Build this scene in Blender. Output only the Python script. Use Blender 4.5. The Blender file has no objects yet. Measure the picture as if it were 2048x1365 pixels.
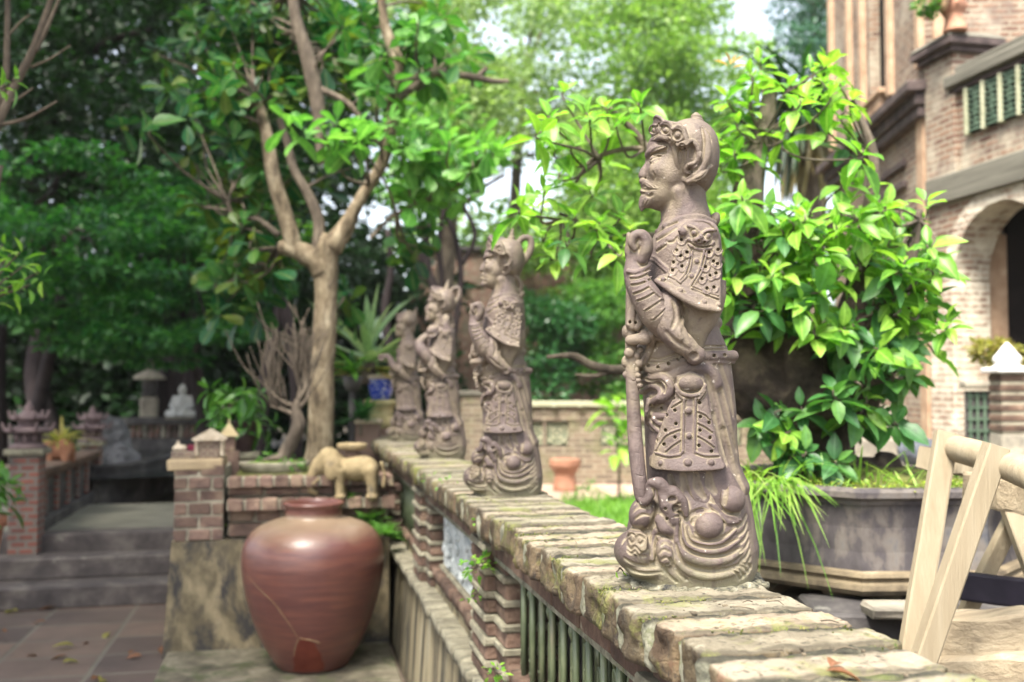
import bpy, math, random
import numpy as np
from math import radians as R_, pi, sin, cos

# ------------------------------------------------------------------ camera, sky, sun, exposure
SC = bpy.context.scene
COL = SC.collection
CAM = np.array([0.0, 0.0, 1.5])
YAW, PITCH, FPX = R_(12.3), R_(2.66), 2048 * 35 / 36
cd = bpy.data.cameras.new('camera')
cd.lens, cd.sensor_width = 35, 36
cd.clip_start, cd.clip_end = 0.05, 2000
cd.dof.use_dof = True
cd.dof.focus_distance = 1.9
cd.dof.aperture_fstop = 3.0
cd.dof.aperture_blades = 9
cam = bpy.data.objects.new('camera', cd)
COL.objects.link(cam)
cam.location = CAM
cam.rotation_euler = (pi / 2 + PITCH, 0, -YAW)
SC.camera = cam

SUN_EL, SUN_AZ = R_(58), R_(-140)        # azimuth from +Y, clockwise
wd = bpy.data.worlds.new('World')
SC.world = wd
wd.use_nodes = True
nt = wd.node_tree
sky = nt.nodes.new('ShaderNodeTexSky')
sky.sky_type = 'NISHITA'
sky.sun_disc = False
sky.sun_elevation = SUN_EL
sky.sun_rotation = SUN_AZ
sky.air_density = 1.0
sky.dust_density = 3.5
sky.ozone_density = 1.0
hs = nt.nodes.new('ShaderNodeHueSaturation')
hs.inputs['Saturation'].default_value = 0.45
nt.links.new(sky.outputs[0], hs.inputs['Color'])
nt.links.new(hs.outputs[0], nt.nodes['Background'].inputs['Color'])
nt.nodes['Background'].inputs['Strength'].default_value = 0.125
sd = bpy.data.lights.new('sun', 'SUN')
sd.energy = 2.9
sd.angle = R_(20)
sd.color = (1.0, 0.93, 0.82)
sun = bpy.data.objects.new('sun', sd)
COL.objects.link(sun)
sun.rotation_euler = (pi / 2 - SUN_EL, 0, pi - SUN_AZ)
SC.view_settings.view_transform = 'Standard'
SC.view_settings.look = 'None'
SC.view_settings.gamma = 1
SC.view_settings.exposure = 2.12
SC.render.film_transparent = False
try:
    SC.cycles.max_bounces = 8
    SC.cycles.transparent_max_bounces = 8
    SC.cycles.use_denoising = True
except Exception:
    pass

# ------------------------------------------------------------------ helpers
rng = np.random.default_rng(7)
random.seed(7)
SY, CY, SP, CP = sin(YAW), cos(YAW), sin(PITCH), cos(PITCH)
EX = np.array([CY, -SY, 0.0]); EY = np.array([SY, CY, 0.0]); EZ = np.array([0, 0, 1.0])

def at(px, py, Z):
    """world point seen at photo pixel (2048 wide) at depth Z along the view axis"""
    a = (px - 1024) / FPX; b = (682.5 - py) / FPX
    return CAM + Z * (a * EX + (CP - b * SP) * EY + (SP + b * CP) * EZ)

def on(px, py, z=0.0):
    """world point on the level z"""
    d = at(px, py, 1.0) - CAM
    return CAM + d * ((z - CAM[2]) / d[2])

def tag(o, label, cat, group=None, kind=None):
    if label: o['label'] = label
    if cat: o['category'] = cat
    if group: o['group'] = group
    if kind: o['kind'] = kind
    return o

def thing(name, label, cat, loc=(0, 0, 0), rz=0.0, group=None):
    o = bpy.data.objects.new(name, None)
    o.empty_display_size = 0.1
    COL.objects.link(o)
    o.location = loc
    o.rotation_euler = (0, 0, rz)
    return tag(o, label, cat, group)

def mesh_obj(name, V, F, mat, parent=None, smooth=True, loc=None):
    me = bpy.data.meshes.new(name)
    V = np.asarray(V, np.float32)
    if isinstance(F, np.ndarray):
        n, k = F.shape
        me.vertices.add(len(V)); me.vertices.foreach_set('co', V.ravel())
        me.loops.add(n * k); me.loops.foreach_set('vertex_index', F.astype(np.int32).ravel())
        me.polygons.add(n)
        me.polygons.foreach_set('loop_start', np.arange(0, n * k, k, dtype=np.int32))
        me.update(calc_edges=True)
        me.validate()
    else:
        me.from_pydata(V.tolist(), [], F)
        me.update()
    me.polygons.foreach_set('use_smooth', [bool(smooth)] * len(me.polygons))
    me.materials.append(mat)
    o = bpy.data.objects.new(name, me)
    COL.objects.link(o)
    if parent is not None: o.parent = parent
    if loc is not None: o.location = loc
    return o

def dup(root, loc, rz, label, group=None):
    r = root.copy(); COL.objects.link(r)
    r.location = loc; r.rotation_euler = (0, 0, rz); r['label'] = label
    if group: r['group'] = group
    for ch in list(root.children):
        c = ch.copy(); COL.objects.link(c); c.parent = r
        for g in list(ch.children):
            d = g.copy(); COL.objects.link(d); d.parent = c
    return r

def rotz(P, a):
    c, s = cos(a), sin(a)
    P = np.asarray(P, float)
    return np.stack([P[..., 0] * c - P[..., 1] * s, P[..., 0] * s + P[..., 1] * c, P[..., 2]], -1)

def unit(v):
    v = np.asarray(v, float)
    return v / (np.linalg.norm(v, axis=-1, keepdims=True) + 1e-9)

def spline(pts, n=6):
    """Catmull-Rom through points (any dimension)"""
    P = np.asarray(pts, float)
    if len(P) < 3:
        t = np.linspace(0, 1, n + 1)[:, None]
        return P[0] * (1 - t) + P[-1] * t
    Q = np.vstack([2 * P[0] - P[1], P, 2 * P[-1] - P[-2]])
    out = []
    for i in range(1, len(Q) - 2):
        p0, p1, p2, p3 = Q[i - 1], Q[i], Q[i + 1], Q[i + 2]
        for t in np.linspace(0, 1, n, endpoint=False):
            out.append(0.5 * (2 * p1 + (p2 - p0) * t + (2 * p0 - 5 * p1 + 4 * p2 - p3) * t * t + (3 * p1 - p0 - 3 * p2 + p3) * t ** 3))
    out.append(P[-1])
    return np.array(out)

def vnoise(P, scale, seed=0):
    """smooth value noise in -1..1"""
    P = np.asarray(P, float) * scale + 37.7 * (seed + 1)
    I = np.floor(P).astype(np.int64); f = P - I; f = f * f * (3 - 2 * f)
    def h(i, j, k):
        n = (i * 374761393 + j * 668265263 + k * 2147483647 + seed * 974634777) & 0xffffffff
        n = ((n ^ (n >> 13)) * 1274126177) & 0xffffffff
        return ((n ^ (n >> 16)) & 0xffff) / 32767.5 - 1
    i, j, k = I[..., 0], I[..., 1], I[..., 2]
    r = 0
    for a in (0, 1):
        for b in (0, 1):
            for c in (0, 1):
                w = (f[..., 0] if a else 1 - f[..., 0]) * (f[..., 1] if b else 1 - f[..., 1]) * (f[..., 2] if c else 1 - f[..., 2])
                r = r + w * h(i + a, j + b, k + c)
    return r

class MB:
    """collects shapes into one mesh"""
    def __init__(s): s.v, s.f, s.n = [], [], 0
    def add(s, V, F):
        V = np.asarray(V, float)
        s.v.append(V); s.f += [tuple(int(i) + s.n for i in f) for f in F]; s.n += len(V)
        return s
    def box(s, c, size, rz=0.0, b=0.0, M=None, jit=0.0):
        h = np.asarray(size, float) / 2
        b = min(b, 0.45 * h.min() * 2)
        V, idx = [], {}
        for sx in (-1, 1):
            for sy in (-1, 1):
                for sz in (-1, 1):
                    for a in (range(3) if b > 0 else (0,)):
                        p = np.array([sx, sy, sz]) * (h - b)
                        if b > 0: p[a] += (sx, sy, sz)[a] * b
                        idx[(sx, sy, sz, a)] = len(V); V.append(p)
        V = np.array(V)
        if jit: V = V + rng.normal(0, jit, V.shape)
        F = []
        def g(t, a): return idx[(t[0], t[1], t[2], a if b > 0 else 0)]
        for a in range(3):
            o = [i for i in range(3) if i != a]
            for sg in (-1, 1):
                q = []
                for (p, r) in ((-1, -1), (1, -1), (1, 1), (-1, 1)):
                    t = [0, 0, 0]; t[a] = sg; t[o[0]] = p; t[o[1]] = r
                    q.append(g(t, a))
                F.append(q)
        if b > 0:
            for a in range(3):
                for c2 in range(a + 1, 3):
                    e = 3 - a - c2
                    for sa in (-1, 1):
                        for sb in (-1, 1):
                            q = []
                            for (se, ax) in ((-1, a), (1, a), (1, c2), (-1, c2)):
                                t = [0, 0, 0]; t[a] = sa; t[c2] = sb; t[e] = se
                                q.append(g(t, ax))
                            F.append(q)
            for sx in (-1, 1):
                for sy in (-1, 1):
                    for sz in (-1, 1):
                        F.append([g((sx, sy, sz), k) for k in range(3)])
        FF = []
        for q in F:
            n = np.cross(V[q[1]] - V[q[0]], V[q[2]] - V[q[0]])
            FF.append(q if n @ V[q].mean(0) > 0 else q[::-1])
        if M is not None: V = V @ np.asarray(M).T
        if rz: V = rotz(V, rz)
        return s.add(V + np.asarray(c, float), FF)
    def tube(s, pts, rad, seg=8, caps=True, flat=1.0):
        P = np.asarray(pts, float); n = len(P)
        r = np.interp(np.linspace(0, 1, n), np.linspace(0, 1, len(np.atleast_1d(rad))), np.atleast_1d(rad)) if np.ndim(rad) else np.full(n, rad)
        T = unit(np.gradient(P, axis=0))
        up = np.array([0, 0, 1.0]) if abs(T[0][2]) < 0.9 else np.array([1.0, 0, 0])
        V = []
        A = unit(np.cross(T[0], up))
        for i in range(n):
            A = unit(A - T[i] * (A @ T[i])); B = np.cross(T[i], A)
            for k in range(seg):
                t = 2 * pi * k / seg
                V.append(P[i] + r[i] * (A * cos(t) + B * sin(t) * flat))
        F = []
        for i in range(n - 1):
            for k in range(seg):
                a, b2 = i * seg + k, i * seg + (k + 1) % seg
                F.append((a, b2, b2 + seg, a + seg))
        if caps:
            F.append(tuple(range(seg))[::-1]); F.append(tuple(range((n - 1) * seg, n * seg)))
        return s.add(V, F)
    def lathe(s, prof, c=(0, 0, 0), seg=32, sx=1.0, sy=1.0, rz=0.0, wob=None):
        V, F = [], []
        m = len(prof)
        for (r, z) in prof:
            for k in range(seg):
                t = 2 * pi * k / seg
                V.append((r * cos(t) * sx, r * sin(t) * sy, z))
        for i in range(m - 1):
            for k in range(seg):
                a, b2 = i * seg + k, i * seg + (k + 1) % seg
                F.append((a, b2, b2 + seg, a + seg))
        if prof[0][0] > 1e-4: F.append(tuple(range(seg))[::-1])
        if prof[-1][0] > 1e-4: F.append(tuple(range((m - 1) * seg, m * seg)))
        V = np.array(V)
        if rz: V = rotz(V, rz)
        return s.add(V + np.asarray(c, float), F)
    def prism(s, poly, axis, lo, hi):
        """polygon (2-D) extruded along axis 0/1/2 between lo and hi"""
        n = len(poly); V = []
        o = [i for i in range(3) if i != axis]
        for d in (lo, hi):
            for p in poly:
                t = [0, 0, 0]; t[axis] = d; t[o[0]] = p[0]; t[o[1]] = p[1]; V.append(t)
        area = sum(poly[i][0] * poly[(i + 1) % n][1] - poly[(i + 1) % n][0] * poly[i][1] for i in range(n))
        F = [tuple(range(n)), tuple(range(2 * n - 1, n - 1, -1))]
        for i in range(n):
            j = (i + 1) % n
            F.append((j, i, n + i, n + j))
        flip = (area > 0) == (axis != 1)
        if not flip: F = [f[::-1] for f in F]
        F = [f[::-1] for f in F] if False else F
        return s.add(V, F)
    def build(s, name, mat, parent=None, smooth=False, loc=None):
        return mesh_obj(name, np.vstack(s.v), s.f, mat, parent, smooth, loc)

# ------------------------------------------------------------------ materials
def new_mat(name):
    m = bpy.data.materials.new(name); m.use_nodes = True
    t = m.node_tree
    return m, t, t.nodes['Principled BSDF']

def ramp(t, stops):
    r = t.nodes.new('ShaderNodeValToRGB')
    e = r.color_ramp.elements
    while len(e) < len(stops): e.new(0.5)
    for i, (p, c) in enumerate(stops):
        e[i].position = p
        e[i].color = (*c, 1) if len(c) == 3 else c
    return r

def noise(t, vec, scale, detail=5, rough=0.6, dist=0.0):
    n = t.nodes.new('ShaderNodeTexNoise')
    n.inputs['Scale'].default_value = scale; n.inputs['Detail'].default_value = detail
    n.inputs['Roughness'].default_value = rough; n.inputs['Distortion'].default_value = dist
    if vec is not None: t.links.new(vec, n.inputs['Vector'])
    return n

def mix(t, fac, a, b, mode='MIX'):
    m = t.nodes.new('ShaderNodeMix'); m.data_type = 'RGBA'; m.blend_type = mode
    for s_, v in ((m.inputs[0], fac), (m.inputs[6], a), (m.inputs[7], b)):
        if hasattr(v, 'is_output'): t.links.new(v, s_)
        elif isinstance(v, (int, float)): s_.default_value = v
        else: s_.default_value = (*v, 1)
    return m.outputs[2]

def mth(t, op, a, b=0.0, clamp=False):
    m = t.nodes.new('ShaderNodeMath'); m.operation = op; m.use_clamp = clamp
    for s_, v in ((m.inputs[0], a), (m.inputs[1], b)):
        if hasattr(v, 'is_output'): t.links.new(v, s_)
        else: s_.default_value = v
    return m.outputs[0]

def bump(t, p, h, strength, dist=0.01):
    b = t.nodes.new('ShaderNodeBump')
    b.inputs['Strength'].default_value = strength; b.inputs['Distance'].default_value = dist
    t.links.new(h, b.inputs['Height']); t.links.new(b.outputs[0], p.inputs['Normal'])

def surf(name, stops, scale=6.0, rough=0.8, bmp=0.3, bdist=0.01, bscale=40.0, stain=None, stretch=(1, 1, 1), spec=0.3, stain_scale=3.0, island=0.0, wave=0.3):
    """noise-mottled surface; stain = (colour, low, high) laid over in patches"""
    m, t, p = new_mat(name)
    tc = t.nodes.new('ShaderNodeTexCoord')
    mp = t.nodes.new('ShaderNodeMapping'); mp.inputs['Scale'].default_value = stretch
    t.links.new(tc.outputs['Object'], mp.inputs['Vector'])
    v = mp.outputs[0]
    n = noise(t, v, scale, 7, 0.62, wave)
    r = ramp(t, stops); t.links.new(n.outputs['Fac'], r.inputs[0])
    c = r.outputs[0]
    if island:
        g = t.nodes.new('ShaderNodeNewGeometry')
        k = ramp(t, [(0, (1 - island,) * 3), (1, (1 + island * .6,) * 3)])
        t.links.new(g.outputs['Random Per Island'], k.inputs[0])
        c = mix(t, 1.0, c, k.outputs[0], 'MULTIPLY')
    if stain:
        n2 = noise(t, v, stain_scale, 8, 0.7, wave)
        r2 = ramp(t, [(stain[1], (0, 0, 0)), (stain[2], (1, 1, 1))]); t.links.new(n2.outputs['Fac'], r2.inputs[0])
        c = mix(t, r2.outputs[0], c, stain[0])
    t.links.new(c, p.inputs['Base Color'])
    p.inputs['Roughness'].default_value = rough
    p.inputs['Specular IOR Level'].default_value = spec
    if bmp:
        n3 = noise(t, v, bscale, 8, 0.65)
        bump(t, p, n3.outputs['Fac'], bmp, bdist)
    return m

def brick_mat(name, c1, c2, mortar, bw=0.22, bh=0.07, ms=0.012, dirt=None, bmp=0.6, rough=0.85, lime=None):
    m, t, p = new_mat(name)
    tc = t.nodes.new('ShaderNodeTexCoord')
    sp = t.nodes.new('ShaderNodeSeparateXYZ'); t.links.new(tc.outputs['Object'], sp.inputs[0])
    cb = t.nodes.new('ShaderNodeCombineXYZ')
    t.links.new(mth(t, 'ADD', sp.outputs[0], sp.outputs[1]), cb.inputs[0]); t.links.new(sp.outputs[2], cb.inputs[1])
    wob = noise(t, tc.outputs['Object'], 9, 3)
    vm = t.nodes.new('ShaderNodeVectorMath'); vm.operation = 'MULTIPLY_ADD'
    t.links.new(wob.outputs['Color'], vm.inputs[0]); vm.inputs[1].default_value = (0.012, 0.012, 0); t.links.new(cb.outputs[0], vm.inputs[2])
    b = t.nodes.new('ShaderNodeTexBrick')
    t.links.new(vm.outputs[0], b.inputs['Vector'])
    b.inputs['Scale'].default_value = 1.0
    b.inputs['Brick Width'].default_value = bw; b.inputs['Row Height'].default_value = bh
    b.inputs['Mortar Size'].default_value = ms; b.inputs['Mortar Smooth'].default_value = 0.25
    b.inputs['Bias'].default_value = 0.0
    b.inputs['Color1'].default_value = (*c1, 1); b.inputs['Color2'].default_value = (*c2, 1); b.inputs['Mortar'].default_value = (*mortar, 1)
    n = noise(t, tc.outputs['Object'], 14, 6)
    c = mix(t, 0.55, b.outputs['Color'], mix(t, n.outputs['Fac'], (0.35, 0.35, 0.35), (1.5, 1.45, 1.4)), 'MULTIPLY')
    for k, spec_ in enumerate((dirt, lime)):
        if spec_:
            n2 = noise(t, tc.outputs['Object'], spec_[3] if len(spec_) > 3 else 2.2, 7, 0.7)
            r2 = ramp(t, [(spec_[1], (0, 0, 0)), (spec_[2], (1, 1, 1))]); t.links.new(n2.outputs['Fac'], r2.inputs[0])
            c = mix(t, r2.outputs[0], c, spec_[0])
    t.links.new(c, p.inputs['Base Color'])
    p.inputs['Roughness'].default_value = rough
    h = mth(t, 'ADD', mth(t, 'MULTIPLY', b.outputs['Fac'], -1.0), mth(t, 'MULTIPLY', n.outputs['Fac'], 0.5))
    bump(t, p, h, bmp, 0.012)
    return m

def leaf_mat(name, cols, trans=0.4, rough=0.4, tcol=None, spec=0.4):
    m, t, p = new_mat(name)
    g = t.nodes.new('ShaderNodeNewGeometry')
    r = ramp(t, [(i / (len(cols) - 1), c) for i, c in enumerate(cols)])
    t.links.new(g.outputs['Random Per Island'], r.inputs[0])
    tc = t.nodes.new('ShaderNodeTexCoord')
    nn = noise(t, tc.outputs['Object'], 38, 4, .6)
    mot = ramp(t, [(.32, (.62, .66, .6)), (.5, (1, 1, 1)), (.72, (1.18, 1.12, 1.0))]); t.links.new(nn.outputs['Fac'], mot.inputs[0])
    col = mix(t, 1.0, r.outputs[0], mot.outputs[0], 'MULTIPLY')
    at_ = t.nodes.new('ShaderNodeAttribute'); at_.attribute_name = 'rib'
    rb = ramp(t, [(.80, (0, 0, 0)), (.97, (1, 1, 1))]); t.links.new(at_.outputs['Fac'], rb.inputs[0])
    col = mix(t, mth(t, 'MULTIPLY', rb.outputs[0], .45), col, tuple(min(1, q * 1.5 + .05) for q in cols[-1]))
    t.links.new(col, p.inputs['Base Color'])
    p.inputs['Roughness'].default_value = rough
    p.inputs['Specular IOR Level'].default_value = spec
    tr = t.nodes.new('ShaderNodeBsdfTranslucent')
    k = mix(t, 1.0, col, tcol or (1.4, 1.6, 0.75), 'MULTIPLY')
    t.links.new(k, tr.inputs['Color'])
    ms = t.nodes.new('ShaderNodeMixShader'); ms.inputs[0].default_value = trans
    t.links.new(p.outputs[0], ms.inputs[1]); t.links.new(tr.outputs[0], ms.inputs[2])
    t.links.new(ms.outputs[0], t.nodes['Material Output'].inputs['Surface'])
    return m

# ------------------------------------------------------------------ foliage
def leaf_template(kind):
    if kind == 'small':
        V = np.array([[0, 0, 0], [.5, -.5, .06], [1, 0, -.12], [.5, .5, .06]])
        return V, np.array([[0, 1, 2], [0, 2, 3]])
    if kind == 'blade':
        st = [(0, .35), (.2, .85), (.45, 1), (.7, .8), (.88, .45), (1, .03)]; dr = 1.0; fo = .35
    elif kind == 'obovate':
        st = [(0, .06), (.2, .35), (.5, .8), (.75, 1), (.92, .7), (1, .1)]; dr = .16; fo = .14
    else:
        st = [(0, .05), (.18, .62), (.42, 1), (.68, .82), (.88, .38), (1, .02)]; dr = .2; fo = .2
    V, F = [], []
    for (x, w) in st:
        z = -dr * x * x if kind != 'blade' else 0
        for sgn in (-1, 0, 1):
            V.append((x, sgn * w * .5, z + (fo * w * .5 if sgn else 0)))
    for i in range(len(st) - 1):
        a = 3 * i
        F += [[a, a + 3, a + 4, a + 1], [a + 1, a + 4, a + 5, a + 2]]
    return np.array(V), np.array(F)

def leaves(name, P, D, N, L, Wd, mat, parent=None, kind='oval', loc=None, curl=0.0):
    """a mesh of leaves: base P, direction D, upper side N, length L, width Wd"""
    T, F = leaf_template(kind)
    P, D, N = (np.asarray(a, float) for a in (P, D, N))
    n = len(P)
    L = np.broadcast_to(L, n); Wd = np.broadcast_to(Wd, n)
    D = unit(D); S_ = unit(np.cross(N, D)); N = np.cross(D, S_)
    c = np.broadcast_to(curl, n)
    V = (P[:, None] + D[:, None] * (T[None, :, 0, None] * L[:, None, None]) + S_[:, None] * (T[None, :, 1, None] * Wd[:, None, None])
         + N[:, None] * ((T[None, :, 2, None]) * (Wd if kind != 'oval' and kind != 'obovate' else L)[:, None, None] - (c[:, None] * T[None, :, 0] ** 2 * L[:, None])[..., None]))
    V = V.reshape(-1, 3)
    FF = (F[None] + (np.arange(n) * len(T))[:, None, None]).reshape(-1, F.shape[1])
    o = mesh_obj(name, V, FF, mat, parent, True, loc)
    if kind in ('oval', 'obovate') and len(o.data.vertices) == len(V):
        o.data.attributes.new('rib', 'FLOAT', 'POINT').data.foreach_set('value', np.tile((np.arange(len(T)) % 3 == 1).astype(np.float32), n))
    return o

def rosettes(tips, dirs, n_leaf, L, spread=1.0, up=0.25, droop=0.3, r=None, jitter=0.2):
    """whorls of leaves round twig tips -> P, D, N, L arrays"""
    r = r or rng
    P, D, N, LL = [], [], [], []
    for tp, d in zip(tips, dirs):
        d = unit(d); a = unit(np.cross(d, [0.3, 0.1, 1.0]) + 1e-6); b = np.cross(d, a)
        n = int(r.integers(n_leaf[0], n_leaf[1] + 1)); ph = r.uniform(0, 6.28)
        for k in range(n):
            t = ph + 2.4 * k
            q = k / max(1, n - 1)                       # 0 outer .. 1 inner
            el = up + 0.9 * q * q + r.normal(0, jitter)
            o = a * cos(t) + b * sin(t)
            dd = unit(o * cos(el) * spread + d * sin(el) + np.array([0, 0, -droop * (1 - q)]) + r.normal(0, .12, 3))
            nn = unit(d * 1.0 + np.array([0, 0, .5]) + r.normal(0, .25, 3) - o * .2)
            P.append(tp - d * (1 - q) * L * .35 + o * .01); D.append(dd); N.append(nn)
            LL.append(L * r.uniform(.6, 1.1) * (1 - .45 * q))
    return np.array(P), np.array(D), np.array(N), np.array(LL)

def clumps(centres, radii, n, flat=0.6, r=None, layer=0.0):
    """n points scattered in clump volumes; returns points and outward dirs"""
    r = r or rng
    C = np.asarray(centres, float); Rr = np.asarray(radii, float)
    w = Rr ** 2; k = r.choice(len(C), n, p=w / w.sum())
    d = unit(r.normal(0, 1, (n, 3))); rad = r.uniform(0.15, 1, n) ** 0.45
    O = d * (Rr[k] * rad)[:, None]; O[:, 2] *= flat
    return C[k] + O, d

def rand_leaf_dirs(d, r=None, up=0.6, out=0.8, hang=0.25):
    r = r or rng
    n = len(d)
    D = unit(d * out + r.normal(0, .6, (n, 3)) * [1, 1, .45] - np.array([0, 0, hang]))
    N = unit(r.normal(0, .45, (n, 3)) + np.array([0, 0, up]) + d * .3)
    return D, N

SUN_DIR = np.array([sin(SUN_AZ) * cos(SUN_EL), cos(SUN_AZ) * cos(SUN_EL), sin(SUN_EL)])
def sun_gap(P, pts):
    """distance of points P from the sun paths of the given places (used to clear foliage that would shade them)"""
    P = np.atleast_2d(P); d = np.full(len(P), 9e9)
    for q in pts:
        v = P - np.asarray(q); t = np.maximum(v @ SUN_DIR, 0)
        d = np.minimum(d, np.linalg.norm(v - t[:, None] * SUN_DIR, axis=1))
    return d
# ------------------------------------------------------------------ carving: distance fields meshed by surface nets
ST_Z, ST_X, WALL_Z = 1.97, 1.97 * (1375 - 1024) / FPX, 1.125
UQ = ST_Z / FPX                                    # metres per photo pixel at the statue's axis

def S(px, py, w=0.0):
    """statue-space point (x right, y away, z up; metres) for a drawn point at height w above the axis plane"""
    px, py, w = np.broadcast_arrays(np.asarray(px, float), np.asarray(py, float), np.asarray(w, float))
    a = (px - 1024) / FPX; b = (682.5 - py) / FPX
    dy = CP - b * SP; dz = SP + b * CP
    t = (ST_Z - w * UQ) / dy
    return np.stack([t * a - ST_X, -w * UQ, CAM[2] - WALL_Z + t * dz], -1)

def unS(x, y, z):
    X, Y, Zv = x + ST_X, y + ST_Z, z - (CAM[2] - WALL_Z)
    dp = Y * CP + Zv * SP
    return 1024 + FPX * X / dp, 682.5 - FPX * (-Y * SP + Zv * CP) / dp

class Field:
    def __init__(s, lo, hi, h):
        s.h = h; s.lo = np.asarray(lo, float) - 3 * h
        n = np.ceil((np.asarray(hi) - s.lo) / h).astype(int) + 4
        s.D = np.full(n, 1.0, np.float32); s.n = n
        s.ax = [s.lo[i] + h * np.arange(n[i]) for i in range(3)]
    @classmethod
    def px(cls, x0, x1, y0, y1, w0, w1, h):
        c = np.array([S(x, y, w) for x in (x0, x1) for y in (y0, y1) for w in (w0, w1)])
        return cls(c.min(0), c.max(0), h * UQ)
    def win(s, lo, hi):
        i0 = np.clip(np.floor((np.asarray(lo) - s.lo) / s.h).astype(int), 0, s.n)
        i1 = np.clip(np.ceil((np.asarray(hi) - s.lo) / s.h).astype(int) + 1, 0, s.n)
        if (i1 <= i0).any(): return None
        sl = tuple(slice(a, b) for a, b in zip(i0, i1))
        return sl, s.ax[0][sl[0]][:, None, None], s.ax[1][sl[1]][None, :, None], s.ax[2][sl[2]][None, None, :]
    def put(s, sl, d, k):
        A = s.D[sl]
        if k > 0:
            h = np.maximum(k - np.abs(A - d), 0) / k
            s.D[sl] = np.minimum(A, d) - h * h * k * .25
        else: s.D[sl] = np.minimum(A, d)
    def cut(s, sl, d, k):
        A = s.D[sl]; d = -d
        h = np.maximum(k - np.abs(A - d), 0) / k if k > 0 else 0
        s.D[sl] = np.maximum(A, d) + h * h * k * .25
    def ell(s, c, r, k=4, rot=0.0, neg=False, mask=None, roty=0.0):
        """ellipsoid; c local point, r radii (x, z-vertical, y-depth) in px units; rot turns it in the picture plane, roty about the vertical"""
        r = np.array([r[0], r[2], r[1]]) * UQ; k = k * UQ
        m = r.max() + k + 2 * s.h
        W = s.win(c - m, c + m)
        if W is None: return
        sl, X, Y, Z = W
        X, Y, Z = X - c[0], Y - c[1], Z - c[2]
        if rot:
            X, Z = X * cos(rot) + Z * sin(rot), -X * sin(rot) + Z * cos(rot)
        if roty:
            X, Y = X * cos(roty) + Y * sin(roty), -X * sin(roty) + Y * cos(roty)
        k0 = np.sqrt((X / r[0]) ** 2 + (Y / r[1]) ** 2 + (Z / r[2]) ** 2) + 1e-9
        k1 = np.sqrt((X / r[0] ** 2) ** 2 + (Y / r[1] ** 2) ** 2 + (Z / r[2] ** 2) ** 2) + 1e-9
        d = k0 * (k0 - 1) / k1
        if mask is not None:
            PX, PY = unS(*W[1:])
            d = np.maximum(d, poly_sdf(mask, PX, PY) * UQ)
        (s.cut if neg else s.put)(sl, d, k)
    def chain(s, P, rad, k=3, neg=False):
        """round tube through local points; rad in px units (one or per end)"""
        P = np.asarray(P, float); n = len(P)
        r = np.interp(np.linspace(0, 1, n), np.linspace(0, 1, len(np.atleast_1d(rad))), np.atleast_1d(rad)) * UQ
        k = k * UQ; m = r.max() + k + 2 * s.h
        W = s.win(P.min(0) - m, P.max(0) + m)
        if W is None: return
        sl, X, Y, Z = W
        acc = np.full(np.broadcast_shapes(X.shape, Y.shape, Z.shape), 1.0, np.float32)
        for i in range(n - 1):
            a, b = P[i], P[i + 1]
            mm = max(r[i], r[i + 1]) + k + 2 * s.h
            W2 = s.win(np.minimum(a, b) - mm, np.maximum(a, b) + mm)
            if W2 is None: continue
            s2, X2, Y2, Z2 = W2
            ab = b - a; L2 = ab @ ab + 1e-12
            t = np.clip(((X2 - a[0]) * ab[0] + (Y2 - a[1]) * ab[1] + (Z2 - a[2]) * ab[2]) / L2, 0, 1)
            d = np.sqrt((X2 - a[0] - t * ab[0]) ** 2 + (Y2 - a[1] - t * ab[1]) ** 2 + (Z2 - a[2] - t * ab[2]) ** 2) - (r[i] + t * (r[i + 1] - r[i]))
            loc = tuple(slice(q.start - p.start, q.stop - p.start) for q, p in zip(s2, sl))
            acc[loc] = np.minimum(acc[loc], d)
        (s.cut if neg else s.put)(sl, acc, k)
    def loft(s, rows, k=4, n=2.3, mask=None, grow=0.0, neg=False, mk=3.0):
        """stack of ovals; rows (py, x_left, x_right, w_front, w_back) in photo pixels / px units; mask = picture polygon that bounds it"""
        rows = np.array(rows, float)
        a = S(rows[:, 1], rows[:, 0], 0); b = S(rows[:, 2], rows[:, 0], 0)
        z = a[:, 2]; o = np.argsort(z); z = z[o]
        zz = np.linspace(z[0], z[-1], 200)
        def ip(v):
            q = np.interp(zz, z, v[o]); m = 3
            return np.convolve(np.pad(q, m, mode='edge'), np.ones(2 * m + 1) / (2 * m + 1), 'valid')
        cx, rx = ip((a[:, 0] + b[:, 0]) / 2), ip((b[:, 0] - a[:, 0]) / 2 + grow * UQ)
        yf, yb = ip(-rows[:, 3] * UQ - grow * UQ), ip(rows[:, 4] * UQ + grow * UQ)
        k = k * UQ; m = k + 3 * s.h
        W = s.win((min(cx - rx) - m, yf.min() - m, z[0] - m), (max(cx + rx) + m, yb.max() + m, z[-1] + m))
        if W is None: return
        sl, X, Y, Z = W
        f = lambda v: np.interp(Z, zz, v)
        CX, RX, YF, YB = f(cx), f(rx), f(yf), f(yb)
        CYY, RY = (YF + YB) / 2, (YB - YF) / 2
        q = (np.abs((X - CX) / RX) ** n + np.abs((Y - CYY) / RY) ** n) ** (1 / n)
        d = (q - 1) * np.minimum(RX, RY)
        d = np.maximum(d, np.maximum(z[0] - Z, Z - z[-1]))
        if mask is not None:
            PX, PY = unS(X, Y, Z)
            pd = poly_sdf(mask, PX, PY) * UQ
            kk = mk * UQ; h = np.maximum(kk - np.abs(d - pd), 0) / kk
            d = np.maximum(d, pd) + h * h * kk * .25
        (s.cut if neg else s.put)(sl, d.astype(np.float32), k)
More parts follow.
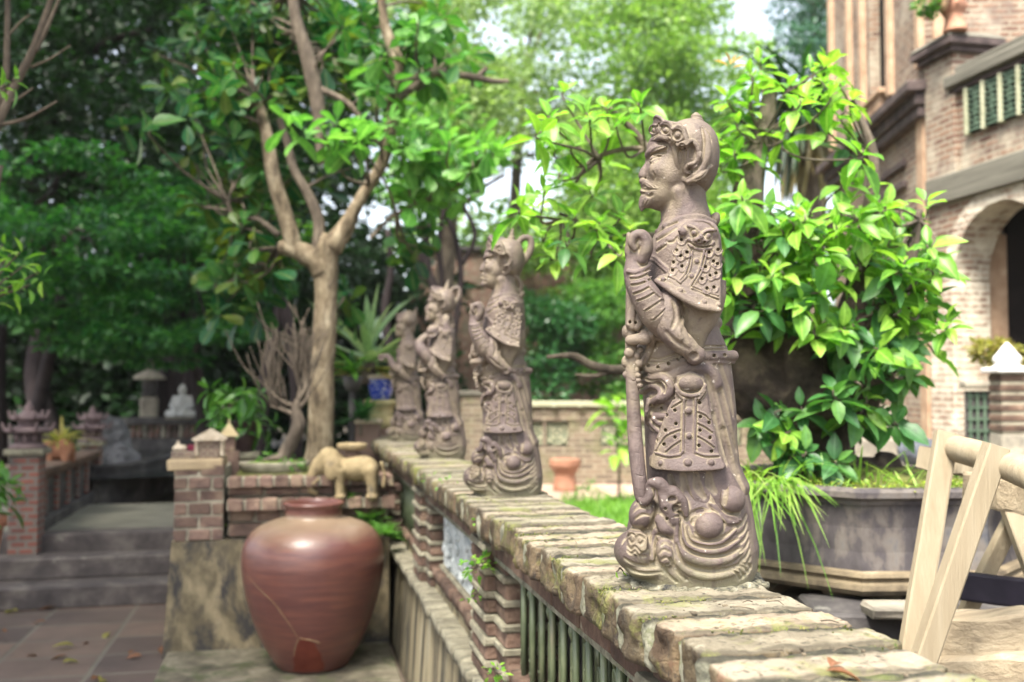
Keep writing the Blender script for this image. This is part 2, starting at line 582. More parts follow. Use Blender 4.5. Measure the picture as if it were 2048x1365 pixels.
    def front(s, px, py, w1=190, w0=-70, step=0.7):
        """height w of the first surface met at a picture point"""
        px = np.atleast_1d(np.asarray(px, float)); py = np.atleast_1d(np.asarray(py, float))
        ws = np.arange(w1, w0, -step)
        P = S(px[:, None], py[:, None], ws[None])
        I = np.clip(((P - s.lo) / s.h).round().astype(int), 0, s.n - 1)
        d = s.D[I[..., 0], I[..., 1], I[..., 2]]
        hit = d < 0
        first = hit.argmax(1); none = ~hit.any(1)
        w = ws[first]
        prev = np.clip(first - 1, 0, None); ii = np.arange(len(px))
        d1, d0 = d[ii, first], d[ii, prev]
        w = w + step * np.clip(-d1 / (d0 - d1 + 1e-9), 0, 1) * (d0 < 0.5)
        w[none] = np.nan
        if none.any() and not none.all():
            w[none] = np.interp(np.flatnonzero(none), np.flatnonzero(~none), w[~none])
        return np.where(np.isnan(w), 0, w)
    def line(s, pts, rad, k=2.0, lift=0.0, neg=False, n=6, sm=3, curve=True):
        """ridge (or groove) drawn in the picture and laid on the surface"""
        q = spline(pts, n) if curve else np.vstack([spline(pts[i:i + 2], 8)[:-1] for i in range(len(pts) - 1)] + [[pts[-1]]])
        w = s.front(q[:, 0], q[:, 1])
        if len(w) > 2 * sm:
            w = np.convolve(np.pad(w, sm, mode='edge'), np.ones(2 * sm + 1) / (2 * sm + 1), 'valid')
        s.chain(S(q[:, 0], q[:, 1], w + lift), rad, k, neg)
    def groove(s, pts, rad=1.6, k=1.2, lift=0.0, **kw): s.line(pts, np.atleast_1d(rad) * 1.3, k, lift * .5, True, **kw)
    def stud(s, px, py, r, k=1.5, lift=0.0, rv=None):
        w = s.front(px, py)[0]
        s.ell(S(px, py, w + lift), (r, rv or r, r * .8), k)
    def hole(s, px, py, r=3.0, depth=7):
        r = r * 1.12
        w = s.front(px, py)[0]
        s.chain(S([px, px], [py, py], [w + 4, w - depth]), r, 1.0, True)
    def mesh(s):
        D = s.D; h = s.h
        D[0] = D[-1] = 1; D[:, 0] = D[:, -1] = 1; D[:, :, 0] = D[:, :, -1] = 1
        B = D < 0
        c8 = [B[i:B.shape[0] - 1 + i, j:B.shape[1] - 1 + j, k:B.shape[2] - 1 + k] for i in (0, 1) for j in (0, 1) for k in (0, 1)]
        cnt = sum(c.astype(np.uint8) for c in c8)
        act = (cnt > 0) & (cnt < 8)
        I = np.argwhere(act)
        idx = np.full(act.shape, -1, np.int32); idx[act] = np.arange(len(I))
        cor = np.array([(i, j, k) for i in (0, 1) for j in (0, 1) for k in (0, 1)])
        val = np.stack([D[I[:, 0] + c[0], I[:, 1] + c[1], I[:, 2] + c[2]] for c in cor], 1)
        acc = np.zeros((len(I), 3)); num = np.zeros(len(I))
        for a in range(8):
            for b in range(a + 1, 8):
                if abs(cor[a] - cor[b]).sum() != 1: continue
                va, vb = val[:, a], val[:, b]
                m = (va < 0) != (vb < 0)
                t = np.where(m, va / np.where(m, va - vb, 1), 0)
                acc += np.where(m[:, None], cor[a] + t[:, None] * (cor[b] - cor[a]), 0); num += m
        V = s.lo + h * (I + acc / num[:, None])
        F = []
        for ax in range(3):
            A0 = [slice(None)] * 3; A1 = [slice(None)] * 3
            A0[ax] = slice(0, -1); A1[ax] = slice(1, None)
            b0, b1 = B[tuple(A0)], B[tuple(A1)]
            E = np.argwhere(b0 != b1)
            sg = b0[E[:, 0], E[:, 1], E[:, 2]]
            u, v = (ax + 1) % 3, (ax + 2) % 3
            def cell(du, dv):
                J = E.copy(); J[:, u] += du; J[:, v] += dv
                ok = ((J >= 0) & (J < np.array(idx.shape))).all(1)
                J = np.clip(J, 0, np.array(idx.shape) - 1)
                return np.where(ok, idx[J[:, 0], J[:, 1], J[:, 2]], -1)
            Q = np.stack([cell(-1, -1), cell(0, -1), cell(0, 0), cell(-1, 0)], 1)
            Q = np.where(sg[:, None], Q, Q[:, ::-1])
            F.append(Q[(Q >= 0).all(1)])
        return V, np.vstack(F)

def carved(f, d=9.0):
    """mesh of a field with a per-vertex value: how far the surface lies in a hollow (0..1)"""
    V, F = f.mesh()
    G = [np.gradient(f.D, axis=i) for i in range(3)]
    def smp(A, P):
        q = np.clip((P - f.lo) / f.h, 0, f.n - 1.001); I = q.astype(int); t = q - I; r = 0
        for a in (0, 1):
            for b in (0, 1):
                for c_ in (0, 1):
                    w = (t[:, 0] if a else 1 - t[:, 0]) * (t[:, 1] if b else 1 - t[:, 1]) * (t[:, 2] if c_ else 1 - t[:, 2])
                    r = r + w * A[I[:, 0] + a, I[:, 1] + b, I[:, 2] + c_]
        return r
    N = unit(np.stack([np.clip(smp(g, V), -.01, .01) for g in G], 1))
    c = 0
    for k in (.45, 1.0):
        q = d * k * UQ
        c = c + np.clip(1 - np.clip(smp(f.D, V + N * q), -q, q) / q, 0, 1.2) * .5
    return V, F, c

def poly_sdf(poly, X, Y):
    X, Y = np.broadcast_arrays(X, Y)
    d = np.full(X.shape, 1e18); sgn = np.zeros(X.shape, bool)
    n = len(poly)
    for i in range(n):
        ax, ay = poly[i]; bx, by = poly[(i + 1) % n]
        ex, ey = bx - ax, by - ay
        t = np.clip(((X - ax) * ex + (Y - ay) * ey) / (ex * ex + ey * ey + 1e-12), 0, 1)
        d = np.minimum(d, (X - ax - t * ex) ** 2 + (Y - ay - t * ey) ** 2)
        c = ((ay > Y) != (by > Y)) & (X < ex * (Y - ay) / (by - ay if by != ay else 1e-9) + ax)
        sgn ^= c
    return np.where(sgn, -np.sqrt(d), np.sqrt(d))
# ------------------------------------------------------------------ ground
def sheet(name, poly, z, mat, kind='structure', label=None, cat=None):
    V = [(p[0], p[1], z) for p in poly]
    a = sum(V[i][0] * V[(i + 1) % len(V)][1] - V[(i + 1) % len(V)][0] * V[i][1] for i in range(len(V)))
    o = mesh_obj(name, V, [tuple(range(len(V))) if a > 0 else tuple(range(len(V)))[::-1]], mat, None, False)
    o['kind'] = kind
    return o

M_earth = surf('packed earth', [(0.3, (0.05, 0.042, 0.03)), (0.7, (0.12, 0.1, 0.075))], 1.5, .95, .4, .02, 30)
M_soil = surf('mossy soil', [(0.3, (0.05, 0.04, 0.02)), (0.5, (0.11, 0.12, 0.03)), (0.7, (0.2, 0.22, 0.06))], 14, .95, .8, .02, 60)
M_moss = surf('moss', [(0.3, (0.06, 0.1, 0.015)), (0.7, (0.2, 0.28, 0.05))], 30, .95, .8, .02, 90)
def paving_mat():
    m, t, p = new_mat('red brown stone paving')
    tc = t.nodes.new('ShaderNodeTexCoord')
    b = t.nodes.new('ShaderNodeTexBrick'); t.links.new(tc.outputs['Object'], b.inputs['Vector'])
    b.inputs['Scale'].default_value = 1; b.inputs['Brick Width'].default_value = .52; b.inputs['Row Height'].default_value = .40
    b.inputs['Mortar Size'].default_value = .016; b.inputs['Mortar Smooth'].default_value = .4; b.offset = 0.0
    b.inputs['Color1'].default_value = (0.08, 0.06, 0.055, 1); b.inputs['Color2'].default_value = (0.175, 0.125, 0.1, 1); b.inputs['Mortar'].default_value = (0.15, 0.135, 0.11, 1)
    n = noise(t, tc.outputs['Object'], 4, 8, .65, .4)
    c = mix(t, .6, b.outputs['Color'], mix(t, n.outputs['Fac'], (.2, .2, .22), (1.8, 1.7, 1.5)), 'MULTIPLY')
    t.links.new(c, p.inputs['Base Color']); p.inputs['Roughness'].default_value = .62
    h = mth(t, 'ADD', mth(t, 'MULTIPLY', b.outputs['Fac'], -.6), n.outputs['Fac'])
    bump(t, p, h, .5, .012)
    return m
M_pave = paving_mat()
M_conc = surf('weathered concrete', [(0.25, (0.1, 0.09, 0.075)), (0.5, (0.25, 0.225, 0.18)), (0.75, (0.4, 0.37, 0.29))], 5, .9, .5, .01, 50, ((0.05, 0.05, 0.045), .55, .72))
M_dconc = surf('dark shade toned concrete', [(0.25, (0.02, 0.019, 0.02)), (0.5, (0.055, 0.05, 0.05)), (0.8, (0.16, 0.15, 0.135))], 4, .8, .5, .01, 40, ((0.3, 0.29, 0.25), .60, .78), stain_scale=5)  # albedo lowered so the left side's shade sits in the colour
M_path = surf('pink brick dust path', [(0.3, (0.27, 0.18, 0.135)), (0.7, (0.4, 0.31, 0.24))], 2.5, .95, .3)
sheet('ground', [(-300, -300), (300, -300), (300, 300), (-300, 300)], 0.0, M_earth)
sheet('paving', [(-6, -1), (.56, -1), (.56, 5.86), (-.4, 7.4), (-6, 7.4)], .004, M_pave)
sheet('path', [tuple(on(x, y)[:2]) for x, y in ((1040, 962), (1600, 962), (1700, 1110), (1040, 1110))], .004, M_path)
o = MB(); o.box((-.06, 5.45, .02), (1.22, .95, .05), 0, .012, jit=.006); s_ = o.build('concrete_strip', surf('mossy pale slab', [(.3, (.04, .036, .027)), (.5, (.13, .115, .08)), (.7, (.26, .235, .17))], 7, .9, .6, .01, 50, ((.06, .075, .03), .52, .64), stain_scale=5)); s_['kind'] = 'structure'

# ------------------------------------------------------------------ garden wall with brick coping
def coping_mat():
    m, t, p = new_mat('weathered brick coping')
    tc = t.nodes.new('ShaderNodeTexCoord'); v = tc.outputs['Object']; g = t.nodes.new('ShaderNodeNewGeometry')
    sp = t.nodes.new('ShaderNodeSeparateXYZ'); t.links.new(g.outputs['Normal'], sp.inputs[0])
    n1 = noise(t, v, 9, 7, .65, .5); n2 = noise(t, v, 60, 7, .7); n3 = noise(t, v, 3.2, 5, .6, .4); n4 = noise(t, v, 24, 6, .7, .3)
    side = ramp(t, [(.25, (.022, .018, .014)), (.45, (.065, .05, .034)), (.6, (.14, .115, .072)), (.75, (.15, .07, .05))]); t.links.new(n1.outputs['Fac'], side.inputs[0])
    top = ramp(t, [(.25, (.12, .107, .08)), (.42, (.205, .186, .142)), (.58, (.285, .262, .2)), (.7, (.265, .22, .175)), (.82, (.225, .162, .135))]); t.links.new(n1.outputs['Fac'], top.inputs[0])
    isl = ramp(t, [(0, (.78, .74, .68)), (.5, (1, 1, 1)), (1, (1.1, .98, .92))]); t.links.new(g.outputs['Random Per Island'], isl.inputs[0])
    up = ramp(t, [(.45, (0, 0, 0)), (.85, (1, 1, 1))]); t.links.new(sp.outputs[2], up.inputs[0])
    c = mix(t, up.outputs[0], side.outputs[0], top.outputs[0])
    c = mix(t, 1, c, isl.outputs[0], 'MULTIPLY')
    lich = ramp(t, [(.56, (0, 0, 0)), (.68, (1, 1, 1))]); t.links.new(n4.outputs['Fac'], lich.inputs[0])
    c = mix(t, mth(t, 'MULTIPLY', mth(t, 'MULTIPLY', lich.outputs[0], mth(t, 'ADD', mth(t, 'MULTIPLY', up.outputs[0], .6), .4)), .5), c, (.4, .375, .28))
    dirt = ramp(t, [(.34, (1, 1, 1)), (.46, (0, 0, 0))]); t.links.new(n2.outputs['Fac'], dirt.inputs[0])
    c = mix(t, mth(t, 'MULTIPLY', dirt.outputs[0], .85), c, (.035, .03, .026))
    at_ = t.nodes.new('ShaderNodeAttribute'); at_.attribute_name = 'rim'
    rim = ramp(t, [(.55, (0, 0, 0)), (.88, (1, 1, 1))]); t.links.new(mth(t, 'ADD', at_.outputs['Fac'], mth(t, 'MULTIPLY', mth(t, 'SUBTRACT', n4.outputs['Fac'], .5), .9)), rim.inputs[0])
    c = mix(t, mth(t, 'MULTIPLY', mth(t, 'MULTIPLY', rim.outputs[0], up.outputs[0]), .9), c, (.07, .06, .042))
    blk = ramp(t, [(.57, (0, 0, 0)), (.66, (1, 1, 1))]); t.links.new(noise(t, v, 13, 8, .75, .8).outputs['Fac'], blk.inputs[0])
    c = mix(t, mth(t, 'MULTIPLY', blk.outputs[0], .7), c, (.05, .045, .036))
    ms = ramp(t, [(.52, (0, 0, 0)), (.62, (1, 1, 1))]); t.links.new(noise(t, v, 6.5, 7, .75, .6).outputs['Fac'], ms.inputs[0])
    c = mix(t, mth(t, 'MULTIPLY', ms.outputs[0], .55), c, (.17, .19, .045))
    t.links.new(c, p.inputs['Base Color']); p.inputs['Roughness'].default_value = .88; p.inputs['Specular IOR Level'].default_value = .25
    vo = t.nodes.new('ShaderNodeTexVoronoi'); vo.feature = 'DISTANCE_TO_EDGE'; vo.inputs['Scale'].default_value = 16; t.links.new(v, vo.inputs['Vector'])
    ck = ramp(t, [(.0, (0, 0, 0)), (.05, (1, 1, 1))]); t.links.new(vo.outputs['Distance'], ck.inputs[0])
    bump(t, p, mth(t, 'ADD', mth(t, 'ADD', n2.outputs['Fac'], mth(t, 'MULTIPLY', n4.outputs['Fac'], .8)), mth(t, 'MULTIPLY', ck.outputs[0], .15)), .9, .008)
    return m
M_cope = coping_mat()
def mortar_mat():
    m, t, p = new_mat('mossy mortar')
    tc = t.nodes.new('ShaderNodeTexCoord'); v = tc.outputs['Object']; g = t.nodes.new('ShaderNodeNewGeometry')
    sp = t.nodes.new('ShaderNodeSeparateXYZ'); t.links.new(g.outputs['Normal'], sp.inputs[0])
    n1 = noise(t, v, 24, 7, .7, .3); n2 = noise(t, v, 90, 6, .7)
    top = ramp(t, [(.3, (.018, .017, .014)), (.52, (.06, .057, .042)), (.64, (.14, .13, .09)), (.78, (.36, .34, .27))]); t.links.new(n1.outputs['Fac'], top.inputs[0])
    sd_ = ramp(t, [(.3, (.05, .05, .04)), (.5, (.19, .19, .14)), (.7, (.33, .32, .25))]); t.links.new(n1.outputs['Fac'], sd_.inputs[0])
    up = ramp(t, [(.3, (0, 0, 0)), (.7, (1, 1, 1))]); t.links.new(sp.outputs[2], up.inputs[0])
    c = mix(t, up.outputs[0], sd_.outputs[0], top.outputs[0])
    ms = ramp(t, [(.55, (0, 0, 0)), (.64, (1, 1, 1))]); t.links.new(noise(t, v, 8, 7, .75, .5).outputs['Fac'], ms.inputs[0])
    c = mix(t, mth(t, 'MULTIPLY', ms.outputs[0], .6), c, (.1, .125, .03))
    t.links.new(c, p.inputs['Base Color']); p.inputs['Roughness'].default_value = .93; p.inputs['Specular IOR Level'].default_value = .2
    bump(t, p, n2.outputs['Fac'], .9, .008)
    return m
M_mort = mortar_mat()
M_plast = surf('streaked plaster', [(.3, (.04, .036, .028)), (.45, (.16, .135, .085)), (.58, (.3, .255, .155)), (.75, (.42, .39, .29))], 13, .9, .5, .012, 40, ((.035, .034, .028), .5, .62), (1, 1, .1), stain_scale=10)
M_pbase = surf('stained ochre plaster', [(.3, (.035, .03, .026)), (.46, (.14, .115, .07)), (.58, (.27, .22, .135)), (.75, (.38, .34, .25))], 5.5, .9, .6, .012, 40, ((.045, .042, .04), .49, .6), (1, 1, .6), stain_scale=4.5)
M_rbrick = surf('dark red brick', [(.25, (.032, .023, .019)), (.5, (.105, .066, .048)), (.75, (.22, .155, .11))], 9, .88, .8, .01, 60, ((.3, .28, .2), .6, .72), island=.35, stain_scale=12)
M_band = surf('pale tile band', [(.3, (.1, .09, .065)), (.6, (.23, .215, .155)), (.8, (.33, .305, .235))], 14, .9, .6, .006, 80, ((.06, .06, .045), .55, .7), island=.15, stain_scale=12)
M_glaze = surf('old green glaze', [(.25, (.035, .045, .03)), (.5, (.09, .115, .06)), (.75, (.22, .24, .14))], 16, .38, .3, .004, 60, ((.2, .16, .09), .55, .7), spec=.5, stretch=(1, 1, .4))
M_relief = surf('white lichened panel', [(.3, (.3, .33, .33)), (.55, (.55, .59, .58)), (.8, (.7, .72, .68))], 11, .9, .8, .02, 26, ((.22, .24, .22), .58, .7))

def rbrick(mb, c, size, r, n, amp, seed, rag=0.0):
    """rounded brick with a worn surface, (nx,ny,nz) grid"""
    h = np.asarray(size) / 2
    g = [np.linspace(-h[i], h[i], n[i] + 1) for i in range(3)]
    V, F, key = [], [], {}
    def vid(p):
        k = tuple(np.round(p, 6))
        if k not in key: key[k] = len(V); V.append(p)
        return key[k]
    for a in range(3):
        u, v = (a + 1) % 3, (a + 2) % 3
        for sg in (-1, 1):
            for i in range(n[u]):
                for j in range(n[v]):
                    q = []
                    for (di, dj) in ((0, 0), (1, 0), (1, 1), (0, 1)):
                        p = [0, 0, 0]; p[a] = sg * h[a]; p[u] = g[u][i + di]; p[v] = g[v][j + dj]
                        q.append(vid(p))
                    F.append(q if sg > 0 else q[::-1])
    V = np.array(V, float); g0 = V.copy()
    core = np.clip(V, -(h - r), h - r)
    d = V - core; N = unit(d)
    V = core + N * np.minimum(np.linalg.norm(d, axis=1, keepdims=True), r)
    W = V + np.asarray(c)
    nz = vnoise(W, 22, seed) * .55 + vnoise(W, 55, seed + 1) * .45 + vnoise(W, 130, seed + 2) * .35
    V = V + N * (amp * nz)[:, None]
    if rag:
        e = np.clip((-V[:, 0] - h[0] + .045) / .045, 0, 1)
        V[:, 0] += e * (rag * (vnoise(W * [0, 1, 1], 38, seed + 5) + .4 * vnoise(W, 90, seed + 6) + .3))
    mb.add(V + np.asarray(c), F)
    if hasattr(mb, 'edge'): mb.edge.append(np.abs(g0[:, 1]) / h[1])

WX0, WX1 = .552, .872
def build_wall():
    w = thing('garden_wall', 'long low brick wall with slanting brick coping that carries the clay statues', 'wall', (0, 0, 0))
    cop, mor = MB(), MB(); cop.edge = []
    y = .42; i = 0
    r = np.random.default_rng(11)
    while y < 7.7:
        near = y < 3.0
        pitch = .118 + r.normal(0, .004)
        n = (34, 9, 8) if y < 2.6 else ((16, 5, 4) if y < 4 else (6, 2, 2))
        ln = WX1 - WX0 + r.normal(0, .008)
        cx = (WX0 + WX1) / 2 + r.normal(0, .006)
        rbrick(cop, (cx, y, WALL_Z - .041 + r.normal(0, .002)), (ln, pitch - .022, .084), .008, n, (.0055 if near else .003), i * 7, .010 if near else .008)
        rbrick(mor, (cx + r.normal(0, .004), y + pitch / 2, WALL_Z - .042 + r.normal(0, .002)), (ln - .012, .036, .080), .013, (n[0], 4 if near else 2, n[2]), .0075 if near else .005, i * 7 + 3)
        y += pitch; i += 1
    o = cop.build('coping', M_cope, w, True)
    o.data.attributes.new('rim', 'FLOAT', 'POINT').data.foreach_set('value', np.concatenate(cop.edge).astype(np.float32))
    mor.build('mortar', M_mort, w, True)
    # brick course under the coping
    bm = MB(); y = .3
    while y < 7.7:
        bm.box((.715, y + .11, 1.012), (.235 + r.normal(0, .004), .21, .060), 0, .006, jit=.001); y += .222
    bm.build('under_course', M_rbrick, w)
    b = MB(); b.box((.715, 4.0, 1.0), (.215, 7.5, .07)); b.build('lintel', M_mort, w)
    b = MB()
    b.prism([(.572, .0), (.600, .55), (.85, .55), (.86, 0)], 1, .2, 7.75)
    b.build('plaster_foot', M_plast, w)
    lg, sl = MB(), MB(); y = .3
    while y < 7.7:
        rbrick(lg, (.70, y + .08, .565), (.30 + r.normal(0, .008), .15, .045), .008, (8, 4, 2), .006, int(y * 90))
        rbrick(sl, (.735, y + .08, .662), (.235 + r.normal(0, .006), .148, .05), .008, (8, 4, 2), .005, int(y * 90) + 5); y += .16
    lg.build('ledge', M_band, w, True)
    sl.build('sill', M_rbrick, w, True)
    q = MB(); q.box((.735, 4.0, .61), (.20, 7.5, .06)); q.build('ledge_mortar', M_plast, w)
    ys = [1.83, 3.48, 5.13, 6.8]
    for k, yy in enumerate(ys):
        for (a, e, xf) in ((-.44, -.18, .582), (-.585, -.425, .612), (-.195, -.035, .612)):
            m1, m2 = MB(), MB()
            z = .59
            while z < .97:
                hb = .046
                m1.box(((xf + .85) / 2, yy + (a + e) / 2, z + hb / 2), (.85 - xf + r.normal(0, .003), e - a - .008, hb), 0, .007, jit=.0026)
                m2.box(((xf + .85) / 2 - .002, yy + (a + e) / 2, z + hb + .0125), (.85 - xf + .012, e - a + .003, .022), 0, .005, jit=.0013)
                z += .0705
            p = m1.build('pillar', M_rbrick, w); m2.build('tile_band', M_band, p)
        # panels
        y0, y1 = yy - .03, (ys[k + 1] - .59 if k < 3 else 7.75)
        if k == 1:
            f = MB(); f.box((.70, (y0 + y1) / 2, .825), (.06, y1 - y0, .30), 0, .01); pn = f.build('relief_panel', M_relief, w)
            q = MB()
            for j in range(46):
                yy2, zz = r.uniform(y0 + .08, y1 - .08), r.uniform(.72, .93)
                a = r.uniform(0, 6.28); L = r.uniform(.03, .08)
                pts = spline([(.668, yy2, zz), (.662, yy2 + L * cos(a), zz + L * sin(a) * .6), (.668, yy2 + L * cos(a + .9), zz + L * sin(a + .9) * .6)], 4)
                q.tube(pts, (.012, .004), 6)
            q.build('relief_carving', M_relief, pn, True)
            fr = MB()
            for zz in (.685, .965): fr.box((.675, (y0 + y1) / 2, zz), (.05, y1 - y0, .028), 0, .006)
            fr.build('panel_frame', M_band, pn)
        else:
            q = MB(); nb = max(1, int((y1 - y0) / .104)); st_ = (y1 - y0 - .02) / nb
            for j in range(nb):
                yc = y0 + .02 + j * st_
                q.tube([(.642, yc, .67), (.642, yc, .985)], .0085, 8)
                for m_, d in ((0, .024), (1, .060)):
                    zt = (.79, .875, .83, .90)[(2 * j + m_) % 4]; yl = yc + d
                    arch_ = [(.654, yl, .67), (.654, yl, zt)] + [(.654, yl + .0095 - .0095 * cos(t), zt + .016 * sin(t)) for t in np.linspace(.3, pi - .3, 6)] + [(.654, yl + .019, zt), (.654, yl + .019, .67)]
                    q.tube(arch_, .0048, 6)
                    q.tube([(.654, yl + .0095, zt + .02), (.648, yl + .003, zt + .045), (.656, yl + .016, zt + .065), (.654, yl + .0095, .985)], (.005, .0085, .008, .0045), 6)
                    for zz in (.70, .735): q.box((.654, yl + .0095, zz), (.012, .026, .008), 0, .003)
                    q.lathe([(.002, 0), (.0065, .006), (.002, .012)], (.654, yl + .0095, zt - .05), 6)
                q.tube([(.74, yc + .05, .67), (.74, yc + .05, .985)], .007, 6)
            q.build('lattice_panel', M_glaze, w, True)
            q = MB(); q.box((.80, (y0 + y1) / 2, .83), (.02, y1 - y0, .33)); q.build('dark_backing', M_dconc, w)  # dark sheet added behind the bars so the gaps read as shade
    return w
WALL = build_wall()

# crusty mortar bed under the first statue
def crust(loc, label):
    mb = MB()
    for k in range(90):
        a = 2 * pi * k / 90; rr = .119 + rng.normal(0, .006)
        p = np.array([cos(a) * rr, sin(a) * .098 + rng.normal(0, .004), .000])
        rbrick(mb, p, (rng.uniform(.02, .05), rng.uniform(.02, .04), rng.uniform(.008, .02)), .005, (5, 4, 3), .006, k)
    o = mb.build('mortar_bed', surf('crumbly lichened mortar', [(.38, (.03, .03, .032)), (.5, (.17, .16, .11)), (.66, (.42, .4, .31))], 34, .95, 1, .01, 160), None, True)
    o.location = loc
    return o

def coping_litter():
    r = np.random.default_rng(91)
    P, L = [], []
    for k in range(5200):
        i = int(r.integers(0, 34)); y = .42 + .118 * i + .059 + r.normal(0, .012)
        x = WX0 + (r.uniform() ** 1.6) * (WX1 - WX0)
        if vnoise(np.array([x, y, 0.]), 9, 3) + .5 * vnoise(np.array([x, y, 1.]), 30, 5) < .22: continue
        P.append((x, y, WALL_Z - .006 + r.uniform(0, .006))); L.append(r.uniform(.004, .009))
    P = np.array(P); n = len(P); D = r.normal(0, 1, (n, 3)); D[:, 2] = np.abs(D[:, 2]) * .8 + .2
    o = leaves('coping_moss', P, D, np.repeat([[0, 0, 1.]], n, 0) + r.normal(0, .3, (n, 3)), np.array(L), .004, leaf_mat('joint moss', [(.05, .07, .015), (.11, .13, .025), (.16, .15, .05)], .2, .8), None, 'small')
    tag(o, 'olive moss growing in the joints of the brick coping', 'moss', kind='stuff')
    mb = MB()
    for k in range(170):
        y = .5 + r.uniform() ** 1.4 * 3; x = r.uniform(WX0 + .01, WX1 - .01); s_ = r.uniform(.0015, .005)
        rbrick(mb, (x, y, WALL_Z + .001), (s_ * r.uniform(1, 2.4), s_ * r.uniform(1, 1.8), s_), s_ * .3, (2, 2, 2), s_ * .2, k)
    for k in range(26):
        y = .6 + r.uniform() * 2.2; x = r.uniform(WX0 + .03, WX1 - .05); a = r.uniform(0, 6.28); l = r.uniform(.012, .04)
        mb.tube(spline([(x, y, WALL_Z + .005), (x + l * .5 * cos(a), y + l * .5 * sin(a), WALL_Z + .008), (x + l * cos(a + .3), y + l * sin(a + .3), WALL_Z + .004)], 3), .0011, 4)
    o = mb.build('coping_litter', surf('grit and twigs', [(.3, (.03, .025, .02)), (.6, (.16, .13, .09)), (.8, (.35, .32, .26))], 60, .95), None)
    tag(o, 'grit and bits of twig lying on the brick coping', 'grit', kind='stuff')
# ------------------------------------------------------------------ things on the left: jar, planter, elephant, steps, pond
M_jar = None
def jar_mat():
    m, t, p = new_mat('brown glazed jar')
    tc = t.nodes.new('ShaderNodeTexCoord'); v = tc.outputs['Object']
    sp = t.nodes.new('ShaderNodeSeparateXYZ'); t.links.new(v, sp.inputs[0])
    mp = t.nodes.new('ShaderNodeMapping'); mp.inputs['Scale'].default_value = (1, 1, 9); t.links.new(v, mp.inputs['Vector'])
    n1 = noise(t, mp.outputs[0], 3.5, 6, .6, .5); n2 = noise(t, v, 3.0, 5, .6, .3); n3 = noise(t, mp.outputs[0], 14, 4, .6)
    r = ramp(t, [(.3, (.078, .027, .023)), (.5, (.118, .042, .031)), (.66, (.165, .06, .038)), (.8, (.145, .07, .057))]); t.links.new(n1.outputs['Fac'], r.inputs[0])
    c = mix(t, mth(t, 'MULTIPLY', n3.outputs['Fac'], .35), r.outputs[0], (.1, .055, .055))
    dz = ramp(t, [(0.66, (0, 0, 0)), (.76, (1, 1, 1))])
    t.links.new(mth(t, 'ADD', sp.outputs[2], mth(t, 'MULTIPLY', mth(t, 'SUBTRACT', n2.outputs['Fac'], .5), .22)), dz.inputs[0])
    nk = ramp(t, [(.775, (1, 1, 1)), (.80, (0, 0, 0))]); t.links.new(sp.outputs[2], nk.inputs[0])
    c = mix(t, mth(t, 'MULTIPLY', mth(t, 'MULTIPLY', dz.outputs[0], nk.outputs[0]), .85), c, (.25, .185, .12))
    t.links.new(c, p.inputs['Base Color'])
    p.inputs['Roughness'].default_value = .34; p.inputs['Specular IOR Level'].default_value = .6
    bump(t, p, n3.outputs['Fac'], .25, .006)
    return m
M_jar = jar_mat()
def build_jar():
    c = on(625, 1329, .046); k = 5.27 / FPX
    prof_px = [(66, 1342), (71, 1336), (84, 1315), (98, 1290), (113, 1254), (126, 1212), (135, 1172), (139.5, 1138), (140, 1118), (136, 1093), (125, 1072), (106, 1055), (80, 1044), (62, 1039), (56, 1036), (55, 1024), (56, 1016), (59, 1012), (60, 1008), (56, 1005), (51, 1007), (49, 1016), (49, 1030)]
    R = spline([(r * k, (1342 - y) * k * .955) for r, y in prof_px], 4)
    j = thing('water_jar', 'big round reddish brown glazed water jar with a patched crack', 'jar', c)
    b = MB(); b.lathe([tuple(x) for x in R], seg=72); b.build('jar_body', M_jar, j, True)
    def onjar(az, z, off=.003):
        r = np.interp(z, R[:60, 1], R[:60, 0])
        return (r + off) * np.array([cos(az), sin(az), 0]) + np.array([0, 0, z])
    ax = math.atan2(-c[1], -c[0])          # towards the camera
    # photo column -> azimuth
    def jp(px, py):
        z = (1342 - py) * k * .955; r = np.interp(z, R[:60, 1], R[:60, 0])
        s_ = np.clip((px - 626) * k / r, -.98, .98)
        return onjar(ax + math.asin(s_), z)
    pts = spline([jp(503, 1142), jp(530, 1166), jp(556, 1190), jp(574, 1216), jp(590, 1242), jp(600, 1262)], 5)
    b = MB(); b.tube(pts, (.0012, .0022, .0014), 6); b.tube(spline([jp(600, 1262), jp(594, 1280), jp(592, 1300)], 4), .003, 6); b.tube(spline([jp(602, 1260), jp(622, 1264), jp(640, 1272)], 4), .003, 6)
    b.build('repair_seam', surf('ochre mortar seam', [(.3, (.16, .09, .05)), (.7, (.28, .19, .11))], 40, .9), j, True)
    out = [(602, 1262), (612, 1258), (622, 1266), (630, 1272), (634, 1284), (641, 1296), (643, 1310), (648, 1322), (646, 1338), (590, 1338), (592, 1322), (590, 1306), (594, 1290), (598, 1276)]
    V, F = [], []
    for yy in range(1258, 1340, 3):
        xs = []
        for i in range(len(out)):
            (x0, y0), (x1, y1) = out[i], out[(i + 1) % len(out)]
            if (y0 <= yy) != (y1 <= yy): xs.append(x0 + (yy - y0) / (y1 - y0) * (x1 - x0))
        if len(xs) < 2: continue
        a, e = min(xs), max(xs); s0 = len(V)
        for q in np.linspace(a, e, 7): V.append(jp(q, yy))
        if s0: F += [(s0 - 7 + i, s0 + i, s0 + i + 1, s0 - 6 + i) for i in range(6)]
    mesh_obj('repair_patch', V, F, surf('dark red patch', [(.3, (.09, .018, .012)), (.7, (.17, .045, .028))], 9, .5, .2), j, True)
    return j
build_jar()

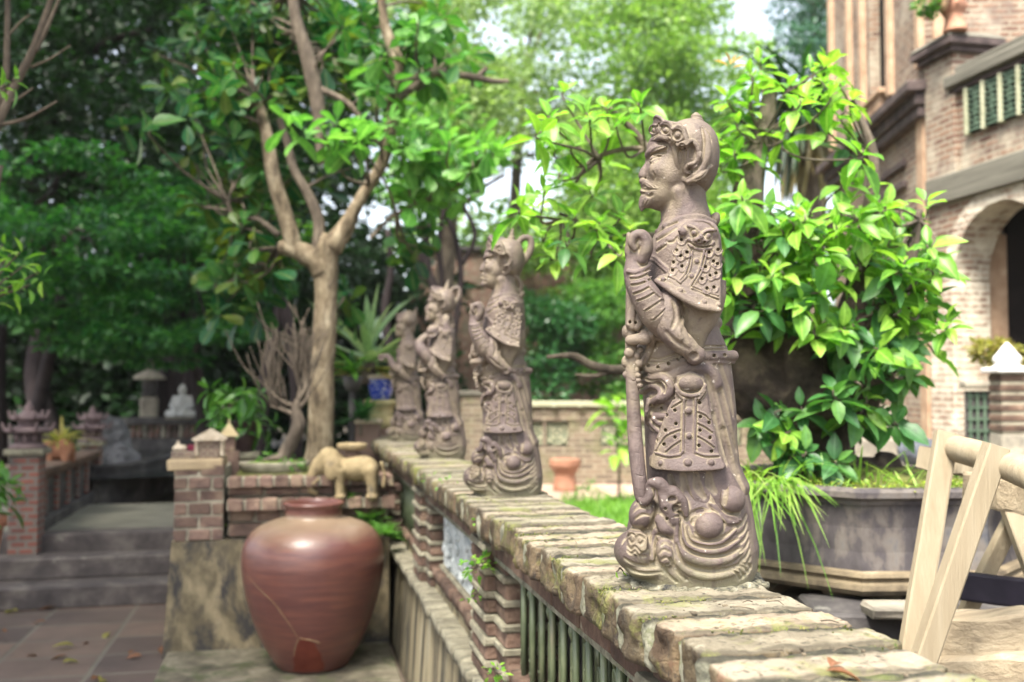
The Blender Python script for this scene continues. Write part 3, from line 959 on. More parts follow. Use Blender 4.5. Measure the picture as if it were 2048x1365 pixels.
# ---- brick planter carrying tree, tray and ornaments
M_obrick = surf('ochre brown brick', [(.25, (.06, .042, .038)), (.5, (.17, .11, .085)), (.75, (.3, .22, .15))], 8, .9, .8, .01, 50, ((.36, .31, .2), .58, .7), island=.4, stain_scale=9)
M_lime = surf('pale lime mortar', [(.3, (.17, .15, .11)), (.7, (.4, .37, .28))], 20, .95, .6, .01, 60)
PX0, PY0 = -.655, 5.86
def build_planter():
    p = thing('brick_planter', 'raised brick tree planter with stained plaster foot behind the big jar', 'planter', (0, 0, 0))
    b = MB(); b.prism([(PX0 - .045, 0), (PX0 - .005, .64), (.545, .64), (.545, 0)], 1, PY0 - .02, 7.35)
    b.build('plaster_foot', M_pbase, p)
    r = np.random.default_rng(5)
    core = MB(); core.box(((PX0 + .3 + .545) / 2, 6.64, .79), (.545 - PX0 - .3, 1.4, .31)); core.box((PX0 + .138, 6.2, .835), (.262, .682, .385))
    core.build('mortar_core', M_lime, p)
    lp = MB()
    z = .645; row = 0
    while z < 1.02:
        L = .275; cuts = [0, .5, 1] if row % 2 else [0, .28, .75, 1]
        for a, e in zip(cuts[:-1], cuts[1:]):
            lp.box((PX0 + L * (a + e) / 2, PY0 + .06 + r.normal(0, .003), z + .03), (L * (e - a) - .012, .14, .06), 0, .005, jit=.002)
        for kk in range(3): lp.box((PX0 + .06, PY0 + .25 + kk * .19, z + .03), (.14, .175, .06), 0, .005, jit=.002)
        z += .072; row += 1
    lp.build('corner_pier', M_obrick, p)
    cp = MB(); cp.box((PX0 + .115, PY0 + .17, 1.065), (.30, .36, .062), 0, .008, jit=.002); cp.build('pier_cap', surf('ochre cap stone', [(.3, (.2, .15, .09)), (.7, (.4, .31, .19))], 9, .9, .5), p)
    for (z0, z1, yo, w) in ((.655, .725, .05, .2), (.735, .795, .07, .15), (.805, .872, -.045, .095), (.885, .925, .05, .2), (.935, .995, -.03, .085)):
        cb = MB(); x = PX0 + .29
        while x < .53:
            cb.box((x + w / 2, PY0 + yo + .06 + r.normal(0, .004), (z0 + z1) / 2), (w - .016, .14, z1 - z0), 0, .006, jit=.0025); x += w
        cb.build('brick_course', M_obrick, p)
        mo = MB(); mo.box(((PX0 + .29 + .53) / 2, PY0 + yo + .068, (z0 + z1) / 2 - .002), (.24 + .53 - PX0 - .53, .13, z1 - z0 - .01), 0, .003); mo.build('mortar', M_lime, p)
    s2 = MB(); s2.box(((PX0 + .545) / 2 + .14, 6.65, .962), (.545 - PX0 - .34, 1.3, .05), 0, .02, jit=.004); s2.build('soil', M_soil, p)
    return p
build_planter()

def fell(f, c, r, k=.01, rot=0., roty=0.): f.ell(np.asarray(c, float), (r[0] / UQ, r[2] / UQ, r[1] / UQ), k / UQ, rot, roty=roty)
def fch(f, P, r, k=.01, neg=False): f.chain(np.asarray(P, float), np.atleast_1d(r) / UQ, k / UQ, neg)

M_eleph = surf('ochre glazed stoneware', [(.25, (.1, .075, .038)), (.5, (.25, .195, .105)), (.75, (.38, .28, .16))], 9, .75, .7, .01, 40, ((.06, .055, .04), .53, .66), stain_scale=9)
def build_elephant():
    g = at(690, 1000, 5.72)
    e = thing('elephant_stool', 'small ochre ceramic elephant stool with a flat seat on its back', 'stool', (g[0], g[1], .872), -.2)
    e.scale = (.93, .93, .95)
    u = 5.72 / FPX
    def P(px, py, d=0): return np.array([(px - 690) * u, d, (1000 - py) * u])
    f = Field((-.26, -.16, -.01), (.26, .16, .36), .006)
    fell(f, P(718, 940), (.125, .085, .08), .03)
    fell(f, P(657, 925), (.075, .075, .085), .04, rot=.5)
    fell(f, P(640, 935), (.045, .052, .055), .03)
    fch(f, [P(632, 932), P(622, 950), P(616, 970), P(618, 988), P(628, 992)], (.042, .034, .026, .02, .016), .015)
    for d in (-.055, .055):
        fch(f, [P(682, 945, d), P(681, 972, d), P(683, 998, d)], (.04, .027, .026), .015)
        fch(f, [P(745, 945, d), P(750, 975, d), P(750, 998, d)], (.046, .030, .030), .015)
        fell(f, P(668, 938, d * 1.55), (.05, .014, .075), .006, rot=-.25)
        fch(f, [P(634, 962, d * .7), P(624, 972, d * .8), P(618, 966, d * .8)], (.012, .009, .005), .004)
        fell(f, P(642, 930, d * .95), (.009, .008, .009), .003)
    for d in (-.055, .055):
        fell(f, P(683, 998, d), (.036, .036, .014), .01); fell(f, P(750, 998, d), (.038, .038, .014), .01)
    fch(f, [P(768, 930), P(775, 955), P(772, 978)], (.012, .008, .012), .01)
    for y_ in (908, 930): fch(f, [P(700, y_, -.09), P(735, y_ + 2, -.09)], .004, .006, True)
    V, F = f.mesh(); mesh_obj('elephant_body', V, F, M_eleph, e)
    s_ = MB(); s_.lathe([(.02, 0), (.045, 0), (.05, .02), (.04, .045)], P(706, 920), 20, sy=.8); s_.build('saddle', M_rbrick, e, True)
    s_ = MB(); s_.lathe(spline([(.05, 0), (.084, .006), (.093, .022), (.086, .04), (.0, .046)], 4), P(704, 902), 28, sy=.75); s_.build('seat', M_eleph, e, True)
build_elephant()

M_pale = surf('bleached lime ornament', [(.3, (.33, .26, .18)), (.7, (.62, .54, .42))], 16, .9, .6, .01, 60, ((.14, .11, .08), .56, .7), stain_scale=14)
def build_mini():
    g = at(425, 915, 5.85); u = 5.9 / FPX
    e = thing('miniature_house', 'miniature brick house with pale pointed roof on the planter corner', 'ornament', (PX0 + .12, PY0 + .15, 1.096), 0)
    w = MB(); w.box((.06, 0, .055), (.11, .12, .11), 0, .004); w.box((-.08, 0, .02), (.13, .14, .04), 0, .004); w.build('house_wall', brick_mat('mini brick', (.1, .06, .055), (.2, .13, .1), (.26, .22, .16), .045, .02, .004), e)
    r = MB()
    r.prism([(-.035, .11), (.06, .165), (.155, .11), (.15, .1), (-.03, .1)], 1, -.085, .085)
    r.box((.13, .0, .06), (.02, .13, .10), 0, .004); r.box((-.01, 0, .06), (.02, .13, .1), 0, .004)
    r.build('house_roof', M_pale, e)
    q = MB(); q.box((-.105, 0, .055), (.075, .08, .035), 0, .012); q.tube([(-.115, 0, .07), (-.115, 0, .1)], (.016, .004), 8); q.build('parapet_stone', M_pale, e)
    q = MB(); q.box((-.035, .02, .055), (.06, .05, .035), 0, .005); q.build('red_block', surf('crimson block', [(.3, (.12, .01, .03)), (.7, (.2, .03, .06))], 5), e)
    # second tiny pavilion behind
    g2 = at(458, 880, 6.35)
    e2 = thing('miniature_pavilion', 'tiny yellow roofed stone pavilion behind the miniature house', 'ornament', (g2[0], g2[1], g2[2] - .06))
    q = MB(); q.box((0, 0, .04), (.08, .08, .1), 0, .004); q.build('pavilion_wall', M_obrick, e2)
    q = MB(); q.lathe([(.085, .085), (.07, .1), (.03, .14), (.008, .165), (.006, .19), (0, .195)], seg=4, rz=pi / 4); q.build('pavilion_roof', surf('yellowed stone', [(.3, (.36, .28, .15)), (.7, (.5, .42, .25))], 12), e2)
    q = MB(); q.box((0, 0, -.16), (.13, .13, .3), 0, .005, jit=.002); o = q.build('stone_plinth', M_obrick, e2)
build_mini()

# ---- shallow tray with a bare bonsai
M_stone = surf('pale tray stone', [(.3, (.17, .155, .11)), (.7, (.36, .33, .245))], 9, .9, .5)
M_bark = surf('grey brown bark', [(.25, (.035, .028, .022)), (.5, (.11, .088, .066)), (.8, (.24, .2, .15))], 14, .95, 1.0, .02, 40, stretch=(1, 1, .35))
M_bark2 = surf('pale tree bark', [(.3, (.06, .045, .03)), (.46, (.18, .14, .09)), (.6, (.3, .245, .165)), (.78, (.43, .38, .28))], 16, .95, 1.0, .03, 55, ((.09, .07, .05), .55, .66), (1, 1, .4), stain_scale=11)
M_dark = surf('dark bark', [(.3, (.016, .012, .014)), (.7, (.055, .042, .042))], 8, .95, .8, .02, 30, stretch=(1, 1, .3))
def wpath(pts, Z=None):
    return np.array([at(p[0], p[1], p[2] if len(p) > 2 else Z) for p in pts])
def build_tray():
    c = at(548, 958, 5.98)
    t_ = thing('bonsai_tray', 'long shallow pale stone bonsai tray on the brick planter', 'tray', (c[0], c[1], .988))
    b = MB(); b.lathe([(.16, 0), (.19, .012), (.205, .055), (.205, .066), (.19, .066), (.185, .05)], seg=40, sy=.6); b.build('tray_body', M_stone, t_, True)
    b = MB(); b.lathe([(.186, .05), (.15, .066), (.08, .075), (0, .078)], seg=30, sy=.6); b.build('tray_soil', M_moss, t_, True)
    q = thing('bare_bonsai', 'leafless twisted bonsai with upright dry twigs in the shallow tray', 'bonsai', (0, 0, 0))
    Z = 5.98
    m = MB(); m.tube(spline(wpath([(572, 945), (568, 915), (585, 880), (598, 850), (592, 822), (596, 800)], Z), 6), (.05, .045, .042, .045, .03, .02), 10)
    for rt in ([(572, 925), (548, 938), (530, 950)], [(572, 925), (590, 940), (606, 948)], [(565, 915), (540, 918), (520, 925)]): m.tube(spline(wpath(rt, Z - .04), 4), (.025, .008), 8)
    m.build('trunk', M_bark, q, True)
    r = np.random.default_rng(3); tw = MB()
    for s in ([(596, 815), (560, 800), (530, 770)], [(596, 805), (600, 770), (590, 740)], [(594, 820), (615, 795), (618, 760)], [(590, 830), (560, 818), (540, 812)], [(598, 800), (612, 770), (606, 730)]):
        p = spline(wpath(s, Z), 5); tw.tube(p, (.018, .010, .006), 7)
        for k in range(13):
            a = p[r.integers(3, len(p))]
            e = a + np.array([r.normal(-.03, .09), r.normal(0, .08), r.uniform(.18, .48)])
            mid = (a + e) / 2 + r.normal(0, .025, 3)
            tw.tube(spline([a, mid, e], 4), (.005, .004, .002), 5)
    tw.build('twigs', M_bark, q, True)
    P, d = clumps([at(585, 925, 5.95), at(520, 930, 5.95), at(540, 915, 6.0)], [.07, .05, .05], 160, .5, r)
    D, N = rand_leaf_dirs(d, r); leaves('moss_leaves', P, D, N, r.uniform(.02, .045, 160), .018, LEAF_MID, q, 'small')
LEAF_DARK = leaf_mat('deep green leaf', [(.004, .017, .005), (.01, .036, .01), (.02, .065, .014)], .3, .45)
LEAF_TIER = leaf_mat('tiered green leaf', [(.010, .06, .018), (.026, .125, .034), (.075, .23, .045), (.016, .085, .03)], .4, .42)
LEAF_MID = leaf_mat('mid green leaf', [(.035, .11, .02), (.07, .2, .03), (.12, .27, .04)], .4, .42)
LEAF_LIME = leaf_mat('young lime leaf', [(.08, .23, .03), (.15, .335, .035), (.27, .44, .065)], .45, .4)
LEAF_GLOSS = leaf_mat('glossy dark leaf', [(.02, .085, .03), (.035, .13, .04), (.06, .18, .05)], .35, .3, spec=.5)
LEAF_PALE = leaf_mat('haze tinted pale leaf', [(.11, .19, .06), (.2, .3, .1), (.3, .4, .16)], .4, .5)  # distance haze is mixed into this leaf colour
LEAF_YEL = leaf_mat('yellowing leaf', [(.2, .22, .05), (.32, .3, .08), (.22, .16, .06)], .4, .5)
build_tray()

# ---- steps and upper terrace
M_step = surf('dark worn step stone', [(.25, (.032, .028, .028)), (.5, (.085, .072, .068)), (.78, (.2, .175, .15))], 5, .85, .5, .01, 40, ((.33, .31, .26), .62, .76), stain_scale=7)
M_terr = surf('grey terrace cement', [(.3, (.12, .115, .09)), (.7, (.22, .21, .165))], 2.5, .9, .3, .01, 30)
SX0, SX1 = -2.95, -.45
def zofs(py, Z): return 1.5 - (py - 775) * Z / FPX
st = MB()
fr = [(7.15, .14), (7.5, .285), (7.78, .415)]
Y = lambda Z: (Z - .213 * -1.3) / .977
for i, (Z, h) in enumerate(fr):
    y0 = Z * .977 + .213 * 1.55
    st.box(((SX0 + SX1) / 2 + .06 * i, (y0 + 9.9) / 2, h / 2 if i == 0 else h - .07), (SX1 - SX0 - (.25 * i if True else 0), 9.9 - y0, h if i == 0 else .14), 0, .012, jit=.004)
s_ = st.build('steps', M_step); s_['kind'] = 'structure'
sheet('terrace', [(-2.6, 8.15), (-.5, 8.15), (-.5, 9.85), (-2.6, 9.85)], .4215, M_terr)
b = MB(); b.box((-3.2, 14.5, .17), (7.2, 9.2, .34)); o = b.build('upper_ground', M_earth); o['kind'] = 'structure'

def lantern_mesh(parent, s=1.0):
    c = surf('purple clay', [(.3, (.09, .06, .065)), (.7, (.2, .145, .14))], 8, .7, .4) if 'purple clay' not in bpy.data.materials else bpy.data.materials['purple clay']
    def roof(z, R, h):
        b = MB(); b.lathe([(R * .8, z), (R, z + .012), (R * .98, z + .03), (R * .6, z + .05), (R * .3, z + h)], seg=24)
        for k in range(6):
            a = k * pi / 3; b.tube(spline([(R * .8 * cos(a), R * .8 * sin(a), z + .02), (R * 1.05 * cos(a), R * 1.05 * sin(a), z + .025), (R * 1.2 * cos(a), R * 1.2 * sin(a), z + .075)], 4), (.022, .018, .008), 6)
        return b.build('lantern_roof', c, parent, True)
    b = MB(); b.lathe([(.13, 0), (.13, .02), (.1, .03), (.095, .04)], seg=24); b.build('lantern_foot', c, parent, True)
    b = MB()
    for k in range(8): a = k * pi / 4; b.tube([(.085 * cos(a), .085 * sin(a), .035), (.085 * cos(a), .085 * sin(a), .115)], .013, 6)
    b.lathe([(.06, .035), (.06, .115)], seg=12); b.build('lantern_column', c, parent, True)
    roof(.11, .15, .07); b = MB(); b.lathe([(.07, .16), (.075, .2)], seg=12); b.build('lantern_drum', c, parent, True)
    roof(.2, .115, .07); b = MB(); b.lathe([(.045, .25), (.03, .28), (.035, .3), (.012, .33), (0, .36)], seg=12); b.build('finial', c, parent, True)

M_redbrick = brick_mat('red pillar brick', (.14, .05, .04), (.24, .085, .06), (.16, .14, .12), .11, .05, .012, ((.05, .045, .045), .5, .7))
def build_parapet():
    p = thing('courtyard_parapet', 'low brick parapet beside the steps with dark lattice openings', 'wall', (0, 0, 0))
    A = on(45, 1078, .41); B = on(178, 1000, .41)
    for q, z1, w in ((A, 1.01, .2), (B, .93, .17)):
        b = MB(); b.box((q[0], q[1] + .1, (z1 + .2) / 2), (w, w, z1 - .2), 0, .006); pi_ = b.build('pillar', M_redbrick, p)
        b = MB(); b.box((q[0], q[1] + .1, z1 + .02), (w + .07, w + .07, .045), 0, .008); b.build('pillar_cap', M_band, pi_)
    d = B - A; L = np.linalg.norm(d[:2]); a = math.atan2(d[1], d[0]); mid = (A + B) / 2
    for z, h, w in ((.865, .05, .2), (.83, .05, .15), (.45, .12, .17)):
        b = MB(); b.box((mid[0], mid[1] + .1, z), (L - .16, w, h), a, .008, jit=.003); b.build('rail', M_rbrick if z > .5 else M_dconc, p)
    for k in range(1, 6):
        q = A + d * k / 6; b = MB(); b.box((q[0], q[1] + .1, .65), (.07, .09, .34), a, .006); b.build('baluster', M_redbrick, p)
    b = MB(); b.box((mid[0], mid[1] + .1, .65), (L - .2, .03, .34), a); b.build('dark_backing', M_dconc, p)
    k1 = thing('pagoda_lantern', 'purple clay pagoda lantern on the nearer parapet pillar by the steps', 'lantern', (A[0], A[1] + .1, 1.055), 0, 'pagoda lanterns')
    lantern_mesh(k1)
    k2 = dup(k1, (B[0], B[1] + .1, .975), .3, 'reddish pagoda lantern on the farther parapet pillar beside the grey rock', 'pagoda lanterns')
    # elephant shaped pot with spider plant on the rail
    q = A + d * .42
    e = thing('animal_planter', 'orange clay animal shaped pot on the parapet rail', 'pot', (q[0], q[1] + .1, .892), -.3)
    f = Field((-.2, -.14, -.01), (.2, .14, .26), .007)
    fell(f, (0.02, 0, .09), (.11, .09, .085), .02); fell(f, (-.09, -.01, .1), (.055, .05, .055), .03); fch(f, [(-.12, -.02, .1), (-.145, -.02, .06), (-.14, -.02, .02)], (.03, .022, .02), .02)
    for x in (-.05, .08):
        for y in (-.05, .05): fch(f, [(x, y, .05), (x, y, .0)], .03, .02)
    V, F = f.mesh(); mesh_obj('pot_body', V, F, surf('orange clay', [(.3, (.2, .08, .045)), (.7, (.34, .17, .1))], 7, .8), e)
    r = np.random.default_rng(8); n = 46
    az = r.uniform(0, 6.28, n); el = r.uniform(.2, 1.3, n)
    D = np.stack([np.cos(az) * np.cos(el), np.sin(az) * np.cos(el), np.sin(el)], 1); N = np.stack([-np.cos(az) * np.sin(el), -np.sin(az) * np.sin(el), np.cos(el)], 1)
    s_ = thing('spider_plant', 'pale yellow green spider plant in the animal shaped pot', 'plant', (q[0] + .01, q[1] + .1, 1.03))
    leaves('leaves', np.zeros((n, 3)) + r.normal(0, .02, (n, 3)), D, N, r.uniform(.15, .3, n), .028, LEAF_YEL, s_, 'blade', curl=r.uniform(.3, .9, n))
build_parapet()

def build_pond():
    p = thing('pond_basin', 'curved dark concrete pond basin behind the steps', 'pond', (0, 0, 0))
    pts = spline([on(180, 1005, .4), on(250, 998, .4), on(330, 978, .4), on(372, 960, .4)], 10)
    pts[:, 1] += .1
    V, F = [], []
    n = len(pts)
    for i, q in enumerate(pts):
        t = unit(pts[min(i + 1, n - 1)] - pts[max(i - 1, 0)]); nrm = np.array([-t[1], t[0], 0])
        for (o_, z) in ((0, .3), (0, .70), (-.02, .70), (-.02, .735), (.14, .735), (.14, .3)): V.append((q[0] + nrm[0] * o_, q[1] + nrm[1] * o_, z))
        if i:
            a = (i - 1) * 6
            F += [(a + j, a + 6 + j, a + 6 + (j + 1) % 6, a + (j + 1) % 6) for j in range(6)]
    F += [tuple(range(6)), tuple(range((n - 1) * 6, n * 6))[::-1]]
    mesh_obj('basin_wall', V, F, M_dconc, p, False)
    m, t, pr = new_mat('dark pond water'); pr.inputs['Base Color'].default_value = (.006, .012, .01, 1); pr.inputs['Roughness'].default_value = .08
    sheet('water', [(-2.7, 9.9), (.2, 10.8), (.2, 15.0), (-3.6, 15.0)], .62, m)
    # jagged rock
    c = on(225, 955, .55)
    f = Field((-.28, -.3, -.02), (.4, .3, .72), .012)
    r = np.random.default_rng(21)
    for (x, z, rx, rz_) in ((-.05, .45, .11, .2), (.02, .3, .15, .3), (.12, .15, .16, .2), (.22, .05, .12, .14), (-.1, .2, .1, .25), (-.08, .58, .08, .08), (.05, .5, .08, .12)):
        fell(f, (x, r.normal(0, .04), z), (rx, .14, rz_), .05)
    for k in range(30): fch(f, [(r.uniform(-.2, .3), -.16 + r.uniform(0, .06), r.uniform(0, .5))] + [(r.uniform(-.2, .3), -.14, r.uniform(.2, .7))], .012, .02, True)
    V, F = f.mesh(); V = V + unit(V - V.mean(0)) * (vnoise(V, 14, 3) * .025 + vnoise(V, 36, 4) * .012)[:, None]
    o = mesh_obj('pond_rock', V, F, surf('blue grey limestone', [(.3, (.06, .06, .065)), (.7, (.22, .22, .23))], 7, .9, .8, .02, 25), None, True, c)
    tag(o, 'jagged grey limestone rock rising from the pond edge', 'rock')
    # far balustrade
    b = thing('pond_balustrade', 'dark far balustrade of brick balusters beyond the pond', 'balustrade', (0, 0, 0))
    A, B = at(215, 845, 14.3), at(440, 845, 14.3); mid = (A + B) / 2; d = B - A; a = math.atan2(d[1], d[0]); L = np.linalg.norm(d[:2])
    for z, h, w in ((zofs(842, 14.3), .1, .26), (zofs(882, 14.3), .08, .2), (.5, .5, .22)):
        q = MB(); q.box((mid[0], mid[1], z), (L, w, h), a, .01); q.build('rail', M_dconc, b)
    for k in range(19):
        q = A + d * (k + .5) / 19; m2 = MB(); m2.lathe([(.03, .76), (.045, .82), (.03, .9), (.04, .97)], (q[0], q[1], 0), 8); m2.build('baluster', M_redbrick if k % 3 else M_conc, b, True)
    c = at(364, 838, 14.3)
    s_ = thing('seated_statue', 'small pale grey seated buddha statue on the far balustrade', 'statue', (c[0], c[1], zofs(836, 14.3)), -.2)
    f = Field((-.24, -.24, -.01), (.24, .24, .5), .01)
    fell(f, (0, 0, .06), (.18, .16, .07), .03); fell(f, (0, 0, .2), (.11, .09, .14), .04); fell(f, (0, 0, .4), (.055, .06, .068), .02); fell(f, (0, .01, .46), (.03, .03, .025), .02)
    for sg in (-1, 1): fch(f, [(.1 * sg, 0, .28), (.14 * sg, -.03, .17), (.06 * sg, -.12, .12)], (.042, .036, .03), .02); fch(f, [(.06 * sg, -.02, .06), (.17 * sg, -.06, .06), (.04 * sg, -.15, .05)], (.06, .055, .04), .02)
    fch(f, [(0, 0, .3), (0, 0, .38)], .035, .02)
    V, F = f.mesh(); mesh_obj('figure', V, F, surf('pale statue stone', [(.3, (.3, .31, .31)), (.7, (.5, .5, .48))], 9, .9), s_)
    q = MB(); q.box((0, 0, -.005), (.38, .36, .02), 0, .005); q.build('plinth', M_conc, s_)
    c = at(298, 832, 14.9)
    s_ = thing('stone_lantern', 'weathered stone lantern on a pale block beside the dark leaning trunk', 'lantern', (c[0], c[1], zofs(838, 14.9)))
    q = MB(); q.box((0, 0, .16), (.24, .24, .34), 0, .03, jit=.008); q.build('lantern_block', M_conc, s_)
    q = MB(); q.lathe([(.1, .33), (.13, .37), (.08, .41), (.08, .43)], seg=12); q.box((0, 0, .51), (.19, .19, .18), 0, .02); q.build('lantern_chamber', M_dconc, s_)
    q = MB(); q.lathe([(.24, .59), (.22, .64), (.12, .7), (.07, .72), (.06, .76), (.08, .8), (.03, .87), (0, .88)], seg=12); q.build('lantern_roof', M_conc, s_)
build_pond()
# ------------------------------------------------------------------ right side: bonsai basin, trestle, building, low wall
M_basin = surf('dark stained basin concrete', [(.3, (.018, .016, .018)), (.48, (.055, .048, .05)), (.6, (.17, .145, .115)), (.75, (.3, .26, .19))], 6, .75, .4, .01, 40, ((.05, .055, .07), .52, .66), (1, 1, .5), stain_scale=6)
M_bmould = surf('ochre basin moulding', [(.3, (.055, .042, .028)), (.58, (.17, .135, .085)), (.78, (.28, .235, .16))], 8, .85, .4, .01, 40, ((.04, .035, .03), .55, .72))
BC = at(1722, 1000, 3.78); BC = np.array([BC[0], BC[1], 0])
def ring(mb, prof, n, rz, c, close_top=True):
    mb.lathe(prof, c, n, rz=rz)
def build_basin():
    t_ = thing('bonsai_basin', 'big dark octagonal concrete basin on scroll feet holding the leafy bonsai', 'planter', (BC[0], BC[1], 0), 0)
    a = math.atan2(-BC[1], -BC[0])                 # a corner towards the camera
    R = .585
    b = MB(); b.lathe([(R - .075, 1.10), (R - .07, 1.155), (R - .055, 1.168), (R + .0, 1.168), (R + .012, 1.158), (R + .012, 1.14), (R - .006, 1.128), (R - .012, 1.115)], seg=8, rz=a); b.build('basin_rim', M_basin, t_)
    b = MB(); b.lathe([(R - .02, 1.116), (R - .032, 1.04), (R - .03, .96), (R - .018, .90)], seg=8, rz=a); b.build('basin_wall', M_basin, t_)
    b = MB(); b.lathe([(R - .02, .902), (R + .008, .897), (R + .014, .885), (R + .002, .874), (R + .002, .869), (R + .022, .862), (R + .028, .846), (R + .016, .83), (R - .04, .822), (0, .822)], seg=8, rz=a); b.build('basin_moulding', M_bmould, t_)
    b = MB(); b.lathe([(R - .06, 1.14), (R * .6, 1.165), (R * .3, 1.2), (0, 1.21)], seg=24); o = b.build('soil', M_soil, t_, True)
    for k in range(8):
        q = a + k * pi / 4 + pi / 8 * 0
        f = MB(); c = np.array([cos(q), sin(q)]) * (R - .11)
        f.prism([(-.13, .0), (-.09, -.052), (-.03, -.062), (.06, -.05), (.13, 0)], 1, -.04, .04)
        V = f.v[0]; V = rotz(V, q + pi / 2 + .0); f.v[0] = V + np.array([c[0], c[1], .823])
        f.tube([(c[0] * 1.09 + cos(q + pi / 2) * .1 * (cos(s) * (1 - s / 12)) * .4, c[1] * 1.09 + sin(q + pi / 2) * .1 * cos(s) * .4, .797 + .02 * sin(s)) for s in np.linspace(0, 6, 12)], .006, 5)
        f.build('scroll_foot', M_bmould, t_)
    p = thing('basin_pedestal', 'low dark brick pedestal under the octagonal basin', 'pedestal', (BC[0], BC[1], 0))
    b = MB(); b.box((0, 0, .375), (.72, .72, .75), a, .01); b.build('pedestal_block', M_dconc, p)
    b = MB(); b.box((0, 0, .755), (.82, .82, .012), a, .003); b.build('pedestal_top', M_conc, p)
build_basin()

def pt(px, py, Z): return at(px, py, Z)
def build_bonsai():
    t_ = thing('bonsai_tree', 'leafy bright green bonsai tree with a thick gnarled trunk in the octagonal basin', 'bonsai', (0, 0, 0))
    def limb(mb, pts, rad, seg=9, Z=3.75):
        p = spline(wpath(pts, Z), 6)
        p = p + np.stack([vnoise(p, 9, 1), vnoise(p, 9, 2), vnoise(p, 9, 3)], 1) * .008
        mb.tube(p, np.array(rad) * 3.75 / FPX, seg)
    f = Field(at(1400, 1010, 3.9) - .35, at(1850, 380, 3.7) + .35, .012)
    def fl(pts, rad, Z=3.75, k=.03):
        p = spline(wpath(pts, Z), 5); fch(f, p, np.array(rad) * 3.75 / FPX, k)
    fl([(1650, 985), (1625, 880), (1600, 780), (1560, 680), (1525, 580), (1495, 470), (1492, 400)], (80, 66, 72, 70, 55, 42, 30))
    fl([(1620, 860), (1500, 760), (1470, 690), (1490, 640)], (60, 60, 48, 30), 3.7)
    fl([(1640, 900), (1720, 760), (1780, 650), (1800, 560)], (56, 50, 42, 26))
    fl([(1660, 740), (1700, 640), (1730, 520), (1742, 420)], (44, 34, 24, 17), 3.9)
    fl([(1650, 980), (1780, 940)], (50, 30), 3.75); fl([(1640, 980), (1540, 960)], (50, 26), 3.7)
    fell(f, at(1640, 690, 3.52), (.05, .06, .05), .02)
    V, F = f.mesh(); N = unit(V - V.mean(0))
    V = V + N * (vnoise(V * [1, 1, .5], 14, 5) * .03 + vnoise(V * [1, 1, .4], 34, 6) * .016)[:, None]
    mesh_obj('trunk', V, F, surf('gnarled bonsai bark', [(.3, (.01, .008, .006)), (.5, (.05, .036, .027)), (.7, (.15, .115, .08))], 9, .95, 1, .02, 45, ((.06, .09, .03), .6, .72)), t_)
    b = MB()
    limb(b, [(1492, 410), (1500, 350), (1528, 270), (1535, 190), (1530, 168)], (34, 26, 19, 15, 12))
    limb(b, [(1742, 425), (1748, 340), (1735, 270), (1700, 200)], (17, 12, 9, 6), Z=3.85)
    limb(b, [(1505, 560), (1430, 470), (1350, 380), (1290, 298), (1245, 240), (1200, 205)], (18, 13, 10, 8, 6, 4), Z=3.6)
    limb(b, [(1296, 300), (1240, 300), (1180, 325), (1150, 370)], (6, 5, 4, 3), Z=3.6)
    limb(b, [(1420, 470), (1300, 470), (1200, 460), (1120, 430)], (9, 7, 5, 3), Z=3.7)
    limb(b, [(1540, 790), (1400, 756), (1290, 740), (1235, 742), (1190, 732), (1150, 712), (1095, 716)], (30, 20, 14, 11, 10, 8, 4), Z=4.1)
    limb(b, [(1225, 742), (1190, 752), (1150, 748)], (8, 6, 3), Z=4.1)
    limb(b, [(1800, 570), (1830, 480), (1840, 420)], (22, 12, 6), Z=3.75)
    limb(b, [(1620, 480), (1660, 430), (1700, 440), (1760, 410)], (12, 9, 8, 5), Z=3.8)
    r = np.random.default_rng(17)
    tips = [(1130, 180), (1172, 226), (1098, 232), (1205, 212), (1085, 262), (1150, 290), (1120, 345), (1195, 318), (1090, 380), (1062, 405), (1042, 412), (1150, 425), (1200, 440), (1245, 425), (1262, 450), (1130, 478), (1180, 500), (1085, 470), (1235, 245), (1275, 205), (1180, 380), (1230, 480), (1110, 300), (1100, 505), (1250, 500),
            (1520, 125), (1500, 150), (1620, 140), (1680, 165), (1655, 120), (1475, 245), (1510, 250), (1560, 268), (1470, 300), (1520, 315), (1442, 275), (1650, 240), (1690, 225), (1700, 285), (1725, 300), (1600, 200), (1455, 190), (1580, 170), (1660, 190), (1440, 330), (1710, 195), (1500, 205), (1645, 160),
            (1850, 400), (1830, 440), (1800, 420), (1760, 400), (1720, 370), (1690, 360), (1870, 520), (1850, 560), (1810, 520), (1780, 480), (1890, 640), (1870, 690), (1740, 480), (1700, 430)]
    P3, D3, Z3 = [], [], []
    for (x, y) in tips:
        z = (3.55 if x < 1300 else 3.7) + r.normal(0, .14)
        P3.append(at(x, y, z)); D3.append(np.array([r.normal(0, .35), r.normal(-.35, .3), 1.0]))
    poly = [(1440, 420), (1500, 360), (1560, 420), (1640, 400), (1700, 420), (1790, 400), (1860, 470), (1880, 560), (1850, 640), (1830, 760), (1790, 860), (1760, 930), (1690, 950), (1560, 930), (1500, 880), (1490, 820), (1470, 700), (1440, 640), (1430, 520)]
    hollow = [(1480, 640), (1560, 630), (1680, 690), (1690, 770), (1600, 800), (1520, 790), (1490, 720)]
    n = 0
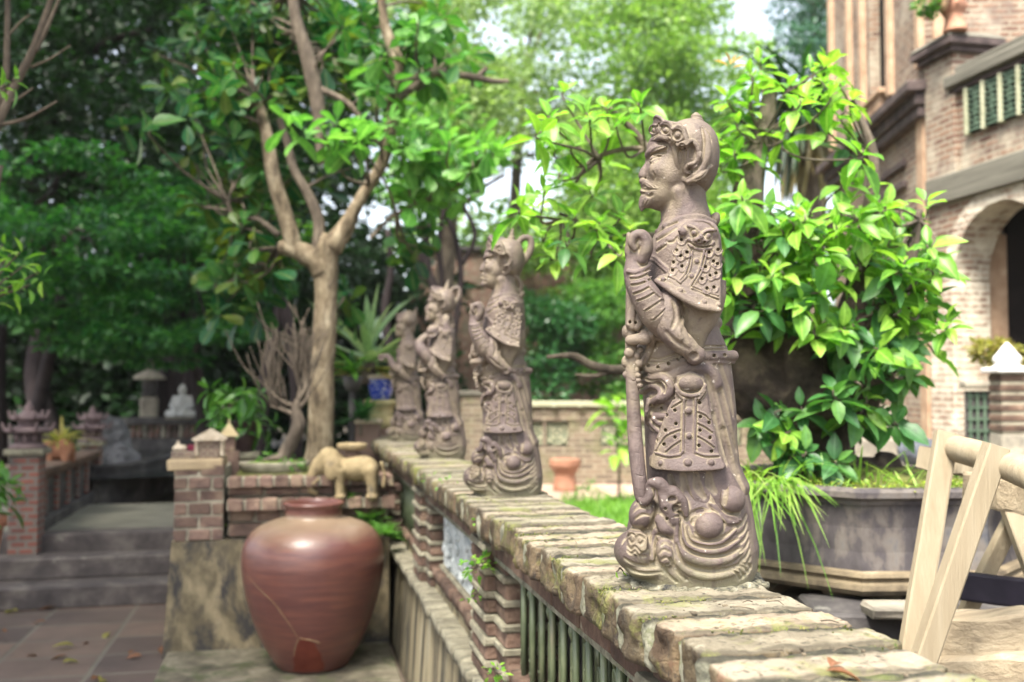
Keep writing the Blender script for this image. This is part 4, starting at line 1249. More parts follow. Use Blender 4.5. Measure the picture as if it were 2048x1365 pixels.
    while n < 150:
        x, y = r.uniform(1430, 1890), r.uniform(360, 950)
        if poly_sdf(poly, x, y) > 0: continue
        if poly_sdf(hollow, x, y) < -4 and r.uniform() < .93: continue
        front = r.uniform() < .6
        z = 3.38 + r.uniform(0, .2) if front else 3.75 + r.uniform(0, .45)
        P3.append(at(x, y, z)); D3.append(np.array([r.normal(0, .5), r.normal(-.55 if front else .1, .4), r.uniform(.3, 1)])); n += 1
    P3, D3 = np.array(P3), np.array(D3)
    # twigs reaching back to the nearest limb
    nodes = np.array([at(*q) for q in ((1495, 470, 3.75), (1528, 270, 3.75), (1735, 300, 3.85), (1290, 298, 3.6), (1200, 320, 3.6), (1200, 460, 3.7), (1560, 680, 3.7), (1730, 520, 3.9), (1790, 600, 3.75), (1840, 440, 3.75), (1620, 860, 3.75), (1700, 780, 3.7), (1520, 580, 3.7), (1640, 450, 3.8), (1120, 440, 3.7))])
    for tp, d in zip(P3, D3):
        q = nodes[np.linalg.norm(nodes - tp, axis=1).argmin()]
        m = (q + tp) / 2 - unit(d) * .04 + r.normal(0, .02, 3)
        b.tube(spline([q, m, tp - unit(d) * .03, tp], 4), (.006, .004, .003), 5)
    b.build('branches', M_bark, t_, True)
    zt = P3[:, 2]
    young = (r.uniform(size=len(P3)) < np.clip((zt - 1.45) * 1.1 + .25, .12, .9))
    for nm, msk, mat, L in (('young_leaves', young, LEAF_LIME, .128), ('mature_leaves', ~young, LEAF_GLOSS2, .140)):
        P, D, N, LL = rosettes(P3[msk], D3[msk], (6, 10), L, up=.1, droop=.42, r=r, jitter=.25)
        leaves(nm, P, D, N, LL, LL * r.uniform(.42, .6, len(P)), mat, t_, 'oval', curl=r.uniform(-.02, .22, len(P)))
    P, D, N, LL = rosettes(np.array([at(1462, 122, 3.7)]), np.array([[0, 0, 1.]]), (6, 6), .07, up=.7, droop=0, r=r)
    leaves('reddish_shoot', P, D, N, LL, LL * .35, leaf_mat('orange shoot', [(.4, .2, .05), (.5, .3, .08)], .4), t_, 'oval')
LEAF_GLOSS2 = leaf_mat('broad bonsai leaf', [(.028, .1, .03), (.052, .165, .04), (.1, .235, .045), (.04, .13, .04)], .36, .42, spec=.4)
build_bonsai()

def build_basin_grass():
    r = np.random.default_rng(31)
    a0 = math.atan2(-BC[1], -BC[0])
    P, D, N, L, C = [], [], [], [], []
    for k in range(300):
        if k < 75:          # hanging tuft behind the statue
            b = at(r.uniform(1478, 1585), r.uniform(962, 985), 3.32 + r.uniform(-.03, .12)); out = unit(np.array([-.25, -.9, 0]) + r.normal(0, .25, 3)); el = r.uniform(.2, .9); l = r.uniform(.12, .27); c = r.uniform(.7, 1.35)
        else:
            az = a0 + r.normal(0, .9); rr = r.uniform(.2, .52); b = np.array([BC[0] + rr * cos(az), BC[1] + rr * sin(az), 1.16]); out = unit(np.array([r.normal(0, 1), r.normal(-.3, 1), 0])); el = r.uniform(.5, 1.4); l = r.uniform(.04, .2 if k < 150 else .1); c = r.uniform(.1, .8)
        d = out * cos(el) + np.array([0, 0, sin(el)]); n = -out * sin(el) + np.array([0, 0, cos(el)])
        P.append(b); D.append(d); N.append(n); L.append(l); C.append(c)
    n = len(P)
    o = leaves('basin_grass', P, D, N, np.array(L), r.uniform(.005, .010, n), leaf_mat('grass blade', [(.1, .24, .03), (.2, .36, .06), (.32, .42, .12)], .4), None, 'blade', curl=np.array(C))
    tag(o, 'long grass blades hanging over the rim of the octagonal basin', 'grass', kind='stuff')
    P, d = clumps([(BC[0] + .45 * cos(a0 + q), BC[1] + .45 * sin(a0 + q), 1.16) for q in np.linspace(-1.4, 1.4, 9)], [.11] * 9, 1500, .22, r)
    D, N = rand_leaf_dirs(d, r)
    o = leaves('basin_moss', P, D, N, r.uniform(.008, .02, 1500), .01, leaf_mat('moss tuft', [(.12, .2, .02), (.22, .28, .03), (.3, .3, .08)], .3), None, 'small')
    tag(o, 'bright moss covering the soil of the octagonal basin', 'moss', kind='stuff')
build_basin_grass()

# ---- wooden trestle, plank and timbers
M_wood = surf('raw pale timber', [(.3, (.235, .19, .125)), (.5, (.265, .22, .148)), (.7, (.30, .255, .18))], 30, .88, .7, .004, 160, ((.15, .115, .08), .62, .74), (1, 1, .03), stain_scale=12, wave=0.0)
M_wood2 = surf('grey weathered timber', [(.25, (.16, .125, .085)), (.5, (.3, .245, .165)), (.75, (.4, .34, .24))], 16, .9, .9, .008, 90, ((.08, .06, .045), .56, .7), (.07, 1, 1), stain_scale=9, wave=0.0)
M_black = surf('black painted plank', [(.3, (.008, .007, .012)), (.7, (.022, .018, .03))], 6, .6, .3, .004)
def beam(mb, A, B, w, h, side=(0, 0, 1), b=.004, jit=.0022, nseg=8):
    """sawn bar from A to B, slightly uneven"""
    A, B = np.asarray(A, float), np.asarray(B, float)
    d = unit(B - A); s = unit(np.cross(d, side)); u = np.cross(s, d)
    n = nseg; V, F = [], []
    for i in range(n + 1):
        c = A + (B - A) * i / n + s * rng.normal(0, jit) + u * rng.normal(0, jit)
        for (p, q) in ((-1, -1 + .16), (-1 + .16, -1), (1 - .16, -1), (1, -1 + .16), (1, 1 - .16), (1 - .16, 1), (-1 + .16, 1), (-1, 1 - .16)):
            V.append(c + s * p * w / 2 + u * q * h / 2 + rng.normal(0, jit * .4, 3))
    for i in range(n):
        for k in range(8): F.append((i * 8 + k, i * 8 + (k + 1) % 8, i * 8 + 8 + (k + 1) % 8, i * 8 + 8 + k))
    F.append(tuple(range(8))[::-1]); F.append(tuple(range(n * 8, n * 8 + 8)))
    return mb.add(V, F)
def build_trestle():
    t_ = thing('wooden_trestle', 'rough pale wooden trestle with two leaning legs and a log on top', 'trestle', (0, 0, 0))
    view = -EY
    def leg(a, b, w, h, name='leg'):
        m = MB(); A, B = at(*a), at(*b)
        g = B + (B - A) * ((B[2] - 0.01) / (A[2] - B[2])) if B[2] > .02 else B
        beam(m, A, g, w, h, EX, jit=.0007, nseg=10); m.build(name, M_wood, t_)
    leg((1893, 866, 2.62), (1824, 1285, 2.50), .030, .056)
    leg((1993, 892, 2.36), (1848, 1315, 2.36), .044, .052)
    leg((2010, 985, 2.75), (2062, 1125, 2.70), .03, .05); leg((2052, 985, 2.75), (1990, 1110, 2.8), .03, .045)
    m = MB(); A, B = at(1890, 892, 2.66), at(2090, 962, 2.22)
    m.tube(spline([A, (A + B) / 2 + np.array([0, 0, .008]), B], 6), (.034, .036, .038), 14); m.build('log', M_wood, t_, True)
    m = MB(); beam(m, at(1846, 917, 2.72), at(1945, 935, 2.76), .06, .062, (0, 0, 1)); m.build('crosspiece', M_wood, t_)
    m = MB(); beam(m, at(1936, 975, 2.7), at(2080, 1000, 2.5), .03, .085, (0, 0, 1)); m.build('side_board', M_wood2, t_)
    m = MB(); beam(m, at(1926, 1172, 2.8), at(2120, 1196, 2.62), .03, .078, (0, 0, 1), jit=.0005); o = m.build('dark_plank', M_black)
    tag(o, 'black painted plank lying behind the trestle legs', 'plank')
    for i, (a, b, w, h, lb) in enumerate((((1835, 1265, 2.62), (2130, 1262, 2.5), .12, .10, 'thick grey timber beam behind the trestle feet, upper of the two'),
                                      ((1700, 1352, 2.7), (2130, 1350, 2.45), .16, .125, 'thick grey timber beam behind the trestle feet, lower of the two'))):
        m = MB(); beam(m, at(*a), at(*b), w, h, (0, 0, 1), b=.006, jit=.003); o = m.build('timber_beam', M_wood2); tag(o, lb, 'timber', 'timber beams behind the trestle')
    c = at(1800, 1204, 3.0)
    m = MB(); m.box((c[0], c[1], .83), (.2, .14, .03), -.3, .006, jit=.003); o = m.build('stone_slab', M_conc); tag(o, 'pale flat slab under the basin beside the trestle leg', 'slab')
    m = MB(); m.box((c[0] + .25, c[1] + .1, .405), (.9, .3, .81), -.3, .01); o = m.build('block_base', M_dconc); tag(o, 'dark block carrying the pale slab beside the basin', 'block')
build_trestle()

# ---- brick building
M_bld = brick_mat('pale weathered brickwork', (.1, .045, .033), (.25, .15, .1), (.28, .24, .18), .15, .048, .011, ((.15, .11, .09), .5, .66, 3.2), .9, .9, ((.36, .315, .24), .5, .64, 2.4))
M_bld2 = brick_mat('limewashed brickwork', (.18, .1, .07), (.33, .235, .17), (.42, .375, .3), .15, .048, .013, ((.6, .55, .44), .44, .6, 4.0), .6, .9)
M_orange = surf('orange terracotta trim', [(.3, (.3, .19, .12)), (.6, (.43, .3, .2)), (.8, (.5, .41, .3))], 9, .9, .5, .01, 50, island=.1)
M_dtrim = surf('dark weathered moulding', [(.3, (.035, .027, .027)), (.6, (.1, .075, .07)), (.8, (.22, .17, .15))], 8, .9, .6, .01, 40)
M_gband = surf('grey plaster band', [(.3, (.085, .08, .064)), (.7, (.18, .17, .138))], 6, .9, .3, stretch=(1, .3, 6))
M_void = surf('unlit room wall', [(.3, (.008, .006, .006)), (.7, (.022, .016, .015))], 4, .95, .2)  # near-black colour stands in for the darkness inside openings
XF = 4.96
def build_building():
    g = thing('brick_building', 'tall weathered brick building with arched gallery, balustrade and corner tower', 'building', (0, 0, 0))
    # gallery wall with an arch: outline in (y, z), extruded in x
    yc, rad, spring, y0, y1, zt = 6.22, .53, 2.33, 3.0, 7.02, 3.77
    arch = [(yc + rad * cos(t), spring + rad * sin(t)) for t in np.linspace(0, pi, 25)]
    y2c = yc - 1.55; arch2 = [(y2c + rad * cos(t), spring + rad * sin(t)) for t in np.linspace(0, pi, 25)]
    out = [(y0, 0), (y0, zt), (y1, zt), (y1, 0), (yc + rad, 0)] + arch + [(yc - rad, 0), (y2c + rad, 0)] + arch2 + [(y2c - rad, 0)]
    b = MB(); b.prism(out, 0, XF, XF + .30); b.build('gallery_wall', M_bld, g)
    # limewashed piers with brick showing
    b = MB(); b.box((XF + .15, 6.885, 1.16), (.33, .29, 2.32), 0, .006); b.build('pier', M_bld2, g)
    b = MB(); b.box((XF + .15, 5.45, 1.16), (.33, .5, 2.32), 0, .006); b.build('pier', M_bld2, g)
    for (c, q) in ((yc, arch), (y2c, arch2)):
        n = 22; b = MB()
        for i in range(n):
            t = pi * (i + .5) / n
            M = np.array([[1, 0, 0], [0, cos(t - pi / 2), -sin(t - pi / 2)], [0, sin(t - pi / 2), cos(t - pi / 2)]])
            b.box((XF + .148, c + (rad + .05) * cos(t), spring + (rad + .05) * sin(t)), (.312, .077, .13), 0, .004, M, .002)
        b.build('arch_ring', M_bld2, g)
    b = MB(); b.box((XF + .01, (y0 + y1) / 2, 3.04), (.12, y1 - y0, .215), 0, .01); b.build('band', M_gband, g)
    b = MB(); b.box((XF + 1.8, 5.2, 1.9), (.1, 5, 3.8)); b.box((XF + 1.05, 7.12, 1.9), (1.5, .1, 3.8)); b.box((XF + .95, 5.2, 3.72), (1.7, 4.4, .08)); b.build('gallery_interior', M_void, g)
    b = MB(); b.box((XF + .12, 4.9, 3.845), (.40, 3.65, .09), 0, .01); b.box((XF + .12, 4.9, 3.93), (.30, 3.6, .06), 0, .01); b.build('balustrade_rail', M_gband, g)
    b = MB(); b.box((XF + .12, 4.9, 3.775), (.32, 3.62, .04), 0, .006); b.build('rail_moulding', M_dtrim, g)
    for k in range(5):
        yb = 6.42 - .185 * k
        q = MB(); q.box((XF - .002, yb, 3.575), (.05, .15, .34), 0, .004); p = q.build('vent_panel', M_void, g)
        q = MB()
        for z in np.linspace(3.42, 3.73, 9): q.box((XF - .03, yb, z), (.02, .15, .012), rng.uniform(-.05, .05))
        for y in (-.045, 0, .045): q.tube([(XF - .03, yb + y, 3.41), (XF - .03, yb + y * -.6, 3.575), (XF - .03, yb + y, 3.74)], .007, 5)
        q.build('vent_grille', M_glaze2, p)
        q = MB(); q.box((XF - .02, yb + .0925, 3.575), (.06, .035, .36), 0, .004); q.build('mullion', M_gband2, g)
    b = MB(); b.box((XF + .13, 6.83, 3.6), (.34, .36, .95), 0, .006); b.build('corner_pedestal', M_bld, g)
    b = MB(); b.box((XF + .13, 6.83, 4.1), (.42, .44, .05), 0, .006); b.box((XF + .13, 6.83, 4.15), (.5, .52, .06), 0, .01); b.build('pedestal_moulding', M_dtrim, g)
    b = MB(); b.lathe([(.36, 4.185), (.3, 4.23), (.2, 4.24)], (XF + .13, 6.83, 0), 4, rz=pi / 4); b.build('pedestal_cap', M_gband, g)
    # tower in its own direction
    ta = R_(16.5); ty = np.array([sin(ta), cos(ta), 0]); tx = np.array([cos(ta), -sin(ta), 0]); O = np.array([XF, 7.05, 0])
    def tw(s, d, z): return O + ty * s + tx * d + np.array([0, 0, z])
    t_ = bpy.data.objects.new('tower', None); COL.objects.link(t_); t_.parent = g; t_.location = O; t_.rotation_euler = (0, 0, -ta)
    q = MB(); q.box((1.75, -.085, 1.85), (2.38, .04, 3.7)); q.build('gallery_dark_liner', M_void, t_)  # black liner added over the tower brick so the arch looks dark inside
    q = MB(); q.box((.47, -.10, 1.35), (.15, .10, 2.7), 0, .006); q.build('door_jamb', M_orange, t_)
    # local frame: x = depth into the tower, y = along the visible face
    wz0, wz1, ws0, ws1 = 4.25, 6.3, 1.02, 1.55
    wc, wr = (ws0 + ws1) / 2, (ws1 - ws0) / 2
    # the face is made of panels around the window so that the opening is real
    b = MB()
    b.box((.05, ws0 / 2, 4.75), (.1, ws0, 9.5)); b.box((.05, (ws1 + 3) / 2, 4.75), (.1, 3 - ws1, 9.5)); b.box((.0505, wc, wz0 / 2), (.099, ws1 - ws0, wz0)); b.box((.0505, wc, (wz1 + wr + 9.5) / 2), (.099, ws1 - ws0, 9.5 - wz1 - wr))
    for sg in (0, 1):
        pts = [(ws0, wz1), (ws0, wz1 + wr)] + [(wc - wr * sin(t), wz1 + wr * cos(t)) for t in np.linspace(0, pi / 2, 9)][:-1] if sg == 0 else [(ws1, wz1), (ws1, wz1 + wr)] + [(wc + wr * sin(t), wz1 + wr * cos(t)) for t in np.linspace(0, pi / 2, 9)][:-1]
        b.prism(pts, 0, .002, .098)
    b.box((1.6, .15, 4.75), (2.6, .3, 9.5)); b.box((1.6, 2.85, 4.75), (2.6, .3, 9.5)); b.box((2.85, 1.5, 4.75), (.3, 3, 9.5))
    b.build('tower_wall', M_bld, t_)
    b = MB(); b.box((.16, wc, 5.4), (.08, .9, 2.9)); b.build('window_dark_panel', M_void, t_)  # black panel stands in for the darkness behind the window opening
    for s_ in (.06, .85, 1.72, 2.2, 2.93):
        q = MB(); q.box((-.02, s_, 6.8), (.06, .11, 5.4), 0, .006); q.build('pilaster', M_orange, t_)
    q = MB(); q.box((-.02, 1.5, 3.82), (.16, 3.1, .10), 0, .01); q.box((-.05, 1.5, 3.92), (.24, 3.16, .09), 0, .01); q.box((-.025, 1.5, 3.72), (.10, 3.06, .08), 0, .008); q.build('cornice', M_dtrim, t_)
    q = MB(); q.box((1.6, -.02, 3.9), (3, .12, .1), 0, .01); q.build('cornice', M_dtrim, t_)
    q = MB(); q.box((-.01, wc, 4.2), (.16, .62, .05), 0, .006)
    for k in range(5): q.box((-.04, ws0 + .05 + k * .11, 4.08), (.05, .05, .2), 0, .004)
    q.build('window_sill', M_orange, t_)
    for z, a, e in ((3.42, .5, 1.5), (3.24, .5, 1.5)):
        q = MB(); q.box((-.015, (a + e) / 2, z), (.05, e - a, .055), 0, .004); q.build('moulding', M_dtrim, t_)  # dark strips stand in for shaded recess slots
    q = MB(); q.box((-.008, .10, 1.85), (.04, .16, 3.7), 0, .004); q.build('corner_strip', M_orange, t_)
    for d in (.12, 1.1, 1.3):
        q = MB(); q.box((d, -.02, 6.7), (.12, .06, 5.4), 0, .006); q.build('pilaster', M_orange, t_)
M_glaze2 = surf('green glazed grille', [(.3, (.035, .065, .045)), (.7, (.13, .19, .13))], 12, .4, .2)
M_gband2 = surf('pale green trim', [(.3, (.26, .27, .17)), (.7, (.4, .4, .28))], 9, .8, .3)
build_building()

def build_bust():
    c = at(1905, 90, 7.62)
    t_ = thing('head_shaped_pot', 'terracotta head shaped pot with plaited hair on the gallery corner pedestal', 'pot', (c[0], c[1], 4.235), -YAW)
    t_.scale = (.74, .74, .66)
    mt = surf('terracotta bust', [(.3, (.28, .13, .08)), (.7, (.45, .25, .16))], 6, .7, .3)
    f = Field((-.22, -.2, -.01), (.22, .22, .6), .009)
    fch(f, [(.03, 0, .0), (.02, 0, .12)], (.12, .09), .03); fell(f, (0, 0, .3), (.125, .13, .17), .04); fell(f, (.09, -.02, .26), (.05, .05, .07), .03)
    fell(f, (.13, -.02, .28), (.03, .03, .03), .02); fell(f, (0, -.12, .27), (.02, .03, .04), .01)
    V, F = f.mesh(); mesh_obj('bust', V, F, mt, t_)
    f = Field((-.26, -.22, .1), (.16, .24, .62), .009)
    for k in range(7):
        a = -2.2 + k * .5; fch(f, spline([(.02, .02, .46), (-.12 * cos(a * .3), .15 * sin(a), .36), (-.13, .13 * sin(a), .2 + .02 * k)], 5), (.035, .04, .03), .01)
    fell(f, (-.03, .03, .37), (.12, .13, .12), .03)
    V, F = f.mesh(); mesh_obj('hair', V, F, surf('ochre plaited hair', [(.3, (.2, .12, .06)), (.7, (.36, .25, .15))], 9, .8), t_)
    r = np.random.default_rng(2); P, d = clumps([(-.19, -.02, .2)], [.09], 220, 1.2, r); D, N = rand_leaf_dirs(d, r)
    fern = thing('wall_fern', 'small green weed growing beside the head shaped pot', 'plant', (c[0], c[1], 4.235), -YAW)
    leaves('leaves', P, D, N, r.uniform(.03, .06, 220), .03, LEAF_MID, fern, 'small')
build_bust()

def build_gatepost():
    c = at(2018, 870, 6.4)
    t_ = thing('gate_post', 'short banded brick gate post with a white pointed finial', 'post', (c[0], c[1], 0), -YAW)
    b = MB(); b.box((0, 0, .6), (.17, .17, 1.2), 0, .005); b.build('post_shaft', M_conc, t_)
    b = MB()
    for k in range(6): b.box((0, 0, 1.22 + k * .064 + .02), (.175, .175, .04), 0, .005)
    b.build('brick_band', M_rbrick, t_)
    b = MB(); b.box((0, 0, 1.4), (.16, .16, .39), 0, .003); b.build('post_mortar', M_lime, t_)
    b = MB(); b.box((0, 0, 1.61), (.24, .24, .035), 0, .008); b.lathe(spline([(.1, 1.63), (.075, 1.645), (.085, 1.67), (.085, 1.69), (.06, 1.72), (.03, 1.76), (.004, 1.79)], 3), seg=16); b.build('finial', surf('white plaster', [(.3, (.55, .54, .52)), (.7, (.75, .74, .72))], 8, .8), t_)
    c2 = at(1968, 800, 6.9)
    q = thing('lattice_fence', 'short green glazed lattice fence beside the white topped gate post', 'fence', (c2[0], c2[1], 0), -YAW)
    b = MB(); b.box((0, .02, 1.25), (.24, .03, .45)); b.build('fence_back', M_dconc, q)
    b = MB()
    for k in range(5): b.box((-.1 + k * .05, -.005, 1.28), (.015, .015, .38)); b.box((0, -.006, 1.12 + k * .08), (.24, .015, .015))
    b.build('lattice', M_glaze2, q)
    b = MB(); b.box((0, 0, .51), (.3, .2, 1.02), 0, .01); b.box((0, 0, 1.52), (.3, .12, .05), 0, .01); b.build('fence_base', M_conc, q)
    r = np.random.default_rng(4); P, d = clumps([at(1985, 705, 7.2), at(2020, 715, 7.3), at(1965, 700, 7.2)], [.12, .12, .08], 500, .8, r); D, N = rand_leaf_dirs(d, r)
    s_ = thing('yellow_shrub', 'small yellow green shrub behind the white topped gate post', 'shrub', (0, 0, 0))
    leaves('leaves', P, D, N, r.uniform(.04, .08, 500), .04, LEAF_YEL, s_, 'small')
    m = MB(); m.tube([(P[:, 0].mean(), P[:, 1].mean(), 0), P.mean(0)], .015, 6); m.build('stem', M_bark, s_)
    # podium steps by the tower foot
    st = MB()
    for k in range(4):
        a = at(1800, 880 - k * 22, 8.0 + .28 * k); st.box((a[0] + .1, a[1] + .15, a[2] / 2), (1.1, .3, a[2]), -.25, .01, jit=.004)
    s2 = st.build('podium_steps', M_conc); s2['kind'] = 'structure'
    c = at(1838, 905, 6.2); f = Field((-.2, -.2, -.2), (.2, .2, .2), .012); fell(f, (0, 0, 0), (.13, .12, .09), .02); fell(f, (.07, 0, -.03), (.1, .1, .08), .03)
    V, F = f.mesh(); V = V + unit(V) * (vnoise(V, 20, 2) * .012)[:, None]
    o = mesh_obj('dark_boulder', V, F, surf('blue black stone', [(.3, (.03, .035, .045)), (.7, (.11, .12, .14))], 8, .8), None, True, c); tag(o, 'blue grey boulder behind the bonsai basin', 'rock')
    b = MB(); b.box((c[0], c[1], c[2] / 2 - .05), (.6, .5, c[2] - .06), 0, .02); o = b.build('stone_block', M_conc); tag(o, 'weathered stone block under the blue grey boulder', 'block')
build_gatepost()

# ---- low lattice wall, drum stool, sapling, grass
def build_low_wall():
    M_lb = brick_mat('mossy low wall brick', (.085, .06, .045), (.18, .135, .095), (.24, .21, .15), .24, .08, .016, ((.13, .13, .06), .5, .7))
    t_ = thing('lattice_brick_wall', 'low mossy brick wall with green tile lattice windows across the far courtyard', 'wall', (0, 0, 0))
    Z = 15.6
    A, B = at(935, 960, Z), at(1560, 960, Z); d = B - A; L = np.linalg.norm(d[:2]); a = math.atan2(d[1], d[0]); u = Z / FPX
    def part(name, mat, x0, x1, y0, y1, dep, off=0., par=t_):
        m = MB(); c = at((x0 + x1) / 2, 900, Z); n = -EY
        c = c + n * off
        m.box((c[0], c[1], (zofs(y0, Z) + zofs(y1, Z)) / 2), ((x1 - x0) * u, dep, zofs(y0, Z) - zofs(y1, Z)), -YAW, .008); return m.build(name, mat, par)
    part('wall_base', M_lb, 935, 1560, 892, 966, .3); part('wall_top', M_lb, 935, 1560, 812, 842, .3)
    part('coping', M_gband2, 930, 1565, 803, 813, .42)
    for k in range(12):
        x = 950 + k * 52; m = MB(); c = at(x, 808, Z); m.tube([c - EY * .24, c + EY * .24], .05, 8); m.build('ridge_tile', M_gband2, t_)
    xs = [(935, 985), (1045, 1062), (1085, 1092), (1135, 1200), (1245, 1255), (1300, 1370), (1420, 1430), (1480, 1560)]
    for x0, x1 in xs: part('brick_panel', M_lb, x0, x1, 842, 892, .26)
    for x0, x1 in ((985, 1045), (1062, 1085), (1092, 1135), (1200, 1245), (1255, 1300), (1370, 1420), (1430, 1480)):
        p = part('lattice_window', M_glaze2, x0, x1, 842, 892, .06)
        m = MB(); c = at((x0 + x1) / 2, 867, Z) - EY * .06
        for rr in (.09, .16): m.tube([c + EX * rr * cos(t) + np.array([0, 0, rr * sin(t)]) for t in np.linspace(0, 2 * pi, 17)], .018, 6)
        for sg in (-1, 1): m.tube([c + EX * .16 + np.array([0, 0, .16 * sg]), c - EX * .16 - np.array([0, 0, .16 * sg])], .014, 5)
        m.build('lattice_tile', M_gband2, p)
    m = thing('brick_post', 'square mossy brick post at the near end of the lattice wall', 'post', (0, 0, 0))
    part('post_shaft', M_lb, 925, 968, 790, 968, .4, .25, m); part('post_cap', M_gband, 920, 973, 782, 790, .48, .25, m)
    c = on(1130, 982, 0)
    s_ = thing('drum_stool', 'waisted orange clay drum shaped stool against the lattice wall', 'stool', (c[0], c[1], 0)); k = 15.3 / FPX
    b = MB(); b.lathe(spline([(22 * k, 0), (23 * k, 6 * k), (20 * k, 25 * k), (21 * k, 34 * k), (29 * k, 46 * k), (29.5 * k, 56 * k), (27 * k, 60 * k), (0, 61 * k)], 4), seg=28); b.build('stool_body', surf('orange brown clay', [(.3, (.22, .1, .06)), (.7, (.38, .2, .13))], 4, .6, .2), s_, True)
build_low_wall()
def build_sapling():
    c = on(1236, 1012, 0); Z = 12.6
    t_ = thing('young_sapling', 'thin young sapling with big lime leaves on the grass beyond the wall', 'sapling', (c[0], c[1], 0))
    b = MB(); b.tube(spline([(0, 0, 0), (.02, 0, .5), (-.02, 0, .95), (0, 0, 1.3)], 4), (.02, .015, .01), 7); b.build('stem', M_bark, t_, True)
    r = np.random.default_rng(6)
    T = np.array([(0, 0, 1.32), (-.12, -.05, 1.15), (.08, -.05, 1.0), (.02, -.1, .85), (-.06, 0, .75), (.1, .05, 1.2), (.06, 0, .68), (0.16, 0, 1.32), (-.2, 0, 1.3)])
    P, D, N, LL = rosettes(T, np.array([[0, -.1, 1.]] * len(T)) + r.normal(0, .2, (len(T), 3)), (4, 6), .34, up=.15, droop=.35, r=r)
    leaves('leaves', P, D, N, LL, LL * .45, LEAF_LIME, t_, 'oval', curl=.15)
    P, D, N, L, C = [], [], [], [], []
    for k in range(5200):
        x, y = r.uniform(1120, 1330), 998 + 72 * r.uniform() ** .8
        b = on(x, y, 0)
        if r.uniform() > .35 + (y - 1000) / 60 + .3 * vnoise(b * 1.0, 1.5, 4): continue
        az = r.uniform(0, 6.28); el = r.uniform(.6, 1.5); o = np.array([cos(az), sin(az), 0])
        P.append(b); D.append(o * cos(el) + np.array([0, 0, sin(el)])); N.append(-o * sin(el) + np.array([0, 0, cos(el)])); L.append(r.uniform(.06, .2)); C.append(r.uniform(.1, .7))
    o = leaves('lawn_grass', P, D, N, np.array(L), r.uniform(.012, .022, len(P)), leaf_mat('lawn blade', [(.1, .24, .03), (.2, .38, .06)], .4), None, 'blade', curl=np.array(C)); tag(o, 'patch of bright grass beyond the coping', 'grass', kind='stuff')
    sheet('lawn', [tuple(on(x, y)[:2]) for x, y in ((1150, 1002), (1340, 1000), (1420, 1090), (1130, 1090))], .008, M_moss)
    T = np.array([on(1165, 1005) + [0, 0, .18], on(1180, 1000) + [0, 0, .24], on(1150, 1010) + [0, 0, .12], on(1195, 1005) + [0, 0, .15]])
    t2 = thing('low_weed', 'low broad leaved weed at the edge of the grass', 'plant', (0, 0, 0))
    P, D, N, LL = rosettes(T, np.array([[0, 0, 1.]] * 4), (7, 9), .16, r=r); leaves('leaves', P, D, N, LL, LL * .4, LEAF_MID, t2, 'oval')
build_sapling()
# ------------------------------------------------------------------ trees, shrubs and pot plants
def tree_thing(name, label, cat, group=None):
    return thing(name, label, cat, (0, 0, 0), 0, group)

